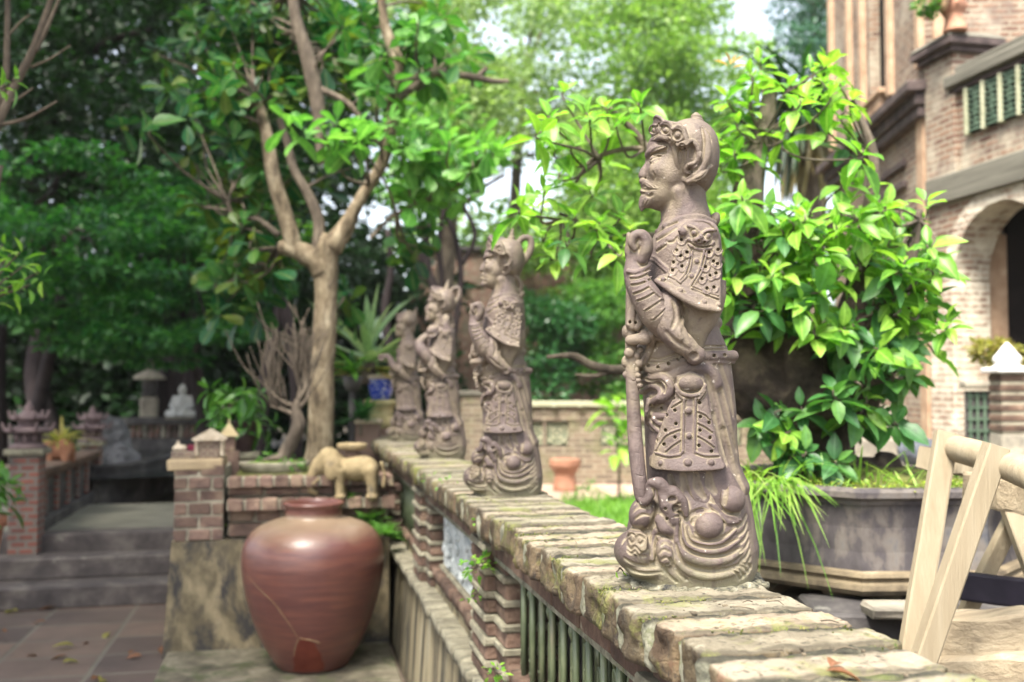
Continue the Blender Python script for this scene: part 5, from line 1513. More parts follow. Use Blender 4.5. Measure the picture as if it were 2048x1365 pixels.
def build_main_tree():
    t_ = tree_thing('almond_tree', 'pale barked tree with pruned forking limbs and large round leaves growing from the brick planter', 'tree')
    Z = 6.55; u = Z / FPX
    b = MB(); nodes = []
    def limb(pts, rad, seg=12, mb=b):
        p = spline(wpath(pts, Z), 7)
        p = p + np.stack([vnoise(p, 4, 1), vnoise(p, 4, 2), vnoise(p, 4, 3)], 1) * .015
        mb.tube(p, np.array(rad) * u, seg); nodes.append(p[len(p) // 3:])
    b2 = MB()
    limb([(632, 945), (640, 900), (643, 800), (647, 700), (651, 600), (652, 540), (656, 500), (664, 470)], (32, 26, 25, 24, 22, 25, 25, 20))
    limb([(650, 545), (638, 522), (610, 505), (585, 497), (562, 494)], (26, 25, 21, 17, 15))
    limb([(592, 500), (584, 470), (572, 425), (556, 375), (542, 320), (528, 260), (512, 205)], (17, 17, 16, 15, 14, 12, 10))
    limb([(664, 495), (690, 450), (706, 420), (740, 370), (768, 320), (782, 240), (786, 170), (792, 120), (770, 60), (760, -20)], (24, 18, 13, 12, 12, 12, 14, 15, 10, 7))
    b.build('trunk', M_bark2, t_, True)
    limb([(640, 500), (634, 440), (612, 385), (590, 340), (575, 290), (556, 240)], (13, 12, 10, 9, 8, 6), 9, b2)
    limb([(640, 330), (636, 230), (626, 160), (612, 100), (598, 50), (582, -20)], (8, 14, 16, 15, 13, 10), 9, b2)
    limb([(790, 165), (830, 155), (868, 146), (905, 152), (950, 158), (985, 166), (1018, 166)], (10, 9, 9, 8, 7, 6, 4), 9, b2)
    limb([(796, 198), (820, 180), (850, 158)], (9, 8, 7), 9, b2); limb([(955, 158), (968, 146), (975, 138)], (6, 5, 3), 9, b2)
    limb([(768, 330), (800, 340), (850, 345), (900, 365), (960, 340), (1010, 310)], (5, 4, 3.5, 3, 2.5, 2), 8, b2)
    limb([(740, 480), (790, 430), (850, 400), (905, 380)], (4, 3, 2.5, 2), 8, b2)
    limb([(625, 170), (700, 215), (740, 270), (780, 310)], (8, 6, 5, 4), 8, b2)
    limb([(560, 470), (520, 440), (470, 430), (455, 400)], (7, 6, 5, 3), 8, b2)
    b2.build('branches', M_bark, t_, True)
    r = np.random.default_rng(41)
    T, Dn, kind = [], [], []
    # (centre px, spread px, number, depth, spread in depth, light level of the leaf colour)
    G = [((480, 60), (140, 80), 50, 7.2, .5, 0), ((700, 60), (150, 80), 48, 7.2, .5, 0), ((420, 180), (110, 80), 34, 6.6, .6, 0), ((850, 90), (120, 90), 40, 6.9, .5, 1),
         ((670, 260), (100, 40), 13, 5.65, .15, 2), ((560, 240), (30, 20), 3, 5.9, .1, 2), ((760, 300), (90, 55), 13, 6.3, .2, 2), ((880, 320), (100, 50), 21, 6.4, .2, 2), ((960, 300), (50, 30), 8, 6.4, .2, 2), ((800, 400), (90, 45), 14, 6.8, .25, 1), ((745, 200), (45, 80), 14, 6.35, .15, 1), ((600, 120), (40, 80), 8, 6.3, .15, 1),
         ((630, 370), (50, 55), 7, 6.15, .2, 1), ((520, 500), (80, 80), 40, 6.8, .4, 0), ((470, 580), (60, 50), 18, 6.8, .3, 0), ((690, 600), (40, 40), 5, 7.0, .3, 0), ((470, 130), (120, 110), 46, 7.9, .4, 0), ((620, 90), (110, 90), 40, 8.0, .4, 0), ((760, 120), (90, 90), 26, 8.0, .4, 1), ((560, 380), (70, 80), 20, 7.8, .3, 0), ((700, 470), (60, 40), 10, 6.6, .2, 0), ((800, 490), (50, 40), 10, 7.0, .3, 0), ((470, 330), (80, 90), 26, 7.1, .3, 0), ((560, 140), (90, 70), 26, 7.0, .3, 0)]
    for (cx, cy), (sx, sy), n, z, dz, kd in G:
        for _ in range(n):
            x, y = cx + sx * r.normal(0, .55), cy + sy * r.normal(0, .55)
            T.append(at(x, y, z + r.normal(0, dz * .6))); Dn.append([r.normal(0, .5), r.normal(-.2, .4), r.uniform(.2, 1)]); kind.append(kd)
    T, Dn, kind = np.array(T), np.array(Dn), np.array(kind)
    ok = sun_gap(T, [(.62, 6.9, 1.35), (.62, 6.9, 1.65), (.62, 6.9, 1.95)]) > .42  # leaf tips left out so sun reaches the farthest statue
    T, Dn, kind = T[ok], Dn[ok], kind[ok]
    for nm, m, mat in (('shaded_leaves', kind == 0, LEAF_SHADED), ('half_lit_leaves', kind == 1, LEAF_HALF_LIT), ('lit_leaves', kind == 2, LEAF_LIT)):  # one leaf in shaded, middle and lit colours, light painted in
        P, D, N, LL = rosettes(T[m], Dn[m], (5, 8), .205, up=.1, droop=.4, r=r, jitter=.3)
        leaves(nm, P, D, N, LL, LL * r.uniform(.5, .66, len(P)), mat, t_, 'obovate', curl=r.uniform(-.05, .15, len(P)))
    tw = MB()
    for k in range(len(T)):
        if k % 2: continue
        e = T[k]; nd = np.vstack(nodes); a = nd[np.linalg.norm(nd - e - [0, 0, -.25], axis=1).argmin()]
        tw.tube(spline([a, (a + e) / 2 + r.normal(0, .03, 3) + [0, 0, -.04], e - [0, 0, .05], e], 4), (.011, .007, .004), 4)
    tw.build('twigs', M_bark, t_, True)
LEAF_SHADED = leaf_mat('shaded round leaf', [(.008, .05, .022), (.018, .095, .03), (.05, .15, .028), (.09, .12, .018)], .38, .42, spec=.3)
LEAF_HALF_LIT = leaf_mat('half lit round leaf', [(.03, .12, .03), (.06, .19, .03), (.1, .24, .04)], .4, .42, spec=.3)
LEAF_LIT = leaf_mat('lit round leaf', [(.06, .2, .04), (.1, .27, .05), (.17, .35, .08)], .4, .42, spec=.3)
build_main_tree()

def crown(name, cent, rad, n, L, W, mat, par, r, flat=.6, kind='small', up=.6, hang=.25):
    P, d = clumps(cent, rad, n, flat, r); D, N = rand_leaf_dirs(d, r, up, hang=hang)
    return leaves(name, P, D, N, r.uniform(.6, 1.2, n) * L, r.uniform(.8, 1.2, n) * W, mat, par, kind)

def px_clumps(r, box, n, Z, rad, keep=None):
    C, Rr = [], []
    while len(C) < n:
        x, y = r.uniform(box[0], box[2]), r.uniform(box[1], box[3])
        if keep is not None and not keep(x, y): continue
        C.append(at(x, y, r.uniform(*Z))); Rr.append(r.uniform(*rad))
    return np.array(C), np.array(Rr)

def trunk(par, base, top, r0, r1, mat, lean=.3, r=rng, name='trunk'):
    b = MB(); A, B = np.asarray(base, float), np.asarray(top, float)
    p = spline([A, A + (B - A) * .35 + r.normal(0, lean * .3, 3) * [1, 1, 0], A + (B - A) * .7 + r.normal(0, lean * .3, 3) * [1, 1, 0], B], 6)
    b.tube(p, (r0 * 1.25, r0, (r0 + r1) / 2, r1), 9)
    return b, p

def build_left_trees():
    r = np.random.default_rng(51)
    # big dark tree whose layered boughs fill the upper left
    specs = [('dark_tree', 'huge dark tree with layered boughs filling the upper left behind the pond', (-4.2, 15.5), [(-150, -80, 430, 420)], 150, (12.5, 16.5), (.45, .85), 26000, LEAF_DARK, .4),
             ('dark_tree', 'dark leaning trunked tree behind the seated statue and the pond balustrade', None, [(280, -60, 640, 560)], 90, (14.5, 18), (.5, .9), 17000, LEAF_DARK, .45)]
    t1 = tree_thing('dark_tree', specs[0][1], 'tree', 'dark trees behind the pond')
    C, Rr = px_clumps(r, (-160, -160, 470, 480), 130, (12.5, 16.5), (.4, .85), lambda x, y: not (330 < x < 470 and 40 < y < 200 and r.uniform() < .75))
    crown('crown', C, Rr, 24000, .15, .08, LEAF_DARK, t1, r, .45)
    for bx, by, tx, ty in ((-10, 830, 40, 100), (120, 820, 60, 420)):
        A = at(bx, by, 15); A[2] = .3; b, p = trunk(t1, A, at(tx, ty, 15), .17, .07, M_dark, .5, r); b.build('trunk', M_dark, t1, True)
    bb = MB()
    for (a, e) in (((60, 440), (200, 300)), ((20, 500), (110, 380)), ((50, 300), (250, 140)), ((40, 620), (110, 500)), ((130, 150), (300, 60)), ((100, 360), (250, 370))):
        A, B = at(*a, 14.5), at(*e, 13.6); bb.tube(spline([A, (A + B) / 2 + [0, 0, .15], B], 5), (.08, .03), 7)
    bb.build('boughs', M_dark, t1, True)
    t2 = tree_thing('dark_tree', specs[1][1], 'tree', 'dark trees behind the pond')
    C, Rr = px_clumps(r, (300, -120, 660, 620), 80, (15, 18.5), (.45, .9), lambda x, y: not (350 < x < 480 and 60 < y < 230))
    crown('crown', C, Rr, 15000, .17, .09, LEAF_DARK, t2, r, .5)
    b = MB(); b.tube(spline([at(322, 850, 15.2), at(335, 780, 15.3), at(358, 700, 15.4), at(395, 600, 15.6), at(420, 420, 16)], 6), (.24, .2, .17, .14, .08), 10); b.build('trunk', M_dark, t2, True)
    b = MB(); b.tube(spline([at(372, 835, 16), at(380, 740, 16), at(392, 600, 16)], 6), (.12, .1, .08), 8); b.build('trunk', M_dark, t2, True)
    # lower tiers of lighter green
    for (lab, box, n, Z, N_, key) in (('broad tiered green shrub tree in front of the dark trunks at the far left', (-60, 300, 330, 760), 80, (9.8, 13), 12000, 0),
                                ('feathery tiered green tree in front of the seated statue and dark trunk', (150, 330, 520, 740), 75, (11, 14), 11000, 1)):
        t3 = tree_thing('tiered_tree', lab, 'tree', 'tiered green trees by the pond')
        kp = (lambda x, y: y < 640 + .35 * x and r.uniform() < (y - 260) / 350 and not (x < 130 and 560 < y < 700 and r.uniform() < .5)) if key == 0 else (lambda x, y: (y < 560 + (x - 150) * .5 or y < 700) and y > 690 - 1.9 * (x - 150) and not (x > 330 and y > 690))
        C, Rr = px_clumps(r, box, n, Z, (.22, .6), kp)
        crown('crown', C, Rr, N_, .12, .055, LEAF_TIER, t3, r, .14, up=1.2, hang=.15)
        A = at((60, 420)[key], 800, Z[1]); A[2] = .3
        b, p = trunk(t3, A, C.mean(0) + [0, 0, .5], .09, .04, M_dark, .4, r); b.build('trunk', M_dark, t3, True)
        bb = MB()
        for c in C[::6]:
            q = p[np.linalg.norm(p - c, axis=1).argmin()]; bb.tube(spline([q, (q + c) / 2 + [0, 0, .1], c], 4), (.03, .01), 5)
        bb.build('boughs', M_dark, t3, True)
    # near left tree with twigs in frame; unseen crown added to shade the courtyard
    t4 = tree_thing('overhanging_tree', 'near tree at the left edge with bare grey twigs and few yellow green leaves', 'tree')
    C = np.array([(r.uniform(-8, -1.7), r.uniform(-1.0, 12), r.uniform(0, 3.2)) for _ in range(210)]); C[:, 2] += np.maximum(4.3, 2.4 + .40 * C[:, 1])
    C = C[sun_gap(C, [(.7, y_, z_) for y_ in (1.85, 3.47, 5.3, 7.0) for z_ in (1.3, 1.9)]) > 1.15]  # crown opened along the sun paths to keep the statues lit
    crown('crown', C, r.uniform(.6, 1.0, len(C)), 26000, .24, .13, LEAF_DARK, t4, r, .5)
    b = MB(); b.tube(spline([(-3.4, 3.6, 0), (-3.3, 3.7, 1.5), (-3.0, 3.9, 3.2), (-2.8, 4.4, 5.5)], 6), (.2, .16, .14, .09), 10); b.build('trunk', M_bark, t4, True)
    Z = 4.4; b = MB()
    for pts, rd in (([(-40, 330), (5, 225), (35, 160), (62, 110), (85, 50), (112, -30)], (9, 9, 8, 8, 7, 5)), ([(70, 105), (92, 60), (126, -20)], (5, 4, 3)), ([(-20, 260), (10, 160), (14, 80), (16, -30)], (7, 7, 6, 5)), ([(-60, 262), (0, 250), (45, 240), (82, 222), (114, 203)], (5, 4, 4, 3, 2)),
                    ([(15, 205), (40, 195), (66, 176)], (4, 3, 2)), ([(14, 75), (40, 45), (60, 30)], (3, 2, 2)), ([(62, 135), (100, 118), (140, 92)], (3, 2, 1.5)), ([(-3, 330), (-30, 500), (-60, 700)], (9, 10, 12))):
        b.tube(spline(wpath(pts, Z), 6), np.array(rd) * Z / FPX, 8)
    q0 = at(-60, 700, Z); b.tube(spline([q0, q0 + [-.3, .2, -.2], (-3.3, 3.7, 1.2)], 5), (.03, .06), 8)
    q0 = at(-40, 330, Z); b.tube(spline([q0, q0 + [-.4, .1, .1], (-3.1, 3.8, 2.6)], 5), (.025, .06), 8)
    b.build('branches', M_bark, t4, True)
    T = np.array([at(x, y, 3.9 + r.normal(0, .1)) for x, y in ((12, 172), (34, 158), (5, 490), (20, 510), (50, 530), (78, 545), (10, 560), (30, 580), (60, 570), (0, 600), (-15, 530), (40, 505))])
    P, D, N, LL = rosettes(T, np.stack([r.normal(.4, .4, len(T)), r.normal(-.2, .3, len(T)), np.full(len(T), .6)], 1), (3, 5), .1, up=.2, droop=.3, r=r, jitter=.4)
    leaves('leaves', P, D, N, LL, LL * .4, LEAF_LIME, t4, 'oval', curl=.1)
    tw = MB(); q = at(-70, 620, 4.0)
    for p in T: tw.tube(spline([q if p[2] < 2.5 else at(-40, 230, 4.1), (q + p) / 2 if p[2] < 2.5 else at(-15, 190, 4), p], 4), (.008, .003), 5)
    tw.build('twigs', M_bark, t4, True)
build_left_trees()

def build_back_trees():
    r = np.random.default_rng(61)
    hole = lambda x, y: ((x - 1500) / 80) ** 2 + ((y - 45) / 75) ** 2 < 1 or ((x - 940) / 110) ** 2 + ((y - 385) / 70) ** 2 < 1 or ((x - 1080) / 75) ** 2 + ((y - 340) / 100) ** 2 < 1 or ((x - 980) / 60) ** 2 + ((y - 50) / 80) ** 2 < 1 or ((x - 1160) / 40) ** 2 + ((y - 130) / 70) ** 2 < 1
    # (label, box, clumps, Z, radius, leaves, material, length, trunk px)
    S_ = [('tall pale green tree filling the sky behind the second statue', (880, -80, 1220, 420), 75, (21, 26), (.5, 1.0), 17000, LEAF_PALE, .17, (1010, 640)),
          ('round bright green tree behind the crown of the first statue', (1190, -30, 1490, 330), 75, (20, 25), (.55, 1.0), 18000, LEAF_PALE2, .17, (1330, 640)),
          ('broad green tree above the brick ruin wall behind the first statue', (1010, 250, 1480, 520), 70, (18, 22), (.45, .8), 17000, LEAF_PALE2, .15, (1180, 680)),
          ('bluish tree with drooping needles beside the tower top', (1490, -80, 1700, 120), 40, (22, 26), (.45, .8), 9000, LEAF_BLUE, .14, (1640, 600)),
          ('tall grey green tree over the forked dark trunks', (770, -60, 1010, 300), 45, (15, 18), (.4, .75), 9000, LEAF_PALE, .13, (880, 640))]
    for lab, box, n, Z, rad, N_, mat, L, tp in S_:
        t_ = tree_thing('background_tree', lab, 'tree', 'hazy trees in the background')
        C, Rr = px_clumps(r, box, n, Z, rad, lambda x, y: not hole(x, y))
        crown('crown', C, Rr, N_, L, L * .5, mat, t_, r, .6)
        A = at(tp[0], tp[1], Z[1]); A[2] = 0
        b, p = trunk(t_, A, C.mean(0), .2, .07, M_bark, .6, r); b.build('trunk', M_bark, t_, True)
        bb = MB()
        for c in C[::5]:
            q = p[np.linalg.norm(p - c, axis=1).argmin()]; bb.tube(spline([q, (q + c) / 2 + [0, 0, .2], c], 4), (.05, .015), 5)
        bb.build('boughs', M_bark, t_, True)
    # dark forked trunks left of the second statue
    t_ = tree_thing('forked_tree', 'dark slender tree forking into several bare stems behind the third statue', 'tree')
    b = MB(); Z = 10.5
    for pts, rd in (([(868, 700), (872, 640), (872, 590), (858, 545), (852, 490), (862, 440), (868, 370), (860, 320)], (10.9, 10.9, 11.6, 7.5, 6.8, 6.1, 5.4, 4.1)), ([(874, 600), (884, 560), (878, 500), (884, 440), (892, 390), (880, 330)], (8.2, 6.1, 6.1, 5.4, 4.8, 3.4)),
                    ([(905, 700), (915, 620), (922, 550), (912, 480), (896, 430), (900, 380)], (6.8, 6.8, 6.1, 6.1, 4.8, 3.4)), ([(858, 545), (838, 500), (818, 460)], (8, 7, 5)), ([(925, 530), (950, 470), (925, 410), (905, 370)], (5, 5, 4, 3)), ([(905, 430), (960, 380), (1010, 350)], (5, 4, 3)),
                    ([(780, 700), (770, 620), (782, 540), (775, 460)], (9, 8, 7, 5)), ):
        b.tube(spline(wpath(pts, Z), 6), np.array(rd) * Z / FPX, 9)
    b.build('trunk', M_dark, t_, True)
    for pts, rd, lb in (([(520, 800), (560, 600), (520, 490), (490, 440)], (12, 11, 9, 6), 'thin dark leaning trunk behind the bare bonsai, left of its twigs'), ([(596, 800), (575, 640), (545, 560), (530, 500)], (13, 12, 9, 6), 'thin dark leaning trunk between the bare bonsai twigs and the pale trunk')):
        q = tree_thing('slender_tree', lb, 'tree', 'slender trunks behind the planter'); b = MB(); p = spline(wpath(pts, 9.5), 6); p[0, 2] = 0; b.tube(p, np.array(rd) * 9.5 / FPX, 9); b.build('trunk', M_dark, q, True)
        crown('crown', [p[-1], p[-1] + [.2, .1, .2], p[-1] + [-.2, 0, .1]], [.3, .3, .3], 300, .13, .07, LEAF_MID, q, r)
    C, Rr = px_clumps(r, (780, 200, 960, 440), 18, (10, 11.5), (.2, .4)); crown('crown', C, Rr, 1600, .12, .06, LEAF_MID, t_, r)
    # shrubs and hedge between the low wall and the ruin
    for lab, box, n, Z, N_, mat in (('rounded glossy shrub behind the lattice wall, nearest the second statue', (1045, 590, 1180, 790), 26, (16.5, 17.6), 5200, LEAF_GLOSS), ('rounded green shrub behind the lattice wall and the first statue sword', (1160, 570, 1330, 800), 28, (16.5, 17.8), 5600, LEAF_MID),
                                    ('dark green shrub behind the lattice wall under the bonsai', (1300, 560, 1560, 800), 32, (16.5, 18), 6000, LEAF_GLOSS), ('light green bush against the brick ruin wall', (1100, 560, 1250, 640), 14, (18.2, 19), 2400, LEAF_PALE2), ('bluish green bush high behind the hedge under the bonsai spray', (1180, 470, 1420, 600), 26, (18.5, 19.5), 4600, LEAF_MID)):
        t_ = thing('garden_shrub', lab, 'shrub', (0, 0, 0), 0, 'shrubs behind the lattice wall')
        C, Rr = px_clumps(r, box, n, Z, (.22, .45)); crown('foliage', C, Rr, N_, .12, .06, mat, t_, r, .7)
        A = C.mean(0).copy(); A[2] = 0; b, p = trunk(t_, A, C.mean(0), .05, .03, M_bark, .1, r); b.build('stem', M_bark, t_, True)
    # palm like drooping plant under the tower
    t_ = tree_thing('drooping_palm', 'dark palm with straw coloured hanging fronds behind the bonsai top', 'palm')
    c = at(1605, 215, 14.5); b = MB(); b.tube(spline([(c[0] + .3, c[1], 0), (c[0] + .15, c[1], 3), (c[0], c[1], c[2])], 6), (.2, .16, .15), 9); b.build('trunk', M_bark, t_, True)
    n = 150; az = r.uniform(0, 6.28, n); el = r.uniform(-.6, 1.0, n)
    D = np.stack([np.cos(az) * np.cos(el), np.sin(az) * np.cos(el), np.sin(el)], 1); Nn = np.stack([-np.cos(az) * np.sin(el), -np.sin(az) * np.sin(el), np.cos(el)], 1)
    leaves('fronds', np.repeat(c[None], n, 0) + r.normal(0, .12, (n, 3)), D, Nn, r.uniform(.8, 1.6, n), .09, LEAF_DARK, t_, 'blade', curl=r.uniform(.3, 1.0, n))
    m = 60; az = r.uniform(0, 6.28, m); D = np.stack([np.cos(az) * .3, np.sin(az) * .3, -np.ones(m)], 1)
    leaves('dry_fronds', np.repeat(c[None], m, 0) + r.normal(0, .15, (m, 3)), D, np.stack([np.cos(az), np.sin(az), .2 * np.ones(m)], 1), r.uniform(.8, 1.5, m), .1, leaf_mat('straw frond', [(.25, .2, .1), (.42, .36, .2)], .3), t_, 'blade')
    # brick ruin and gabled house far behind
    M_ruin = brick_mat('ruin brick', (.15, .065, .05), (.25, .13, .095), (.24, .2, .15), .26, .09, .018, ((.12, .12, .08), .5, .7))
    h = thing('old_house', 'old flat topped red brick house half hidden behind the shrubs and the dark forked trunks', 'house', (0, 0, 0))
    A, B = at(850, 700, 20), at(1560, 700, 20); mid = (A + B) / 2
    z1 = zofs(500, 20)
    b = MB(); b.box((mid[0], mid[1] + 1.5, z1 / 2), (np.linalg.norm((B - A)[:2]), 2.6, z1), -YAW); b.build('wall', M_ruin, h)
    b = MB(); b.box((mid[0], mid[1] + 1.5, z1 + .05), (np.linalg.norm((B - A)[:2]) + .2, 2.8, .1), -YAW, .02); b.build('wall_cap', M_dconc, h)
    b = MB()
    for k in range(3):
        c = at(1010 + k * 90, 640, 19.95); b.box((c[0], c[1] + 1.2 * 0, 1.6 + 1.1), (.35, .12, 1.1), -YAW)
    b.build('window', M_void, h)
build_back = None
LEAF_PALE2 = leaf_mat('haze tinted bright leaf', [(.09, .18, .04), (.16, .28, .06), (.26, .38, .1)], .45, .5)  # mist of the far trees put into the leaf colour
LEAF_BLUE = leaf_mat('bluish needle', [(.03, .09, .07), (.06, .15, .1)], .35, .5)
build_back_trees()
r_ = np.random.default_rng(71)
C, Rr = px_clumps(r_, (-300, -250, 800, 830), 300, (20, 25), (.9, 1.5), lambda x, y: not (x > 480 and y < 460 and r_.uniform() < .6) and not (360 < x < 450 and 60 < y < 190))
C2, R2 = px_clumps(r_, (-300, 540, 840, 850), 150, (19, 23), (.8, 1.3)); C, Rr = np.vstack([C, C2]), np.concatenate([Rr, R2])
o = crown('far_woods_dark', C, Rr, 64000, .30, .17, LEAF_DARK, None, r_, .6); o.name = 'far_woods'
tag(o, 'dark mass of far woodland behind the pond trees on the left', 'woods', kind='stuff')
C, Rr = px_clumps(r_, (860, 440, 2100, 740), 110, (26, 31), (.9, 1.6))
o = crown('far_thicket', C, Rr, 12000, .32, .18, LEAF_PALE2, None, r_, .6); tag(o, 'pale green far thicket behind the house and the tower', 'woods', kind='stuff')

def build_pot_plants():
    r = np.random.default_rng(81)
    # agave in the blue and white pot
    c = at(738, 738, 7.75)
    a = thing('agave', 'spiky pale green agave with arching strap leaves in the blue and white pot', 'agave', c)
    n = 34; az = r.uniform(0, 6.28, n); el = np.concatenate([r.uniform(.75, 1.5, 14), r.uniform(-.1, .6, n - 14)])
    D = np.stack([np.cos(az) * np.cos(el), np.sin(az) * np.cos(el), np.sin(el)], 1); N = np.stack([-np.cos(az) * np.sin(el), -np.sin(az) * np.sin(el), np.cos(el)], 1)
    L = np.where(el > .7, r.uniform(.45, .68, n), r.uniform(.3, .48, n))
    leaves('leaves', np.zeros((n, 3)) + D * .03 + np.array([0, 0, .05]), D, N, L, .075, leaf_mat('agave leaf', [(.2, .34, .15), (.32, .46, .24), (.45, .55, .32)], .25, .4), a, 'blade', curl=np.where(el > .7, r.uniform(.0, .5, n), r.uniform(0, .25, n)))
    m = 22; az = r.uniform(0, 6.28, m); D = np.stack([np.cos(az), np.sin(az), r.uniform(-.3, .25, m)], 1)
    leaves('dry_leaves', np.zeros((m, 3)), D, np.repeat([[0, 0, 1.]], m, 0), r.uniform(.25, .4, m), .045, LEAF_YEL, a, 'blade', curl=.15)
    b = MB(); b.tube([(.0, 0, -.12), (0, 0, .06)], (.07, .05), 9); b.build('stem', M_bark, a, True)
    c = at(762, 800, 7.75); k = 7.75 / FPX
    p = thing('porcelain_pot', 'blue and white porcelain pot with a cream rim behind the farthest statue', 'pot', (c[0], c[1], c[2]))
    b = MB(); b.lathe(spline([(16 * k, 0), (21 * k, 10 * k), (26 * k, 28 * k), (28 * k, 42 * k)], 4), seg=28)
    m, t, pr = new_mat('blue and white porcelain'); tc = t.nodes.new('ShaderNodeTexCoord'); nn = noise(t, tc.outputs['Object'], 38, 5, .7, .3); rr = ramp(t, [(.45, (.02, .04, .3)), (.56, (.05, .1, .45)), (.62, (.55, .55, .5))]); t.links.new(nn.outputs['Fac'], rr.inputs[0]); t.links.new(rr.outputs[0], pr.inputs['Base Color']); pr.inputs['Roughness'].default_value = .25
    b.build('pot_body', m, p, True); b = MB(); b.lathe([(28 * k, 41 * k), (31 * k, 43 * k), (31 * k, 49 * k), (27 * k, 50 * k), (25 * k, 46 * k), (0, 45 * k)], seg=28); b.build('pot_rim', M_pale, p, True)
    s_ = thing('rock_stand', 'pale yellow weathered stone stand under the porcelain pot', 'stand', (c[0], c[1], 0)); b = MB(); z = c[2]
    b.box((0, 0, (z - .22) / 2), (.26, .26, z - .22), 0, .01); b.build('stand_shaft', M_obrick, s_); b = MB(); b.lathe([(.13, z - .22), (.15, z - .16), (.09, z - .12), (.1, z - .05), (.14, z - .03), (.13, z)], seg=14, wob=None); b.build('stand_top', surf('yellow lichened stone', [(.3, (.25, .21, .09)), (.7, (.46, .4, .22))], 9, .9, .6), s_, True)
    # brown rectangular planter with fan palm leaves
    c = at(733, 895, 7.35); k = 7.35 / FPX
    p = thing('rectangular_planter', 'brown rectangular clay planter with a cream rim beside the end of the wall', 'planter', (c[0], c[1], c[2]), -YAW)
    b = MB(); b.prism([(-24 * k, 0), (-27 * k, 48 * k), (27 * k, 48 * k), (24 * k, 0)], 1, -.07, .07); b.build('planter_body', surf('brown clay', [(.3, (.13, .085, .065)), (.7, (.22, .15, .12))], 6, .7), p)
    b = MB(); b.box((0, 0, 52 * k), (60 * k, .18, 9 * k), 0, .006); b.build('planter_rim', M_pale, p)
    b = MB(); b.box((0, .05, -.4), (.36, .4, .79), 0, .01); o = b.build('planter_base', M_obrick, p)
    def strap(label, name, c, n, L, w, mat, cl=(.2, .8), els=(.2, 1.4)):
        t_ = thing(name, label, 'plant', c); az = r.uniform(0, 6.28, n); el = r.uniform(*els, n)
        D = np.stack([np.cos(az) * np.cos(el), np.sin(az) * np.cos(el), np.sin(el)], 1); N = np.stack([-np.cos(az) * np.sin(el), -np.sin(az) * np.sin(el), np.cos(el)], 1)
        leaves('leaves', r.normal(0, .02, (n, 3)), D, N, r.uniform(.6, 1.1, n) * L, w, mat, t_, 'blade', curl=r.uniform(*cl, n))
        b = MB(); b.tube([(0, 0, -.12), (0, 0, .02)], .02, 6); b.build('stem', M_bark, t_); return t_
    strap('dark narrow leaved plant in the brown rectangular planter', 'fan_plant', at(722, 838, 7.3), 70, .2, .022, LEAF_GLOSS)
    strap('light green bromeliad with drooping straps left of the agave', 'bromeliad', at(705, 752, 7.3), 26, .25, .05, LEAF_MID, (.3, .9))
    b = MB(); c = at(705, 752, 7.3); b.lathe([(.05, -.11), (.08, 0), (.07, .0)], tuple(c), 14); b.tube([(c[0], c[1], c[2] - .1), (c[0], c[1], .9)], .025, 7); o = b.build('bromeliad_pot', M_dconc, None, True); tag(o, 'dark little pot on a thin stem under the bromeliad', 'pot')
    # leafy plant in a dark pot left of the bare bonsai
    c = at(463, 830, 6.75)
    t_ = thing('leafy_potted_plant', 'bushy plant with glossy drooping leaves in a dark pot behind the miniature house', 'plant', c)
    T = np.array([(r.normal(0, .11), r.normal(0, .1), r.uniform(-.1, .2)) for _ in range(26)])
    P, D, N, LL = rosettes(T, np.stack([T[:, 0] * 4, T[:, 1] * 4 - .2, np.ones(len(T)) * .6], 1), (5, 8), .19, up=.1, droop=.6, r=r)
    leaves('leaves', P, D, N, LL, LL * .32, LEAF_BUSH, t_, 'oval', curl=r.uniform(.1, .4, len(P)))
    b = MB(); b.tube([(0, 0, -.15), (0, 0, .1)], .03, 7); b.build('stem', M_bark, t_)
    p = thing('dark_pot', 'dark purple brown glazed pot under the bushy plant', 'pot', (c[0] + .06, c[1], c[2] - .25)); b = MB(); b.lathe([(.08, 0), (.1, .1), (.11, .2), (.12, .21), (.1, .21)], seg=20); b.build('pot_body', surf('aubergine glaze', [(.3, (.03, .018, .022)), (.7, (.08, .045, .05))], 6, .4, .2), p, True)
    q = thing('brick_pillar', 'square brick pillar carrying the dark pot', 'pillar', (c[0] + .06, c[1], 0)); b = MB(); z = c[2] - .25; b.box((0, 0, z / 2 - .02), (.2, .2, z - .04), 0, .006); b.build('pillar_shaft', M_redbrick2, q); b = MB(); b.box((0, 0, z - .02), (.26, .26, .04), 0, .006); b.build('pillar_cap', M_band, q)
    # terracotta pot with glossy leaves at the left edge, and a round stone
    c = at(-58, 1095, 6.2)
    p = thing('terracotta_pot', 'orange terracotta pot cut off by the left edge of the photo', 'pot', (c[0], c[1], 0)); b = MB(); b.lathe([(.1, 0.0), (.16, .5), (.18, .62), (.2, .63), (.2, .69), (.17, .69), (.16, .64), (0, .62)], seg=28); b.build('pot_body', surf('terracotta', [(.3, (.25, .09, .05)), (.7, (.38, .16, .09))], 5, .7), p, True)
    t_ = thing('pot_shrub', 'dark glossy leaved shrub in the orange terracotta pot', 'shrub', (c[0], c[1], .68))
    T = np.array([(r.normal(0.03, .1), r.normal(0, .1), r.uniform(.02, .3)) for _ in range(14)]); P, D, N, LL = rosettes(T, np.stack([T[:, 0] * 5, T[:, 1] * 5, np.ones(14)], 1), (5, 7), .2, droop=.3, r=r); leaves('leaves', P, D, N, LL, LL * .38, LEAF_BUSH, t_, 'oval'); b = MB(); b.tube([(0, 0, -.05), (0, 0, .2)], .015, 6); b.build('stem', M_bark, t_)
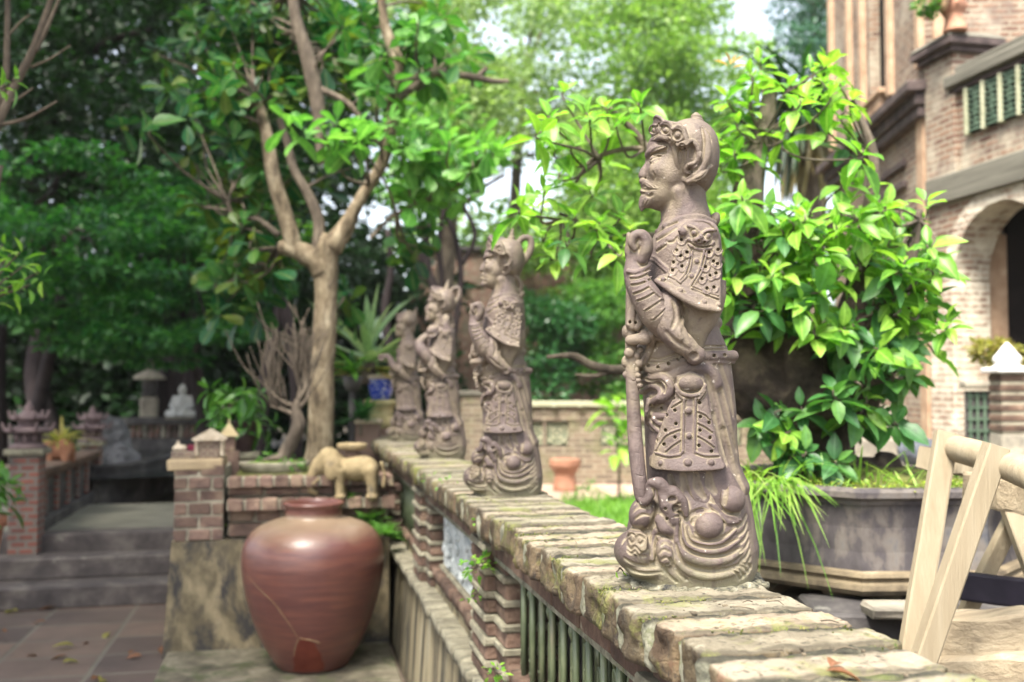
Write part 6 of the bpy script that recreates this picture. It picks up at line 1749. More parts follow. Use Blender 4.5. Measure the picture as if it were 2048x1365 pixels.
    c = on(26, 1105, .15); f = Field((-.16, -.16, -.01), (.16, .16, .3), .01); fell(f, (0, 0, .13), (.11, .1, .14), .02); V, F = f.mesh(); V += unit(V - [0, 0, .13]) * (vnoise(V, 22, 1) * .01)[:, None]
    o = mesh_obj('round_stone', V, F, surf('pale purple stone', [(.3, (.1, .09, .1)), (.7, (.32, .3, .29))], 8, .9, .6), None, True, (c[0], c[1], .14)); tag(o, 'pale upright stone beside the orange terracotta pot', 'stone')
    # ferns between jar and wall, small wall weeds
    def weed(name, label, c, n, L, mat, spread=.08, cat='weed', grp=None, hang=.3):
        t_ = thing(name, label, cat, c, 0, grp); P, d = clumps([(0, 0, 0)], [spread], n, .7, r); D, N = rand_leaf_dirs(d, r, .7, hang=hang); leaves('leaves', P, D, N, r.uniform(.6, 1.2, n) * L, L * .5, mat, t_, 'small')
        b = MB()
        for p_ in P[::4]: b.tube([(0, .01, 0), p_ * .6, p_], .0018, 4)
        b.build('stem', M_bark, t_); return t_
    for (x, y, Z, s, lb) in ((735, 1052, 5.75, .2, 'feathery light green fern between the jar neck and the wall'), (765, 1075, 5.5, .17, 'lower feathery fern against the wall beside the jar shoulder'), (700, 1000, 5.74, .1, 'small leafy weed under the elephant stool')):
        c = at(x, y, Z); t_ = thing('fern', lb, 'fern', c, 0, 'ferns behind the jar'); n = 26 if s > .12 else 14
        P, D, N, L = [], [], [], []
        for k in range(n):
            az = r.uniform(0, 6.28); el = r.uniform(.1, 1.1); d = np.array([cos(az) * cos(el), sin(az) * cos(el), sin(el)])
            for q in np.linspace(.15, 1, 14):
                base = d * s * q - np.array([0, 0, .35 * s * q * q])
                for sg in (-1, 1):
                    sd_ = unit(np.cross(d, [0, 0, 1])) * sg; P.append(base); D.append(unit(sd_ + d * .5)); N.append([0, 0, 1]); L.append(s * .28 * (1.1 - q))
        leaves('leaves', P, D, N, np.array(L), np.array(L) * .35, LEAF_FERN, t_, 'small')
        b = MB(); b.tube([(0, 0, -.05), (0, 0, .02)], .008, 5); b.build('stem', M_bark, t_)
    for (x, y, Z, n, L, sp, lb) in ((955, 1135, 3.05, 46, .03, .05, 'feathery yellow green weed sprouting from the tile bands of the brick pillar'), (1005, 1065, 2.9, 16, .02, .03, 'small round leaved weed on the coping edge above the lattice'), (965, 1045, 3.05, 14, .018, .025, 'tiny weed hanging from the coping edge beneath the second statue'),
                              (895, 970, 3.9, 26, .02, .045, 'mossy green tuft on the coping left of the second statue base'), (860, 958, 4.3, 20, .02, .05, 'farther mossy green tuft on the coping edge'), (945, 1195, 3.1, 14, .02, .03, 'small green sprig low on the brick pillar'), (990, 1345, 2.6, 22, .022, .03, 'green sprig on the ledge at the foot of the brick pillar'), (428, 1058, 5.78, 9, .06, .05, 'bright green sprout on the front of the brick planter'),
                              (1243, 1138, 1.93, 5, .02, .014, 'lime green leaflet sprig at the foot of the first statue')):
        weed('wall_weed', lb, at(x, y, Z - .03), n, L, LEAF_LIME, sp, 'weed', 'weeds growing on the masonry')
    # fallen leaves
    lm = leaf_mat('dry brown leaf', [(.14, .06, .03), (.2, .09, .045)], .2, .6)
    c = on(1652, 1342, WALL_Z + .008)
    o = leaves('fallen_leaf', [(0, 0, 0), (.01, .006, .003)], [(1, -.3, .1), (.6, .5, .25)], [(0, 0, 1), (.1, -.2, 1)], np.array([.05, .04]), .022, lm, None, 'oval', c, curl=.3); tag(o, 'curled dry brown leaf on the nearest coping bricks', 'leaf')
    for k in range(16):
        c = on(r.uniform(0, 340), 1200 + 165 * r.uniform() ** .7, .014 + k * .0005); sz = r.uniform(.05, .1)
        o = leaves('fallen_leaf', [(0, 0, 0)], [(r.normal(), r.normal(), .1)], [(r.normal(0, .2), r.normal(0, .2), 1)], np.array([sz]), sz * .5, lm if k % 3 else LEAF_YEL, None, 'oval', c, curl=r.uniform(0, .4)); tag(o, 'small dry fallen leaf scattered on the courtyard paving', 'leaf', 'leaf litter on the paving')
    for (x, y, lb) in ((295, 1190, 'brown fallen leaf at the foot of the steps'), (113, 1213, 'yellow brown fallen leaf on the paving under the left end of the steps'), (35, 1222, 'pale fallen leaf on the paving nearest the left edge'), (148, 1292, 'straw coloured fallen leaf on the open paving')):
        o = leaves('fallen_leaf', [(0, 0, 0)], [(r.normal(), r.normal(), .15)], [(0, 0, 1)], np.array([.11]), .06, LEAF_YEL if 'pale' in lb or 'straw' in lb else lm, None, 'oval', on(x, y, .02), curl=.2); tag(o, lb, 'leaf', 'fallen leaves on the paving')
LEAF_BUSH = leaf_mat('bush leaf', [(.03, .11, .02), (.06, .19, .025), (.13, .28, .04)], .35, .3, spec=.5)
LEAF_FERN = leaf_mat('fern leaf', [(.08, .22, .04), (.16, .34, .07)], .45, .5)
M_redbrick2 = brick_mat('pillar brick', (.16, .08, .06), (.3, .16, .11), (.26, .22, .17), .12, .06, .012, ((.07, .06, .05), .5, .7))
build_pot_plants()
# ------------------------------------------------------------------ the carved clay guardians
def clay_mat():
    m, t, p = new_mat('purple brown clay with ochre dust')
    tc = t.nodes.new('ShaderNodeTexCoord'); v = tc.outputs['Object']
    g = t.nodes.new('ShaderNodeNewGeometry')
    at_ = t.nodes.new('ShaderNodeAttribute'); at_.attribute_name = 'hollow'
    n1 = noise(t, v, 7, 6, 0.6, 0.4); n2 = noise(t, v, 45, 6, 0.7); n3 = noise(t, v, 300, 4, 0.6)
    r = ramp(t, [(0.3, (0.046, 0.033, 0.031)), (0.52, (0.094, 0.069, 0.063)), (0.75, (0.175, 0.135, 0.12))])
    t.links.new(mth(t, 'ADD', mth(t, 'MULTIPLY', n1.outputs['Fac'], .6), mth(t, 'MULTIPLY', n2.outputs['Fac'], .4)), r.inputs[0])
    # ochre dust settled in the hollows and in patches
    cav = ramp(t, [(0.10, (0, 0, 0)), (0.42, (1, 1, 1))])
    t.links.new(mth(t, 'ADD', at_.outputs['Fac'], mth(t, 'MULTIPLY', mth(t, 'SUBTRACT', n2.outputs['Fac'], .5), .35)), cav.inputs[0])
    pat = ramp(t, [(0.47, (0, 0, 0)), (0.64, (1, 1, 1))])
    t.links.new(noise(t, v, 4.5, 6, 0.65, 0.6).outputs['Fac'], pat.inputs[0])
    f = mth(t, 'MAXIMUM', mth(t, 'MULTIPLY', cav.outputs[0], .6), mth(t, 'MULTIPLY', pat.outputs[0], .6))
    c = mix(t, f, r.outputs[0], (0.245, 0.205, 0.13))
    spk = ramp(t, [(0.69, (0, 0, 0)), (0.74, (1, 1, 1))]); t.links.new(noise(t, v, 80, 3, 0.5).outputs['Fac'], spk.inputs[0])
    c = mix(t, mth(t, 'MULTIPLY', spk.outputs[0], .6), c, (0.52, 0.48, 0.42))
    dk = ramp(t, [(0.28, (1, 1, 1)), (0.35, (0, 0, 0))]); t.links.new(noise(t, v, 70, 4, 0.6).outputs['Fac'], dk.inputs[0])
    c = mix(t, mth(t, 'MULTIPLY', dk.outputs[0], .5), c, (0.055, 0.038, 0.036))
    wn = noise(t, v, 26, 7, 0.75, 0.8)
    wh = ramp(t, [(0.66, (0, 0, 0)), (0.70, (1, 1, 1))]); t.links.new(wn.outputs['Fac'], wh.inputs[0])
    c = mix(t, mth(t, 'MULTIPLY', wh.outputs[0], .45), c, (0.42, 0.38, 0.33))
    gr = ramp(t, [(0.30, (1, 1, 1)), (0.42, (0, 0, 0))]); t.links.new(wn.outputs['Fac'], gr.inputs[0])
    c = mix(t, mth(t, 'MULTIPLY', gr.outputs[0], .5), c, (0.05, 0.036, 0.034))
    sp_ = t.nodes.new('ShaderNodeSeparateXYZ'); t.links.new(v, sp_.inputs[0])
    lo = ramp(t, [(0.0, (1, 1, 1)), (.075, (0, 0, 0))]); t.links.new(mth(t, 'ADD', sp_.outputs[2], mth(t, 'MULTIPLY', mth(t, 'SUBTRACT', n2.outputs['Fac'], .5), .16)), lo.inputs[0])
    c = mix(t, mth(t, 'MULTIPLY', lo.outputs[0], .75), c, (0.19, 0.18, 0.11))
    mp = t.nodes.new('ShaderNodeMapping'); mp.inputs['Scale'].default_value = (1, 1, .12); t.links.new(v, mp.inputs['Vector'])
    st = ramp(t, [(0.34, (1, 1, 1)), (0.47, (0, 0, 0))]); t.links.new(noise(t, mp.outputs[0], 28, 5, 0.65, 0.2).outputs['Fac'], st.inputs[0])
    c = mix(t, mth(t, 'MULTIPLY', st.outputs[0], .5), c, (0.07, 0.05, 0.047))
    t.links.new(c, p.inputs['Base Color'])
    rr = ramp(t, [(0.3, (0.5,) * 3), (0.7, (0.75,) * 3)]); t.links.new(n2.outputs['Fac'], rr.inputs[0]); t.links.new(rr.outputs[0], p.inputs['Roughness'])
    p.inputs['Specular IOR Level'].default_value = 0.38
    bump(t, p, mth(t, 'ADD', n2.outputs['Fac'], mth(t, 'MULTIPLY', n3.outputs['Fac'], .4)), 0.7, 0.005)
    return m

BODY = [  # py, left, right, front, back
    (436, 1326, 1414, 44, 44), (455, 1316, 1430, 62, 60), (475, 1306, 1438, 80, 78), (500, 1297, 1440, 90, 88),
    (540, 1291, 1441, 92, 92), (580, 1286, 1440, 92, 92), (620, 1281, 1437, 88, 88), (648, 1278, 1433, 82, 80),
    (668, 1277, 1438, 84, 84), (695, 1275, 1451, 88, 90), (720, 1275, 1458, 90, 93), (760, 1284, 1463, 92, 95), (820, 1290, 1469, 93, 97),
    (880, 1292, 1471, 94, 98), (925, 1294, 1475, 96, 100), (952, 1296, 1487, 98, 103), (972, 1297, 1498, 100, 106), (990, 1298, 1490, 100, 103), (1030, 1290, 1500, 100, 105)]

def carve_body(h):
    f = Field.px(1235, 1510, 425, 1045, -115, 150, h)
    f.loft(BODY, n=2.35)
    # rolled sash at the waist and at the back
    f.chain(S(*np.array([(1392, 642, 80), (1414, 645, 58), (1428, 646, 24), (1430, 646, -25), (1414, 646, -70)]).T), 15, 3)
    f.chain(S(*spline([(1290, 668, 78), (1320, 672, 84), (1345, 668, 88)]).T), (10, 13), 6)
    # belt
    belt = [(1466, 712), (1440, 713), (1405, 714), (1375, 720), (1345, 731), (1318, 739), (1300, 738), (1288, 724), (1284, 712)]
    f.line(belt, 11, 3, -2)
    f.line([(x, y + 12) for x, y in belt[:-2]], 4.5, 2, -1)
    for dy in (-13, -20): f.groove([(x, y + dy) for x, y in belt[:-2]], 1.5)
    for p in ((1296, 732), (1316, 735), (1337, 728), (1358, 719), (1428, 712), (1449, 711)): f.hole(*p, 3.0)
    # robe folds down the back half
    for i, fo in enumerate(([(1412, 742), (1430, 800), (1447, 870), (1478, 950)], [(1428, 735), (1446, 800), (1462, 860), (1474, 900)], [(1442, 735), (1456, 780), (1468, 830)],
               [(1446, 860), (1460, 920), (1490, 985)], [(1428, 830), (1440, 880), (1452, 925)])):
        f.groove(fo, (3, 5.5, 3), 7, 2)
    # arch over the apron boss
    f.line([(1338, 800), (1336, 775), (1348, 752), (1372, 738), (1400, 736), (1422, 746), (1432, 768)], 11, 8, -4)
    # chest folds
    for fo in ([(1312, 468), (1332, 455), (1354, 445)], [(1314, 481), (1333, 470), (1352, 457)], [(1334, 484), (1345, 484), (1354, 475)], [(1314, 503), (1322, 497), (1331, 491)]):
        f.groove(fo, 2.0, 3, 0.8)
        f.line([(x, y - 5) for x, y in fo], 3.0, 4, -.5)
    for o in (0, 7): f.line([(1292, 508 + o), (1310, 516 + o), (1326, 530 + o), (1340, 543 + o)], 3.2, 1.5, 0.5)
    f.stud(1303, 496, 4)
    # gusset of robe at the collar
    f.line([(1330, 452), (1362, 437), (1400, 434), (1428, 446)], 6, 5, -2)
    f.ell(S(1428, 442, 0), (11, 18, 20), 5, rot=-.4)
    # buckle loops, flame and knob on the belly
    f.line([(1276, 662), (1288, 655), (1300, 662), (1305, 680), (1301, 702), (1291, 720), (1282, 738)], (5, 7, 5), 2, 4)
    f.line([(1282, 668), (1292, 664), (1298, 680), (1293, 702), (1284, 722)], 3, 1.5, 5)
    kc = S(np.array([1260, 1291]), np.array([681, 677]), np.array([74, 86])); f.chain(kc, (10, 12.5), 2)
    f.chain(S(np.array([1258, 1263]), np.array([681, 681]), np.array([76, 78])), 5, 1)
    f.ell(S(1254, 664, 55), (10, 14, 12), 3)
    for fl in ([(1264, 655), (1266, 632), (1272, 608), (1275, 600)], [(1274, 656), (1276, 632), (1274, 610)], [(1281, 650), (1284, 630), (1280, 612)], [(1258, 650), (1260, 625), (1268, 602)]):
        q = spline(fl); f.chain(S(q[:, 0], q[:, 1], np.linspace(70, 62, len(q))), (7, 2.5), 2.5)
    for p in ((1271, 646), (1260, 645), (1275, 624), (1276, 702), (1278, 690)): f.hole(*p, 2.6)
    for (x, y, r) in ((1272, 712, 9), (1277, 728, 9), (1270, 740, 8), (1280, 700, 7), (1268, 725, 7)): f.ell(S(x, y, 62), (r, r, r), 2)
    # swirling dragon and cloud scrolls in front of the skirt
    sc = [([(1272, 742), (1282, 756), (1300, 760), (1322, 755), (1336, 766), (1339, 782), (1328, 796), (1312, 802), (1302, 812), (1302, 824), (1316, 832), (1342, 832), (1366, 829)], (6, 9, 10, 9, 8, 8, 4)),
          ([(1277, 768), (1278, 782), (1288, 783), (1304, 772), (1318, 777), (1321, 790), (1309, 802), (1298, 812)], (5, 6, 7, 6, 5)),
          ([(1297, 800), (1296, 826), (1304, 846), (1316, 860), (1326, 868)], (5, 7, 4)),
          ([(1293, 824), (1295, 845), (1306, 862)], (4, 5, 3)),
          ([(1308, 838), (1322, 848), (1338, 846), (1352, 838)], (6, 6, 3))]
    for p, r in sc: f.line(p, r, 2.2, 2.5)
    f.groove([(1284, 756), (1304, 762), (1322, 762), (1331, 772), (1329, 786)], 1.8, 1.5)
    for (x, y) in ((1275, 752), (1276, 762), (1279, 772)): f.ell(S(x, y, 66), (7, 6, 8), 1.5)
    for p in ((1302, 811), (1323, 818)): f.hole(*p, 3.0)
    # skirt folds under the apron
    for fo in ([(1340, 955), (1345, 980), (1352, 1010)], [(1366, 952), (1372, 985), (1383, 1005)], [(1392, 950), (1396, 975), (1408, 995)], [(1418, 950), (1420, 970), (1430, 985)]):
        f.groove(fo, (3, 5, 2), 6, 1.5)
    return carved(f)

def carve_apron(h):
    f = Field.px(1280, 1462, 735, 950, 20, 130, h)
    rows = [(y, xl - 3, xr + 3, wf + g, 0) for (y, xl, xr, wf, wb), g in zip(
        [(742, 1280, 1462, 91, 0), (790, 1286, 1467, 93, 0), (850, 1291, 1471, 94, 0), (900, 1293, 1476, 95, 0), (925, 1293, 1480, 97, 0), (948, 1293, 1484, 98, 0)], (9, 9, 11, 15, 24, 27))]
    poly = [(1353, 752), (1380, 742), (1408, 752), (1414, 775), (1418, 812), (1430, 862), (1438, 905), (1452, 932), (1447, 939), (1420, 942), (1365, 944), (1312, 940), (1292, 930), (1291, 920), (1304, 908), (1314, 872), (1334, 820), (1350, 790)]
    f.loft(rows, 2, mask=poly, n=2.1)
    f.ell(S(1381, 766, 100), (27, 17, 13), 1.5)
    f.groove([(1354, 768), (1362, 755), (1381, 748), (1400, 754), (1409, 767), (1400, 779), (1381, 784), (1362, 778), (1354, 768)], 1.9, 1)
    f.line([(1352, 772), (1360, 785), (1380, 792), (1400, 787), (1410, 772)], 4.5, 2, 1.5)
    f.line([(1353, 784), (1362, 795), (1370, 800)], 3, 1.5, 1)
    f.line([(1410, 782), (1400, 796), (1392, 800)], 3, 1.5, 1)
    for x in (1367, 1390): f.line([(x + 1, 798), (x, 850), (x - 1, 905)], 2.4, 1.2, .8)
    for x in (1363, 1394): f.groove([(x + 1, 800), (x, 850), (x - 1, 905)], 1.3, 1)
    for (x, y, r) in ((1377, 822, 7), (1378, 872, 6), (1376, 926, 7.5), (1322, 926, 5.5), (1422, 926, 6.5), (1297, 921, 4)): f.stud(x, y, r)
    f.line([(1310, 905), (1335, 912), (1358, 910), (1366, 903)], 2.2, 1, .8); f.groove([(1308, 909), (1335, 916), (1360, 914)], 1.5, 1)
    f.line([(1392, 905), (1410, 911), (1436, 911)], 2.2, 1, .8); f.groove([(1392, 909), (1412, 915), (1440, 914)], 1.5, 1)
    for l in ([(1314, 836), (1340, 815), (1362, 801)], [(1311, 900), (1330, 872), (1348, 862), (1360, 858)], [(1331, 902), (1345, 890), (1360, 880)], [(1396, 822), (1410, 828), (1420, 838)], [(1396, 845), (1410, 852), (1424, 862)], [(1396, 871), (1412, 880), (1428, 892)]):
        f.line(l, 1.8, 1, .8); f.groove([(x, y + 4) for x, y in l], 1.2, 1)
    for p in ((1347, 797), (1350, 821), (1333, 831), (1352, 848), (1331, 861), (1350, 875), (1328, 889), (1399, 806), (1401, 834), (1418, 846), (1400, 861), (1420, 876), (1398, 892), (1423, 903), (1313, 881)):
        f.hole(*p, 2.9)
    return carved(f)

def carve_shoulder(h):
    f = Field.px(1300, 1452, 436, 634, -60, 150, h)
    rows = [(440, 1336, 1436, 88, 60), (462, 1322, 1441, 98, 70), (500, 1308, 1444, 108, 76), (545, 1292, 1446, 116, 80), (580, 1284, 1449, 128, 84), (605, 1282, 1452, 138, 88), (632, 1280, 1454, 144, 90)]
    poly = [(1362, 452), (1378, 443), (1400, 440), (1424, 447), (1438, 465), (1443, 520), (1443, 600), (1441, 624), (1432, 628), (1400, 620), (1372, 606), (1344, 588), (1316, 568), (1308, 560), (1316, 552), (1336, 546), (1344, 520), (1354, 485)]
    f.loft(rows, 3, mask=poly, n=3.6, mk=5)
    # turned out lower rim
    f.line([(1312, 562), (1330, 573), (1350, 586), (1376, 602), (1404, 614), (1438, 621)], (4, 6, 6, 5), 4, -1)
    # beast mask
    wf = f.front(1399, 466)[0]
    f.ell(S(1399, 466, wf), (37, 25, 11), 5, rot=.12)
    f.ell(S(1402, 480, wf + 9), (18, 9, 8), 3, rot=.1)
    for x, y in ((1394, 480), (1410, 483)): f.stud(x, y, 5.5, 1.5)
    f.stud(1402, 474, 6, 3)
    for x, y in ((1397.5, 482.5), (1409, 485)): f.hole(x, y, 2.4, 5)
    f.line([(1376, 452), (1386, 458), (1397, 467)], (3, 4, 4), 1.5, 1.5); f.line([(1407, 468), (1416, 462), (1426, 461)], (4, 4, 3), 1.5, 1.5)
    f.groove([(1379, 457), (1388, 460), (1396, 469)], 2.0, 1, .5); f.groove([(1407, 471), (1416, 466), (1425, 465)], 2.0, 1, .5)
    for x, y in ((1388, 466), (1416, 472)):
        f.stud(x, y, 5.5, lift=1); f.groove([(x + 7 * cos(a), y + 7 * sin(a)) for a in np.linspace(0, 6.28, 9)], 1.4, 1)
    f.line([(1378, 480), (1386, 488), (1402, 492), (1420, 491), (1426, 486)], 4, 2, 0)
    f.groove([(1379, 485), (1388, 492), (1404, 496), (1421, 494)], 2.1, 1, 0)
    for i, (x, y) in enumerate(spline([(1378, 489), (1390, 497), (1406, 500), (1422, 497)], 4)): f.stud(x, y, 3.2, .6, 1)
    f.stud(1366, 464, 9, 3); f.ell(S(1434, 486, 60), (7, 12, 20), 3)
    f.line([(1358, 462), (1372, 448), (1396, 442), (1418, 446), (1432, 460)], 2.6, 1.5, 1)
    # straps and borders
    for l in ([(1385, 502), (1382, 530), (1375, 550), (1361, 566)], [(1380, 502), (1377, 528), (1370, 548), (1359, 561)], [(1361, 566), (1350, 558), (1337, 552)],
              [(1414, 504), (1405, 540), (1386, 574)], [(1408, 503), (1399, 540), (1380, 572)], [(1384, 577), (1408, 588), (1436, 597)], [(1386, 572), (1408, 582), (1436, 591)]):
        f.line(l, 1.9, 1, .9)
    for l in ([(1382.5, 502), (1379.5, 528), (1372, 549)], [(1411, 504), (1402, 540), (1384, 573)], [(1388, 579), (1410, 590), (1436, 600)]): f.groove(l, 1.3, 1)
    for (x, y, r) in ((1393, 523, 5.5), (1383, 553, 5.5), (1327, 560, 5.5), (1360, 582, 6), (1408, 605, 5.5), (1437, 610, 4.5)): f.stud(x, y, r)
    for (x, y) in ((1418, 505), (1427, 523), (1411, 534), (1421, 551), (1404, 558), (1432, 547), (1414, 577), (1428, 575), (1435, 528), (1436, 500), (1363, 480), (1374, 505), (1361, 512), (1364, 533), (1345, 541), (1353, 501), (1347, 525)):
        f.line([(x - 9, y + 1), (x - 6, y + 8), (x, y + 11), (x + 6, y + 8), (x + 9, y + 1)], 1.7, 1, .7)
        f.hole(x, y, 2.8)
    f.groove([(1314, 556), (1340, 565), (1370, 585)], 1.2, 1)
    return carved(f)

def tubepx(f, pts, rad, k=3, n=6, neg=False):
    q = spline(pts, n); f.chain(S(q[:, 0], q[:, 1], q[:, 2]), rad, k, neg)

def carve_sleeve(h):
    """wide sleeve under the shoulder guard, drooping to a torn cuff"""
    f = Field.px(1300, 1450, 560, 745, 20, 150, h)
    f.loft([(570, 1312, 1438, 112, 0), (600, 1316, 1437, 116, 0), (625, 1322, 1432, 113, 0), (650, 1330, 1420, 108, 0), (675, 1346, 1404, 102, 0), (700, 1362, 1396, 92, 0)], n=2.6)
    tubepx(f, [(1342, 592, 100), (1334, 620, 108), (1335, 648, 112), (1352, 674, 114), (1376, 696, 112), (1392, 711, 108)], (20, 26, 26, 24, 19, 15), 6)
    f.ell(S(1392, 712, 108), (19, 17, 16), 4, rot=.6)
    f.ell(S(1388, 714, 126), (10, 9, 7), 2, rot=.6, neg=True)
    f.line([(1361, 612), (1366, 640), (1358, 662), (1362, 678)], 3.5, 4, 0)
    for l in ([(1346, 602), (1353, 630), (1345, 655)], [(1372, 618), (1370, 650), (1380, 672)], [(1332, 665), (1352, 684), (1378, 700)]): f.groove(l, (2.5, 3.5, 2), 4, 1)
    return carved(f)

def carve_arm(h, pose='raised'):
    f = Field.px(1225, 1345, 440, 672, 40, 150, h)
    tubepx(f, [(1326, 652, 100), (1312, 628, 106), (1294, 598, 108), (1278, 570, 104), (1269, 546, 100)], (24, 31, 29, 25, 21), 5)
    for a in ([(1259, 558), (1278, 556), (1299, 546)], [(1261, 571), (1280, 568), (1302, 558)], [(1264, 589), (1282, 583), (1300, 573)], [(1272, 603), (1290, 596), (1308, 586)], [(1287, 624), (1304, 613), (1321, 602)], [(1304, 642), (1316, 632), (1328, 620)]):
        f.groove(a, 1.9, 1.2); f.line([(x + 1, y - 4) for x, y in a], 1.8, 1.5, .3)
    f.line([(1290, 556), (1301, 574), (1314, 588), (1326, 598)], 2.6, 1.5, 1)
    f.line([(1256, 543), (1272, 545), (1292, 536), (1297, 532)], 4.5, 2, 0)
    tubepx(f, [(1270, 543, 98), (1270, 528, 97), (1274, 514, 96)], (17, 19, 20), 6)
    f.ell(S(1276, 512, 96), (19, 24, 21), 6, rot=.25)
    for i, w in enumerate((118, 104, 90, 78)):
        dx = (-1, 0, 1, 3)[i]
        tubepx(f, [(1284 + dx, 520, w - 6), (1292 + dx, 500, w), (1292 + dx, 482, w), (1281 + dx, 469, w + 1), (1268 + dx, 474, w), (1264 + dx, 487, w), (1270 + dx, 497, w - 1)],
               (10.5, 10.5, 10, 9.6, 8.8, 7.8, 6), 1.2, 5)
    f.ell(S(1278, 490, 97), (12, 14, 26), 3)
    tubepx(f, [(1264, 522, 92), (1258, 505, 98), (1259, 488, 100), (1258, 473, 102)], (9.5, 8.5, 8, 5.5), 2.5)
    f.ell(S(1257, 470, 102), (4, 5, 4), 1)
    return carved(f)

def carve_arm_low(h, kind):
    """arm variants of the two farther guardians"""
    if kind == 'ball':          # elbow bent up, a ball at the chin and an open raised hand
        f = Field.px(1180, 1460, 370, 680, -60, 170, h)
        tubepx(f, [(1330, 640, 100), (1300, 600, 108), (1270, 560, 106), (1262, 530, 100), (1280, 500, 98), (1310, 480, 96)], (26, 32, 30, 26, 21, 17), 5)
        f.ell(S(1334, 458, 92), (33, 33, 33), 3)
        for i, w in enumerate((112, 98, 84, 70)):
            tubepx(f, [(1312, 486, w), (1330, 488 + i, w + 8), (1348, 482 + i, w + 8), (1358, 470, w + 6)], (9, 8, 7, 5), 1.6, 5)
        tubepx(f, [(1306, 478, 110), (1310, 458, 116), (1318, 445, 116)], (9, 8, 5), 2)
        tubepx(f, [(1420, 520, 60), (1420, 480, 84), (1404, 440, 90)], (24, 20, 17), 5)
        f.ell(S(1400, 424, 92), (17, 22, 13), 4)
        for dx, ln in ((-13, 36), (-4, 44), (5, 42), (13, 34)):
            tubepx(f, [(1400 + dx * .8, 412, 92), (1402 + dx, 412 - ln * .5, 92), (1404 + dx * 1.1, 412 - ln, 88)], (7, 6.4, 4.6), 1.6, 5)
        tubepx(f, [(1386, 430, 96), (1374, 418, 100), (1370, 404, 100)], (8, 7, 5), 2)
    else:                        # arm stretched forward with a closed fist
        f = Field.px(1150, 1345, 470, 690, 30, 150, h)
        tubepx(f, [(1330, 645, 100), (1312, 640, 106), (1280, 615, 106), (1258, 572, 102), (1236, 545, 98), (1212, 545, 96)], (24, 30, 27, 24, 20, 17), 5)
        f.ell(S(1194, 552, 95), (20, 20, 22), 5)
        for i, w in enumerate((116, 103, 90, 77)):
            tubepx(f, [(1200, 536, w), (1182, 540, w), (1174, 554, w), (1182, 568, w), (1196, 566, w)], (9, 9, 8.4, 7.4, 6), 1.6, 5)
        tubepx(f, [(1206, 564, 112), (1194, 572, 116), (1180, 562, 114)], (9, 8, 6), 2)
    return carved(f)

def head_core(f, beard=True, old=True):
    f.ell(S(1352, 312, 0), (55, 66, 56), 6)
    f.ell(S(1334, 352, 0), (47, 52, 53), 10)
    f.ell(S(1322, 388, 0), (36, 34, 40), 10)
    f.ell(S(1308, 300, 0), (14, 26, 40), 8)
    f.ell(S(1372, 372, 0), (30, 34, 40), 8)
    # neck
    tubepx(f, [(1368, 372, 0), (1369, 410, 0), (1372, 450, 0)], (42, 44, 52), 8)
    tubepx(f, [(1356, 385, 38), (1366, 420, 36), (1376, 446, 44)], (12, 10, 8), 8)
    # brow, nose
    for s_ in (1, -1):
        tubepx(f, [(1297, 311, 8 * s_), (1303, 303, 24 * s_), (1316, 297, 42 * s_), (1330, 294, 52 * s_)], (8, 8, 6, 3), 5)
        f.ell(S(1300, 352, 9 * s_), (12, 9, 9), 3)
        f.ell(S(1318, 340, 34 * s_), (20, 18, 16), 8)
    tubepx(f, [(1299, 316, 0), (1297, 330, 0), (1290, 343, 0), (1287, 351, 0)], (7, 8, 10, 10.5), 5)
    f.groove([(1305, 345), (1310, 354), (1306, 362)], 1.4, 3, .6)
    f.ell(S(1292, 358, 12), (4.5, 3.2, 4), 1, neg=True); f.ell(S(1292, 358, -12), (4.5, 3.2, 4), 1, neg=True)
    # eye
    f.groove([(1299, 322), (1306, 311), (1318, 307), (1330, 305)], 2.2, 4, 0)
    f.ell(S(1309, 321, f.front(1309, 321)[0] - 2), (11, 7.5, 6), 1.5, rot=.35)
    f.line([(1300, 322), (1304, 315), (1312, 311), (1322, 311)], 2.5, 1.5, 1)
    f.groove([(1300, 322), (1307, 317), (1314, 314), (1321, 313)], 1.5, .8, .3)
    f.groove([(1302, 328), (1309, 326), (1316, 320)], 1.3, 1, .4)
    # mouth
    f.ell(S(1290, 383, 0), (10, 7.5, 19), 4)
    f.ell(S(1290, 371, 0), (9, 6.5, 19), 4)
    f.groove([(1281, 377), (1290, 380), (1300, 379), (1312, 378)], (2.8, 2.4, 1.4), 1.2, .6)
    f.groove([(1286, 394), (1296, 394), (1304, 390)], 2.2, 4, .6)
    f.ell(S(1295, 404, 0), (14, 13, 20), 6)
    for i in range(5):           # eyebrow hairs
        f.groove([(1303 + 5 * i, 305 - 2.0 * i), (1308 + 5 * i, 299 - 1.6 * i), (1314 + 5 * i, 296 - 1.4 * i)], 1.0, 1, .3)
    if old:
        for s_ in (1, -1): tubepx(f, [(1284, 363, 3 * s_), (1292, 365, 14 * s_), (1301, 372, 25 * s_), (1314, 377, 36 * s_)], (6, 6.5, 6, 3), 1.6)
        f.groove([(1290, 362), (1299, 367), (1309, 375)], 1.0, 1, .3); f.groove([(1288, 366), (1296, 371), (1304, 376)], 1.0, 1, .3)
    if beard:
        tubepx(f, [(1290, 400, 0), (1285, 411, 0), (1283, 423, 0)], (12, 8, 1.5), 4)
        f.groove([(1296, 402), (1291, 412), (1285, 420)], 1.0, 1, .3); f.groove([(1290, 400), (1286, 410), (1284, 418)], 1.0, 1, .3)

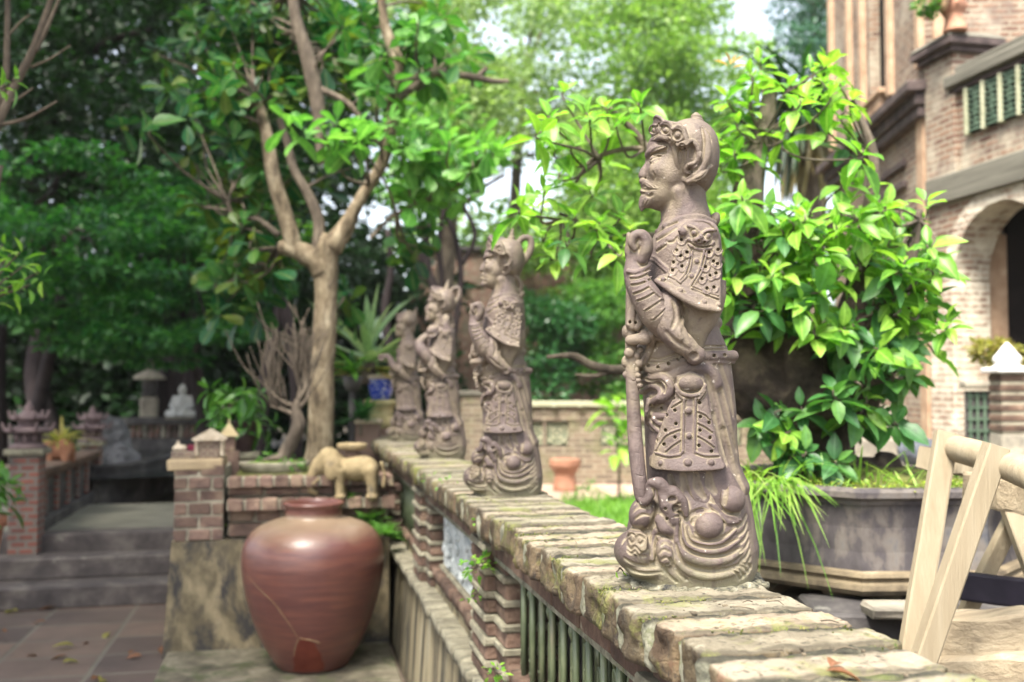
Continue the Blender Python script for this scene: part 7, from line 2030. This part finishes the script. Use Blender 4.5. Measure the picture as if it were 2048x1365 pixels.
def helmet_core(f, dome=True):
    f.ell(S(1379, 299, 0), (58, 60, 74), 6)
    f.ell(S(1386, 330, 0), (50, 56, 71), 14)
    f.ell(S(1400, 356, 0), (22, 34, 40), 10)
    # crown plate standing off the dome
    crown = [(1302, 286), (1303, 262), (1306, 242), (1311, 229), (1322, 232), (1331, 240), (1345, 243), (1360, 246), (1371, 256), (1377, 274), (1378, 292), (1371, 306), (1362, 304), (1355, 297), (1346, 285), (1334, 276), (1318, 275)]
    f.loft([(222, 1298, 1452, 80, 80), (262, 1300, 1452, 84, 84), (312, 1302, 1452, 86, 86)], 3, n=2.2, mask=crown, mk=4)

def helmet_details(f):
    # hollow the face opening
    q = spline([(1303, 288, 12), (1309, 280, 40), (1324, 275, 64), (1339, 280, 76), (1349, 296, 82), (1354, 320, 82), (1356, 342, 79), (1362, 356, 75), (1373, 361, 73), (1385, 357, 73), (1392, 346, 74), (1390, 335, 75), (1381, 331, 77), (1373, 336, 78), (1373, 344, 78), (1379, 346, 78)], 6)
    wf = f.front(q[:, 0], q[:, 1])
    w = np.where(wf > 5, np.minimum(q[:, 2], wf + 2.5), q[:, 2]); w = np.convolve(np.pad(w, 3, mode='edge'), np.ones(7) / 7, 'valid')
    f.chain(S(q[:, 0], q[:, 1], w), (6, 6.5, 7, 7, 6.5, 6, 5, 4), 1.5)
    f.groove([(1304, 279), (1320, 269), (1335, 270), (1348, 281), (1356, 300), (1359, 325), (1361, 338)], 1.7, 1, 1)
    for (x, y, r) in ((1308, 260, 9), (1331, 260, 10.5), (1355, 270, 12), (1365, 294, 8)):
        f.line([(x + r * cos(a), y + r * 1.05 * sin(a)) for a in np.linspace(0, 2 * pi, 10)], 2.2, 1.0, 1.0)
        f.groove([(x + r * .72 * cos(a), y + r * .74 * sin(a)) for a in np.linspace(0, 2 * pi, 10)], 1.1, .8)
        f.stud(x, y + 1, r * .46, 1, 1.0)
    f.line([(1308, 238), (1312, 233), (1322, 238), (1329, 249)], 2.4, 1.5, 1)
    f.line([(1322, 250), (1330, 244), (1339, 247), (1344, 257)], 3.2, 2, 1)
    f.line([(1346, 258), (1356, 252), (1366, 257), (1370, 270), (1373, 282)], 3.6, 2, 1)
    f.groove([(1345, 254), (1356, 248), (1369, 254), (1375, 270)], 1.6, 1.5, .5)
    for p in ((1318, 248), (1321, 254), (1314, 253)): f.hole(*p, 2.0, 5)
    # ear loop
    f.line([(1372, 286), (1384, 283), (1394, 294), (1397, 310), (1390, 325), (1378, 330)], (4.5, 5, 4), 2, 2.5)
    f.groove([(1381, 288), (1385, 300), (1382, 314)], (3.2, 4, 3), 1.5, -1)
    f.groove([(1362, 302), (1366, 316), (1362, 334)], 1.4, 1, .5); f.groove([(1372, 302), (1370, 318), (1364, 334)], 1.4, 1, .5)
    f.line([(1392, 334), (1398, 322), (1402, 306)], 2.6, 2, 1)

def helmet_feathers(f):
    q = spline([(1405, 255), (1412, 272), (1415, 294), (1411, 320), (1400, 342), (1386, 354), (1372, 362)], 6)
    f.line([(1405, 255), (1412, 272), (1415, 294), (1411, 320), (1400, 342), (1386, 354), (1372, 362)], (1.5, 6, 9, 9, 7, 4), 1.0, 0)
    f.groove([(1403, 256), (1407, 280), (1406, 305), (1400, 328), (1388, 344)], 2.2, 1)
    f.groove([(1406, 252), (1419, 272), (1424, 298), (1419, 326), (1408, 346)], 2.0, 1)
    f.line([(1424, 333), (1415, 338), (1405, 349), (1392, 358), (1376, 364)], (3, 4.5, 6.5, 6, 4), 1.5, 3)
    f.groove([(1414, 344), (1403, 355), (1388, 361)], 1.3, 1)
    f.line([(1376, 368), (1394, 366), (1410, 360)], 3.0, 2, 0)
    f.ell(S(1394, 242, 0), (15, 7, 15), 1.0, rot=-.25); f.ell(S(1393, 235, 0), (12, 6.5, 12), .8, rot=-.2); f.ell(S(1392, 229, 0), (6, 4, 6), 1.0)

def carve_heads(h, kind):
    fh = Field.px(1262, 1440, 270, 460, -75, 75, h)
    head_core(fh, beard=kind in ('old', 'ball'), old=kind in ('old', 'ball'))
    fm = Field.px(1262, 1490, 180 if kind != 'old' else 215, 420, -85, 85, h)
    if kind in ('old', 'young', 'ball'):
        helmet_core(fm)
        cutm = [(1240, 288), (1302, 287), (1318, 279), (1332, 281), (1344, 291), (1349, 306), (1351, 330), (1353, 350), (1358, 366), (1358, 440), (1240, 440)]
        fm.loft([(275, 1180, 1380, 130, 130), (430, 1180, 1380, 130, 130)], 2, mask=cutm, n=6, neg=True)
        helmet_details(fm)
        if kind == 'old': helmet_feathers(fm)
        else:
            # tall looped ribbons at the back and a bead finial
            tubepx(fm, [(1408, 300, 0), (1412, 262, 0), (1432, 238, 0), (1456, 240, 0), (1462, 268, 0), (1448, 302, 0), (1425, 330, 0), (1408, 350, 0)], (12, 11, 11, 12, 13, 14, 14, 14), 4)
            fm.ell(S(1390, 238, 0), (14, 9, 14), 2); fm.ell(S(1392, 224, 0), (9, 9, 9), 1.5); fm.ell(S(1394, 212, 0), (6, 7, 6), 1.5)
            if kind == 'ball': tubepx(fm, [(1394, 240, 0), (1397, 215, 0), (1402, 190, 0)], (14, 9, 3), 3)
            tubepx(fh, [(1400, 360, 30), (1420, 386, 20), (1428, 412, 10), (1418, 440, 5)], (11, 8, 9, 9), 4)
    else:
        # plain pointed cap with an upturned brim
        fm.ell(S(1372, 300, 0), (66, 58, 70), 6)
        tubepx(fm, [(1300, 284, 0), (1330, 276, 0), (1372, 272, 0)], (13, 34, 46), 8)
        tubepx(fm, [(1306, 280, 0), (1296, 268, 0), (1292, 252, 0)], (13, 8, 3), 4)
        tubepx(fm, [(1412, 262, 0), (1424, 232, 0), (1432, 196, 0)], (22, 11, 2), 6)
        fm.ell(S(1398, 345, 0), (28, 46, 48), 10)
        fm.line([(1296, 292), (1320, 306), (1350, 316), (1362, 350)], 7, 3, 1)
        fm.loft([(300, 1180, 1380, 130, 130), (430, 1180, 1380, 130, 130)], 2, mask=[(1240, 300), (1312, 305), (1345, 318), (1354, 350), (1358, 440), (1240, 440)], n=6, neg=True)
    return carved(fh), carved(fm)

def carve_base(h):
    f = Field.px(1220, 1522, 945, 1178, -145, 150, h)
    f.loft([(950, 1318, 1470, 84, 88), (985, 1288, 1494, 97, 102), (1015, 1266, 1500, 106, 112), (1050, 1258, 1505, 112, 118), (1090, 1252, 1511, 116, 120), (1130, 1252, 1509, 114, 118), (1152, 1262, 1503, 108, 112), (1172, 1268, 1498, 104, 108)], n=2.5)
    # cloud mass at the front
    f.ell(S(1272, 1102, 62), (42, 40, 50), 8, rot=-.1)
    f.ell(S(1254, 1100, 46), (24, 22, 26), 6)
    f.ell(S(1286, 1026, 66), (26, 34, 36), 8, rot=-.4)
    f.ell(S(1292, 1138, 74), (38, 18, 34), 6)
    f.ell(S(1330, 1106, 108), (16, 27, 15), 5, rot=.3)
    # raised plate with twin curls
    f.loft([(1048, 1240, 1310, 118, 0), (1122, 1240, 1310, 122, 0)], 3, mask=[(1263, 1052), (1276, 1055), (1284, 1064), (1296, 1074), (1294, 1100), (1276, 1112), (1256, 1106), (1252, 1082), (1256, 1062)], n=3)
    for l in ([(1256, 1072), (1262, 1068), (1268, 1072), (1268, 1082), (1261, 1086), (1258, 1080)], [(1288, 1078), (1280, 1072), (1274, 1076), (1275, 1086), (1282, 1089), (1286, 1084)],
              [(1254, 1092), (1261, 1099), (1269, 1094), (1278, 1102), (1286, 1106), (1295, 1101)], [(1254, 1102), (1262, 1108), (1270, 1103), (1279, 1112), (1292, 1114)]): f.groove(l, 2.0, 1.5)
    f.groove([(1248, 1118), (1275, 1130), (1310, 1134), (1336, 1128)], 2.6, 2)
    f.groove([(1252, 1136), (1280, 1146), (1325, 1146)], 2.6, 2); f.groove([(1302, 1062), (1308, 1085), (1302, 1110)], 3, 3)
    f.line([(1304, 1118), (1306, 1080), (1314, 1062), (1326, 1060), (1340, 1070)], (5, 7, 5), 3, 2)
    f.line([(1318, 1076), (1328, 1078), (1342, 1086)], 4, 3, 2)
    for g_ in ([(1268, 1010), (1282, 1000), (1298, 1004)], [(1264, 1026), (1280, 1014), (1300, 1016)], [(1266, 1042), (1284, 1030), (1302, 1032)], [(1322, 1092), (1330, 1086), (1340, 1092)], [(1318, 1108), (1328, 1100), (1342, 1106)], [(1320, 1122), (1330, 1116), (1340, 1120)], [(1244, 1088), (1250, 1078), (1258, 1072)]): f.groove(g_, (1.5, 2.2, 1.2), 2.5)
    # flames, boot tip and dark hollow
    for p, r in (([(1302, 966, 104), (1318, 968, 106), (1334, 984, 106), (1346, 1000, 108), (1362, 1018, 108)], (8, 13, 12, 10, 5)),
                 ([(1298, 972, 100), (1300, 990, 102), (1290, 1004, 98), (1280, 1000, 90)], (7, 9, 9, 5)),
                 ([(1322, 984, 106), (1334, 1010, 108), (1346, 1040, 106)], (9, 15, 14)),
                 ([(1322, 1040, 104), (1330, 1056, 108), (1344, 1062, 106)], (12, 13, 9)),
                 ([(1346, 984, 106), (1366, 1004, 110), (1372, 1030, 110)], (12, 9, 5))): tubepx(f, p, r, 4)
    f.ell(S(1313, 1012, 122), (8, 20, 20), 4, neg=True); f.ell(S(1300, 1022, 112), (8, 10, 14), 3, neg=True); f.ell(S(1345, 1000, 122), (9, 7, 12), 3, neg=True)
    f.ell(S(1352, 1018, 118), (8, 8, 12), 3, neg=True)
    for (x, y) in ((1331, 1018), (1334, 1038)): f.hole(x, y, 2.6, 6)
    for i in range(4): f.groove([(1350, 1010 + 8 * i), (1360, 1008 + 8 * i)], 1.5, 1)
    # great scroll: ball and sweeping ribs
    f.ell(S(1417, 1051, f.front(1417, 1051)[0] - 4), (28, 27, 25), 1.5)
    f.groove([(1417 + 31 * cos(a), 1051 + 30 * sin(a)) for a in np.linspace(2.6, -.4, 14)], (2, 3.5, 3), 1.5)
    f.groove([(1372, 1040), (1386, 1028), (1404, 1022), (1418, 1024)], (2, 5, 3), 3, 0)
    f.groove([(1386, 1046), (1390, 1036), (1404, 1028)], 3.5, 2)
    ribs = [([(1372, 1054), (1378, 1074), (1394, 1086), (1418, 1091), (1446, 1082), (1472, 1060)], (3, 5, 6, 6, 5, 3)),
            ([(1364, 1048), (1367, 1074), (1384, 1096), (1416, 1104), (1450, 1098), (1477, 1082)], (3, 6, 7, 7, 6, 3)),
            ([(1354, 1040), (1354, 1082), (1374, 1112), (1414, 1124), (1454, 1119), (1484, 1102)], (4, 8, 10, 10, 8, 4)),
            ([(1346, 1090), (1358, 1126), (1384, 1146), (1420, 1153), (1462, 1146), (1490, 1128)], (4, 8, 8, 8, 7, 4))]
    for i, (q, rr) in enumerate(ribs):
        f.line(q, rr, 2, .5 if i < 2 else -1.5)
    for i, (q, rr) in enumerate(ribs):
        o = np.array(rr) + (1.5 if i < 2 else 2.5)
        f.groove([(x + (b * .75 if j < 2 else 0), y - (b if j > 1 else b * .3)) for j, ((x, y), b) in enumerate(zip(q, o))], (1.6, 3.0, 3.4, 3.2, 1.5), 1.5)
    f.groove([(1340, 1118), (1352, 1142), (1372, 1160)], 2.5, 2); f.groove([(1326, 1136), (1338, 1152), (1352, 1164)], 2.5, 2)
    # second, upper scroll
    f.ell(S(1462, 1000, f.front(1462, 1000)[0] - 1), (27, 27, 24), 2)
    f.groove([(1462 + 31 * cos(a), 1000 + 30 * sin(a)) for a in np.linspace(3.9, 1.0, 14)], (2, 3.5, 2.5), 1.5)
    f.line([(1452, 962), (1432, 970), (1422, 990), (1424, 1008), (1440, 1026), (1466, 1036), (1480, 1040)], (3, 6, 7, 7, 6, 4), 3, 1)
    f.groove([(1464, 966), (1442, 972), (1432, 990), (1438, 1012), (1456, 1026), (1478, 1026)], 3.2, 2, 0)
    f.line([(1440, 1030), (1456, 1044), (1474, 1044)], (3, 6, 4), 3, 0)
    # ripples at the back edge
    for i in range(7):
        x0, y0 = 1488 + i * 1.5, 1040 + i * 17
        f.groove([(x0 - 12, y0 + 14), (x0 - 2, y0 + 6), (x0 + 6, y0 - 10)], 2.4, 2)
    f.ell(S(1497, 1050, 40), (10, 22, 22), 4); f.ell(S(1499, 1082, 30), (10, 16, 24), 4)
    for i in range(4): f.groove([(1462 + 8 * i, 1140 - 4 * i), (1474 + 8 * i, 1148 - 6 * i), (1480 + 7 * i, 1160 - 8 * i)], 2.2, 2)
    for i in range(5): f.groove([(1395 + i * 14, 965 + i * 2), (1400 + i * 13, 985), (1408 + i * 10, 1000 + i * 2)], 2.6, 5, 1)
    return carved(f)

def carve_sword(h):
    f = Field.px(1238, 1305, 560, 1012, 20, 100, h)
    tubepx(f, [(1262, 570, 56), (1262, 700, 58), (1266, 800, 62), (1272, 900, 68), (1282, 985, 76), (1286, 1002, 78)], (10, 11.5, 13, 14.5, 14, 9), 3)
    f.ell(S(1252, 724, 58), (9, 12, 10), 2); f.ell(S(1254, 750, 56), (9, 8, 9), 2); f.ell(S(1258, 706, 72), (10, 10, 8), 3)
    for y in (760, 800, 852, 905, 950): f.groove([(1250 + (y - 700) * .08, y), (1266 + (y - 700) * .08, y + 3), (1282 + (y - 700) * .06, y + 1)], .5, 1, .8)
    return carved(f)

CLAY = clay_mat()
def to_me(name, VF):
    o = mesh_obj(name, VF[0], VF[1], CLAY, None, True)
    if len(o.data.vertices) == len(VF[2]):
        o.data.attributes.new('hollow', 'FLOAT', 'POINT').data.foreach_set('value', np.asarray(VF[2], np.float32))
    return o
ST_LOC = np.array([0.0, 0.0, WALL_Z]) + EX * ST_X + EY * ST_Z
def guardian(label, loc, rz, fine, kind, shared=None):
    g = thing('guardian_statue', label, 'statue', loc, rz, 'clay guardian statues along the wall')
    h = 1.0 if fine else 2.0
    (hv, mv) = carve_heads(1.15 * h, kind)
    pr = [('head', hv), ('helmet', mv)]
    if kind in ('old', 'young'):
        if shared is None or 'arm' not in shared: pr.append(('raised_arm', carve_arm(1.15 * h)))
    else: pr.append(('raised_arm', carve_arm_low(1.5 * h, kind)))
    if shared is None:
        pr += [('robe', carve_body(1.6)), ('apron', carve_apron(1.15)), ('shoulder_guard', carve_shoulder(1.15)), ('sleeve', carve_sleeve(1.5)), ('cloud_base', carve_base(1.5)), ('sword', carve_sword(1.6))]
    out = {}
    for n, vf in pr:
        o = to_me(n, vf); o.parent = g; out[n] = o
    if shared:
        for n in ('robe', 'apron', 'shoulder_guard', 'sleeve', 'cloud_base') + (('raised_arm',) if kind == 'young' else ()):
            o = bpy.data.objects.new(n, shared[n].data); COL.objects.link(o); o.parent = g
    return g, out
# ------------------------------------------------------------------ place the guardians
G1, PARTS = guardian('nearest purple brown clay warrior statue, bearded, with a smooth round helmet and raised fist', ST_LOC, -YAW, True, 'old')
crust(ST_LOC + np.array([0, 0, -.002]), '').parent = None
_c = [o for o in COL.objects if o.name == 'mortar_bed'][0]; _c.rotation_euler = (0, 0, -YAW); tag(_c, 'crumbly lichened mortar bed under the nearest statue', 'mortar')
def spot(px, py_base, k, rz, kind, label):
    """k = distance relative to the first statue's axis"""
    Z = ST_Z * k
    P = CAM + Z * ((px - 1024) / FPX * EX + EY); P[2] = WALL_Z - .002
    return guardian(label, P, -YAW + rz, False, kind, PARTS)
spot(1012, 990, 1.80, R_(4), 'young', 'beardless clay warrior statue second along the wall, with a ribbon loop behind its crown')
spot(885, 915, 2.72, R_(6), 'ball', 'clay warrior statue third along the wall, with a ball held under its chin')
spot(816, 887, 3.58, R_(8), 'cap', 'clay warrior statue farthest along the wall, in a pointed cap with one arm stretched out')
coping_litter()
# ------------------------------------------------------------------ added haze
def build_haze():
    m = bpy.data.materials.new('added haze'); m.use_nodes = True
    t = m.node_tree; t.nodes.remove(t.nodes['Principled BSDF'])
    v = t.nodes.new('ShaderNodeVolumePrincipled')
    v.inputs['Color'].default_value = (.86, .9, .86, 1); v.inputs['Density'].default_value = .0006; v.inputs['Anisotropy'].default_value = .2
    t.links.new(v.outputs[0], t.nodes['Material Output'].inputs['Volume'])
    b = MB(); b.box((2, 12, 5.5), (50, 56, 13)); o = b.build('haze', m); o['kind'] = 'stuff'  # volume added to fade the distance and lift the darks
    tag(o, 'added thin pale haze between the trees and the courtyard', 'haze')
    SC.cycles.volume_bounces = 0
build_haze()
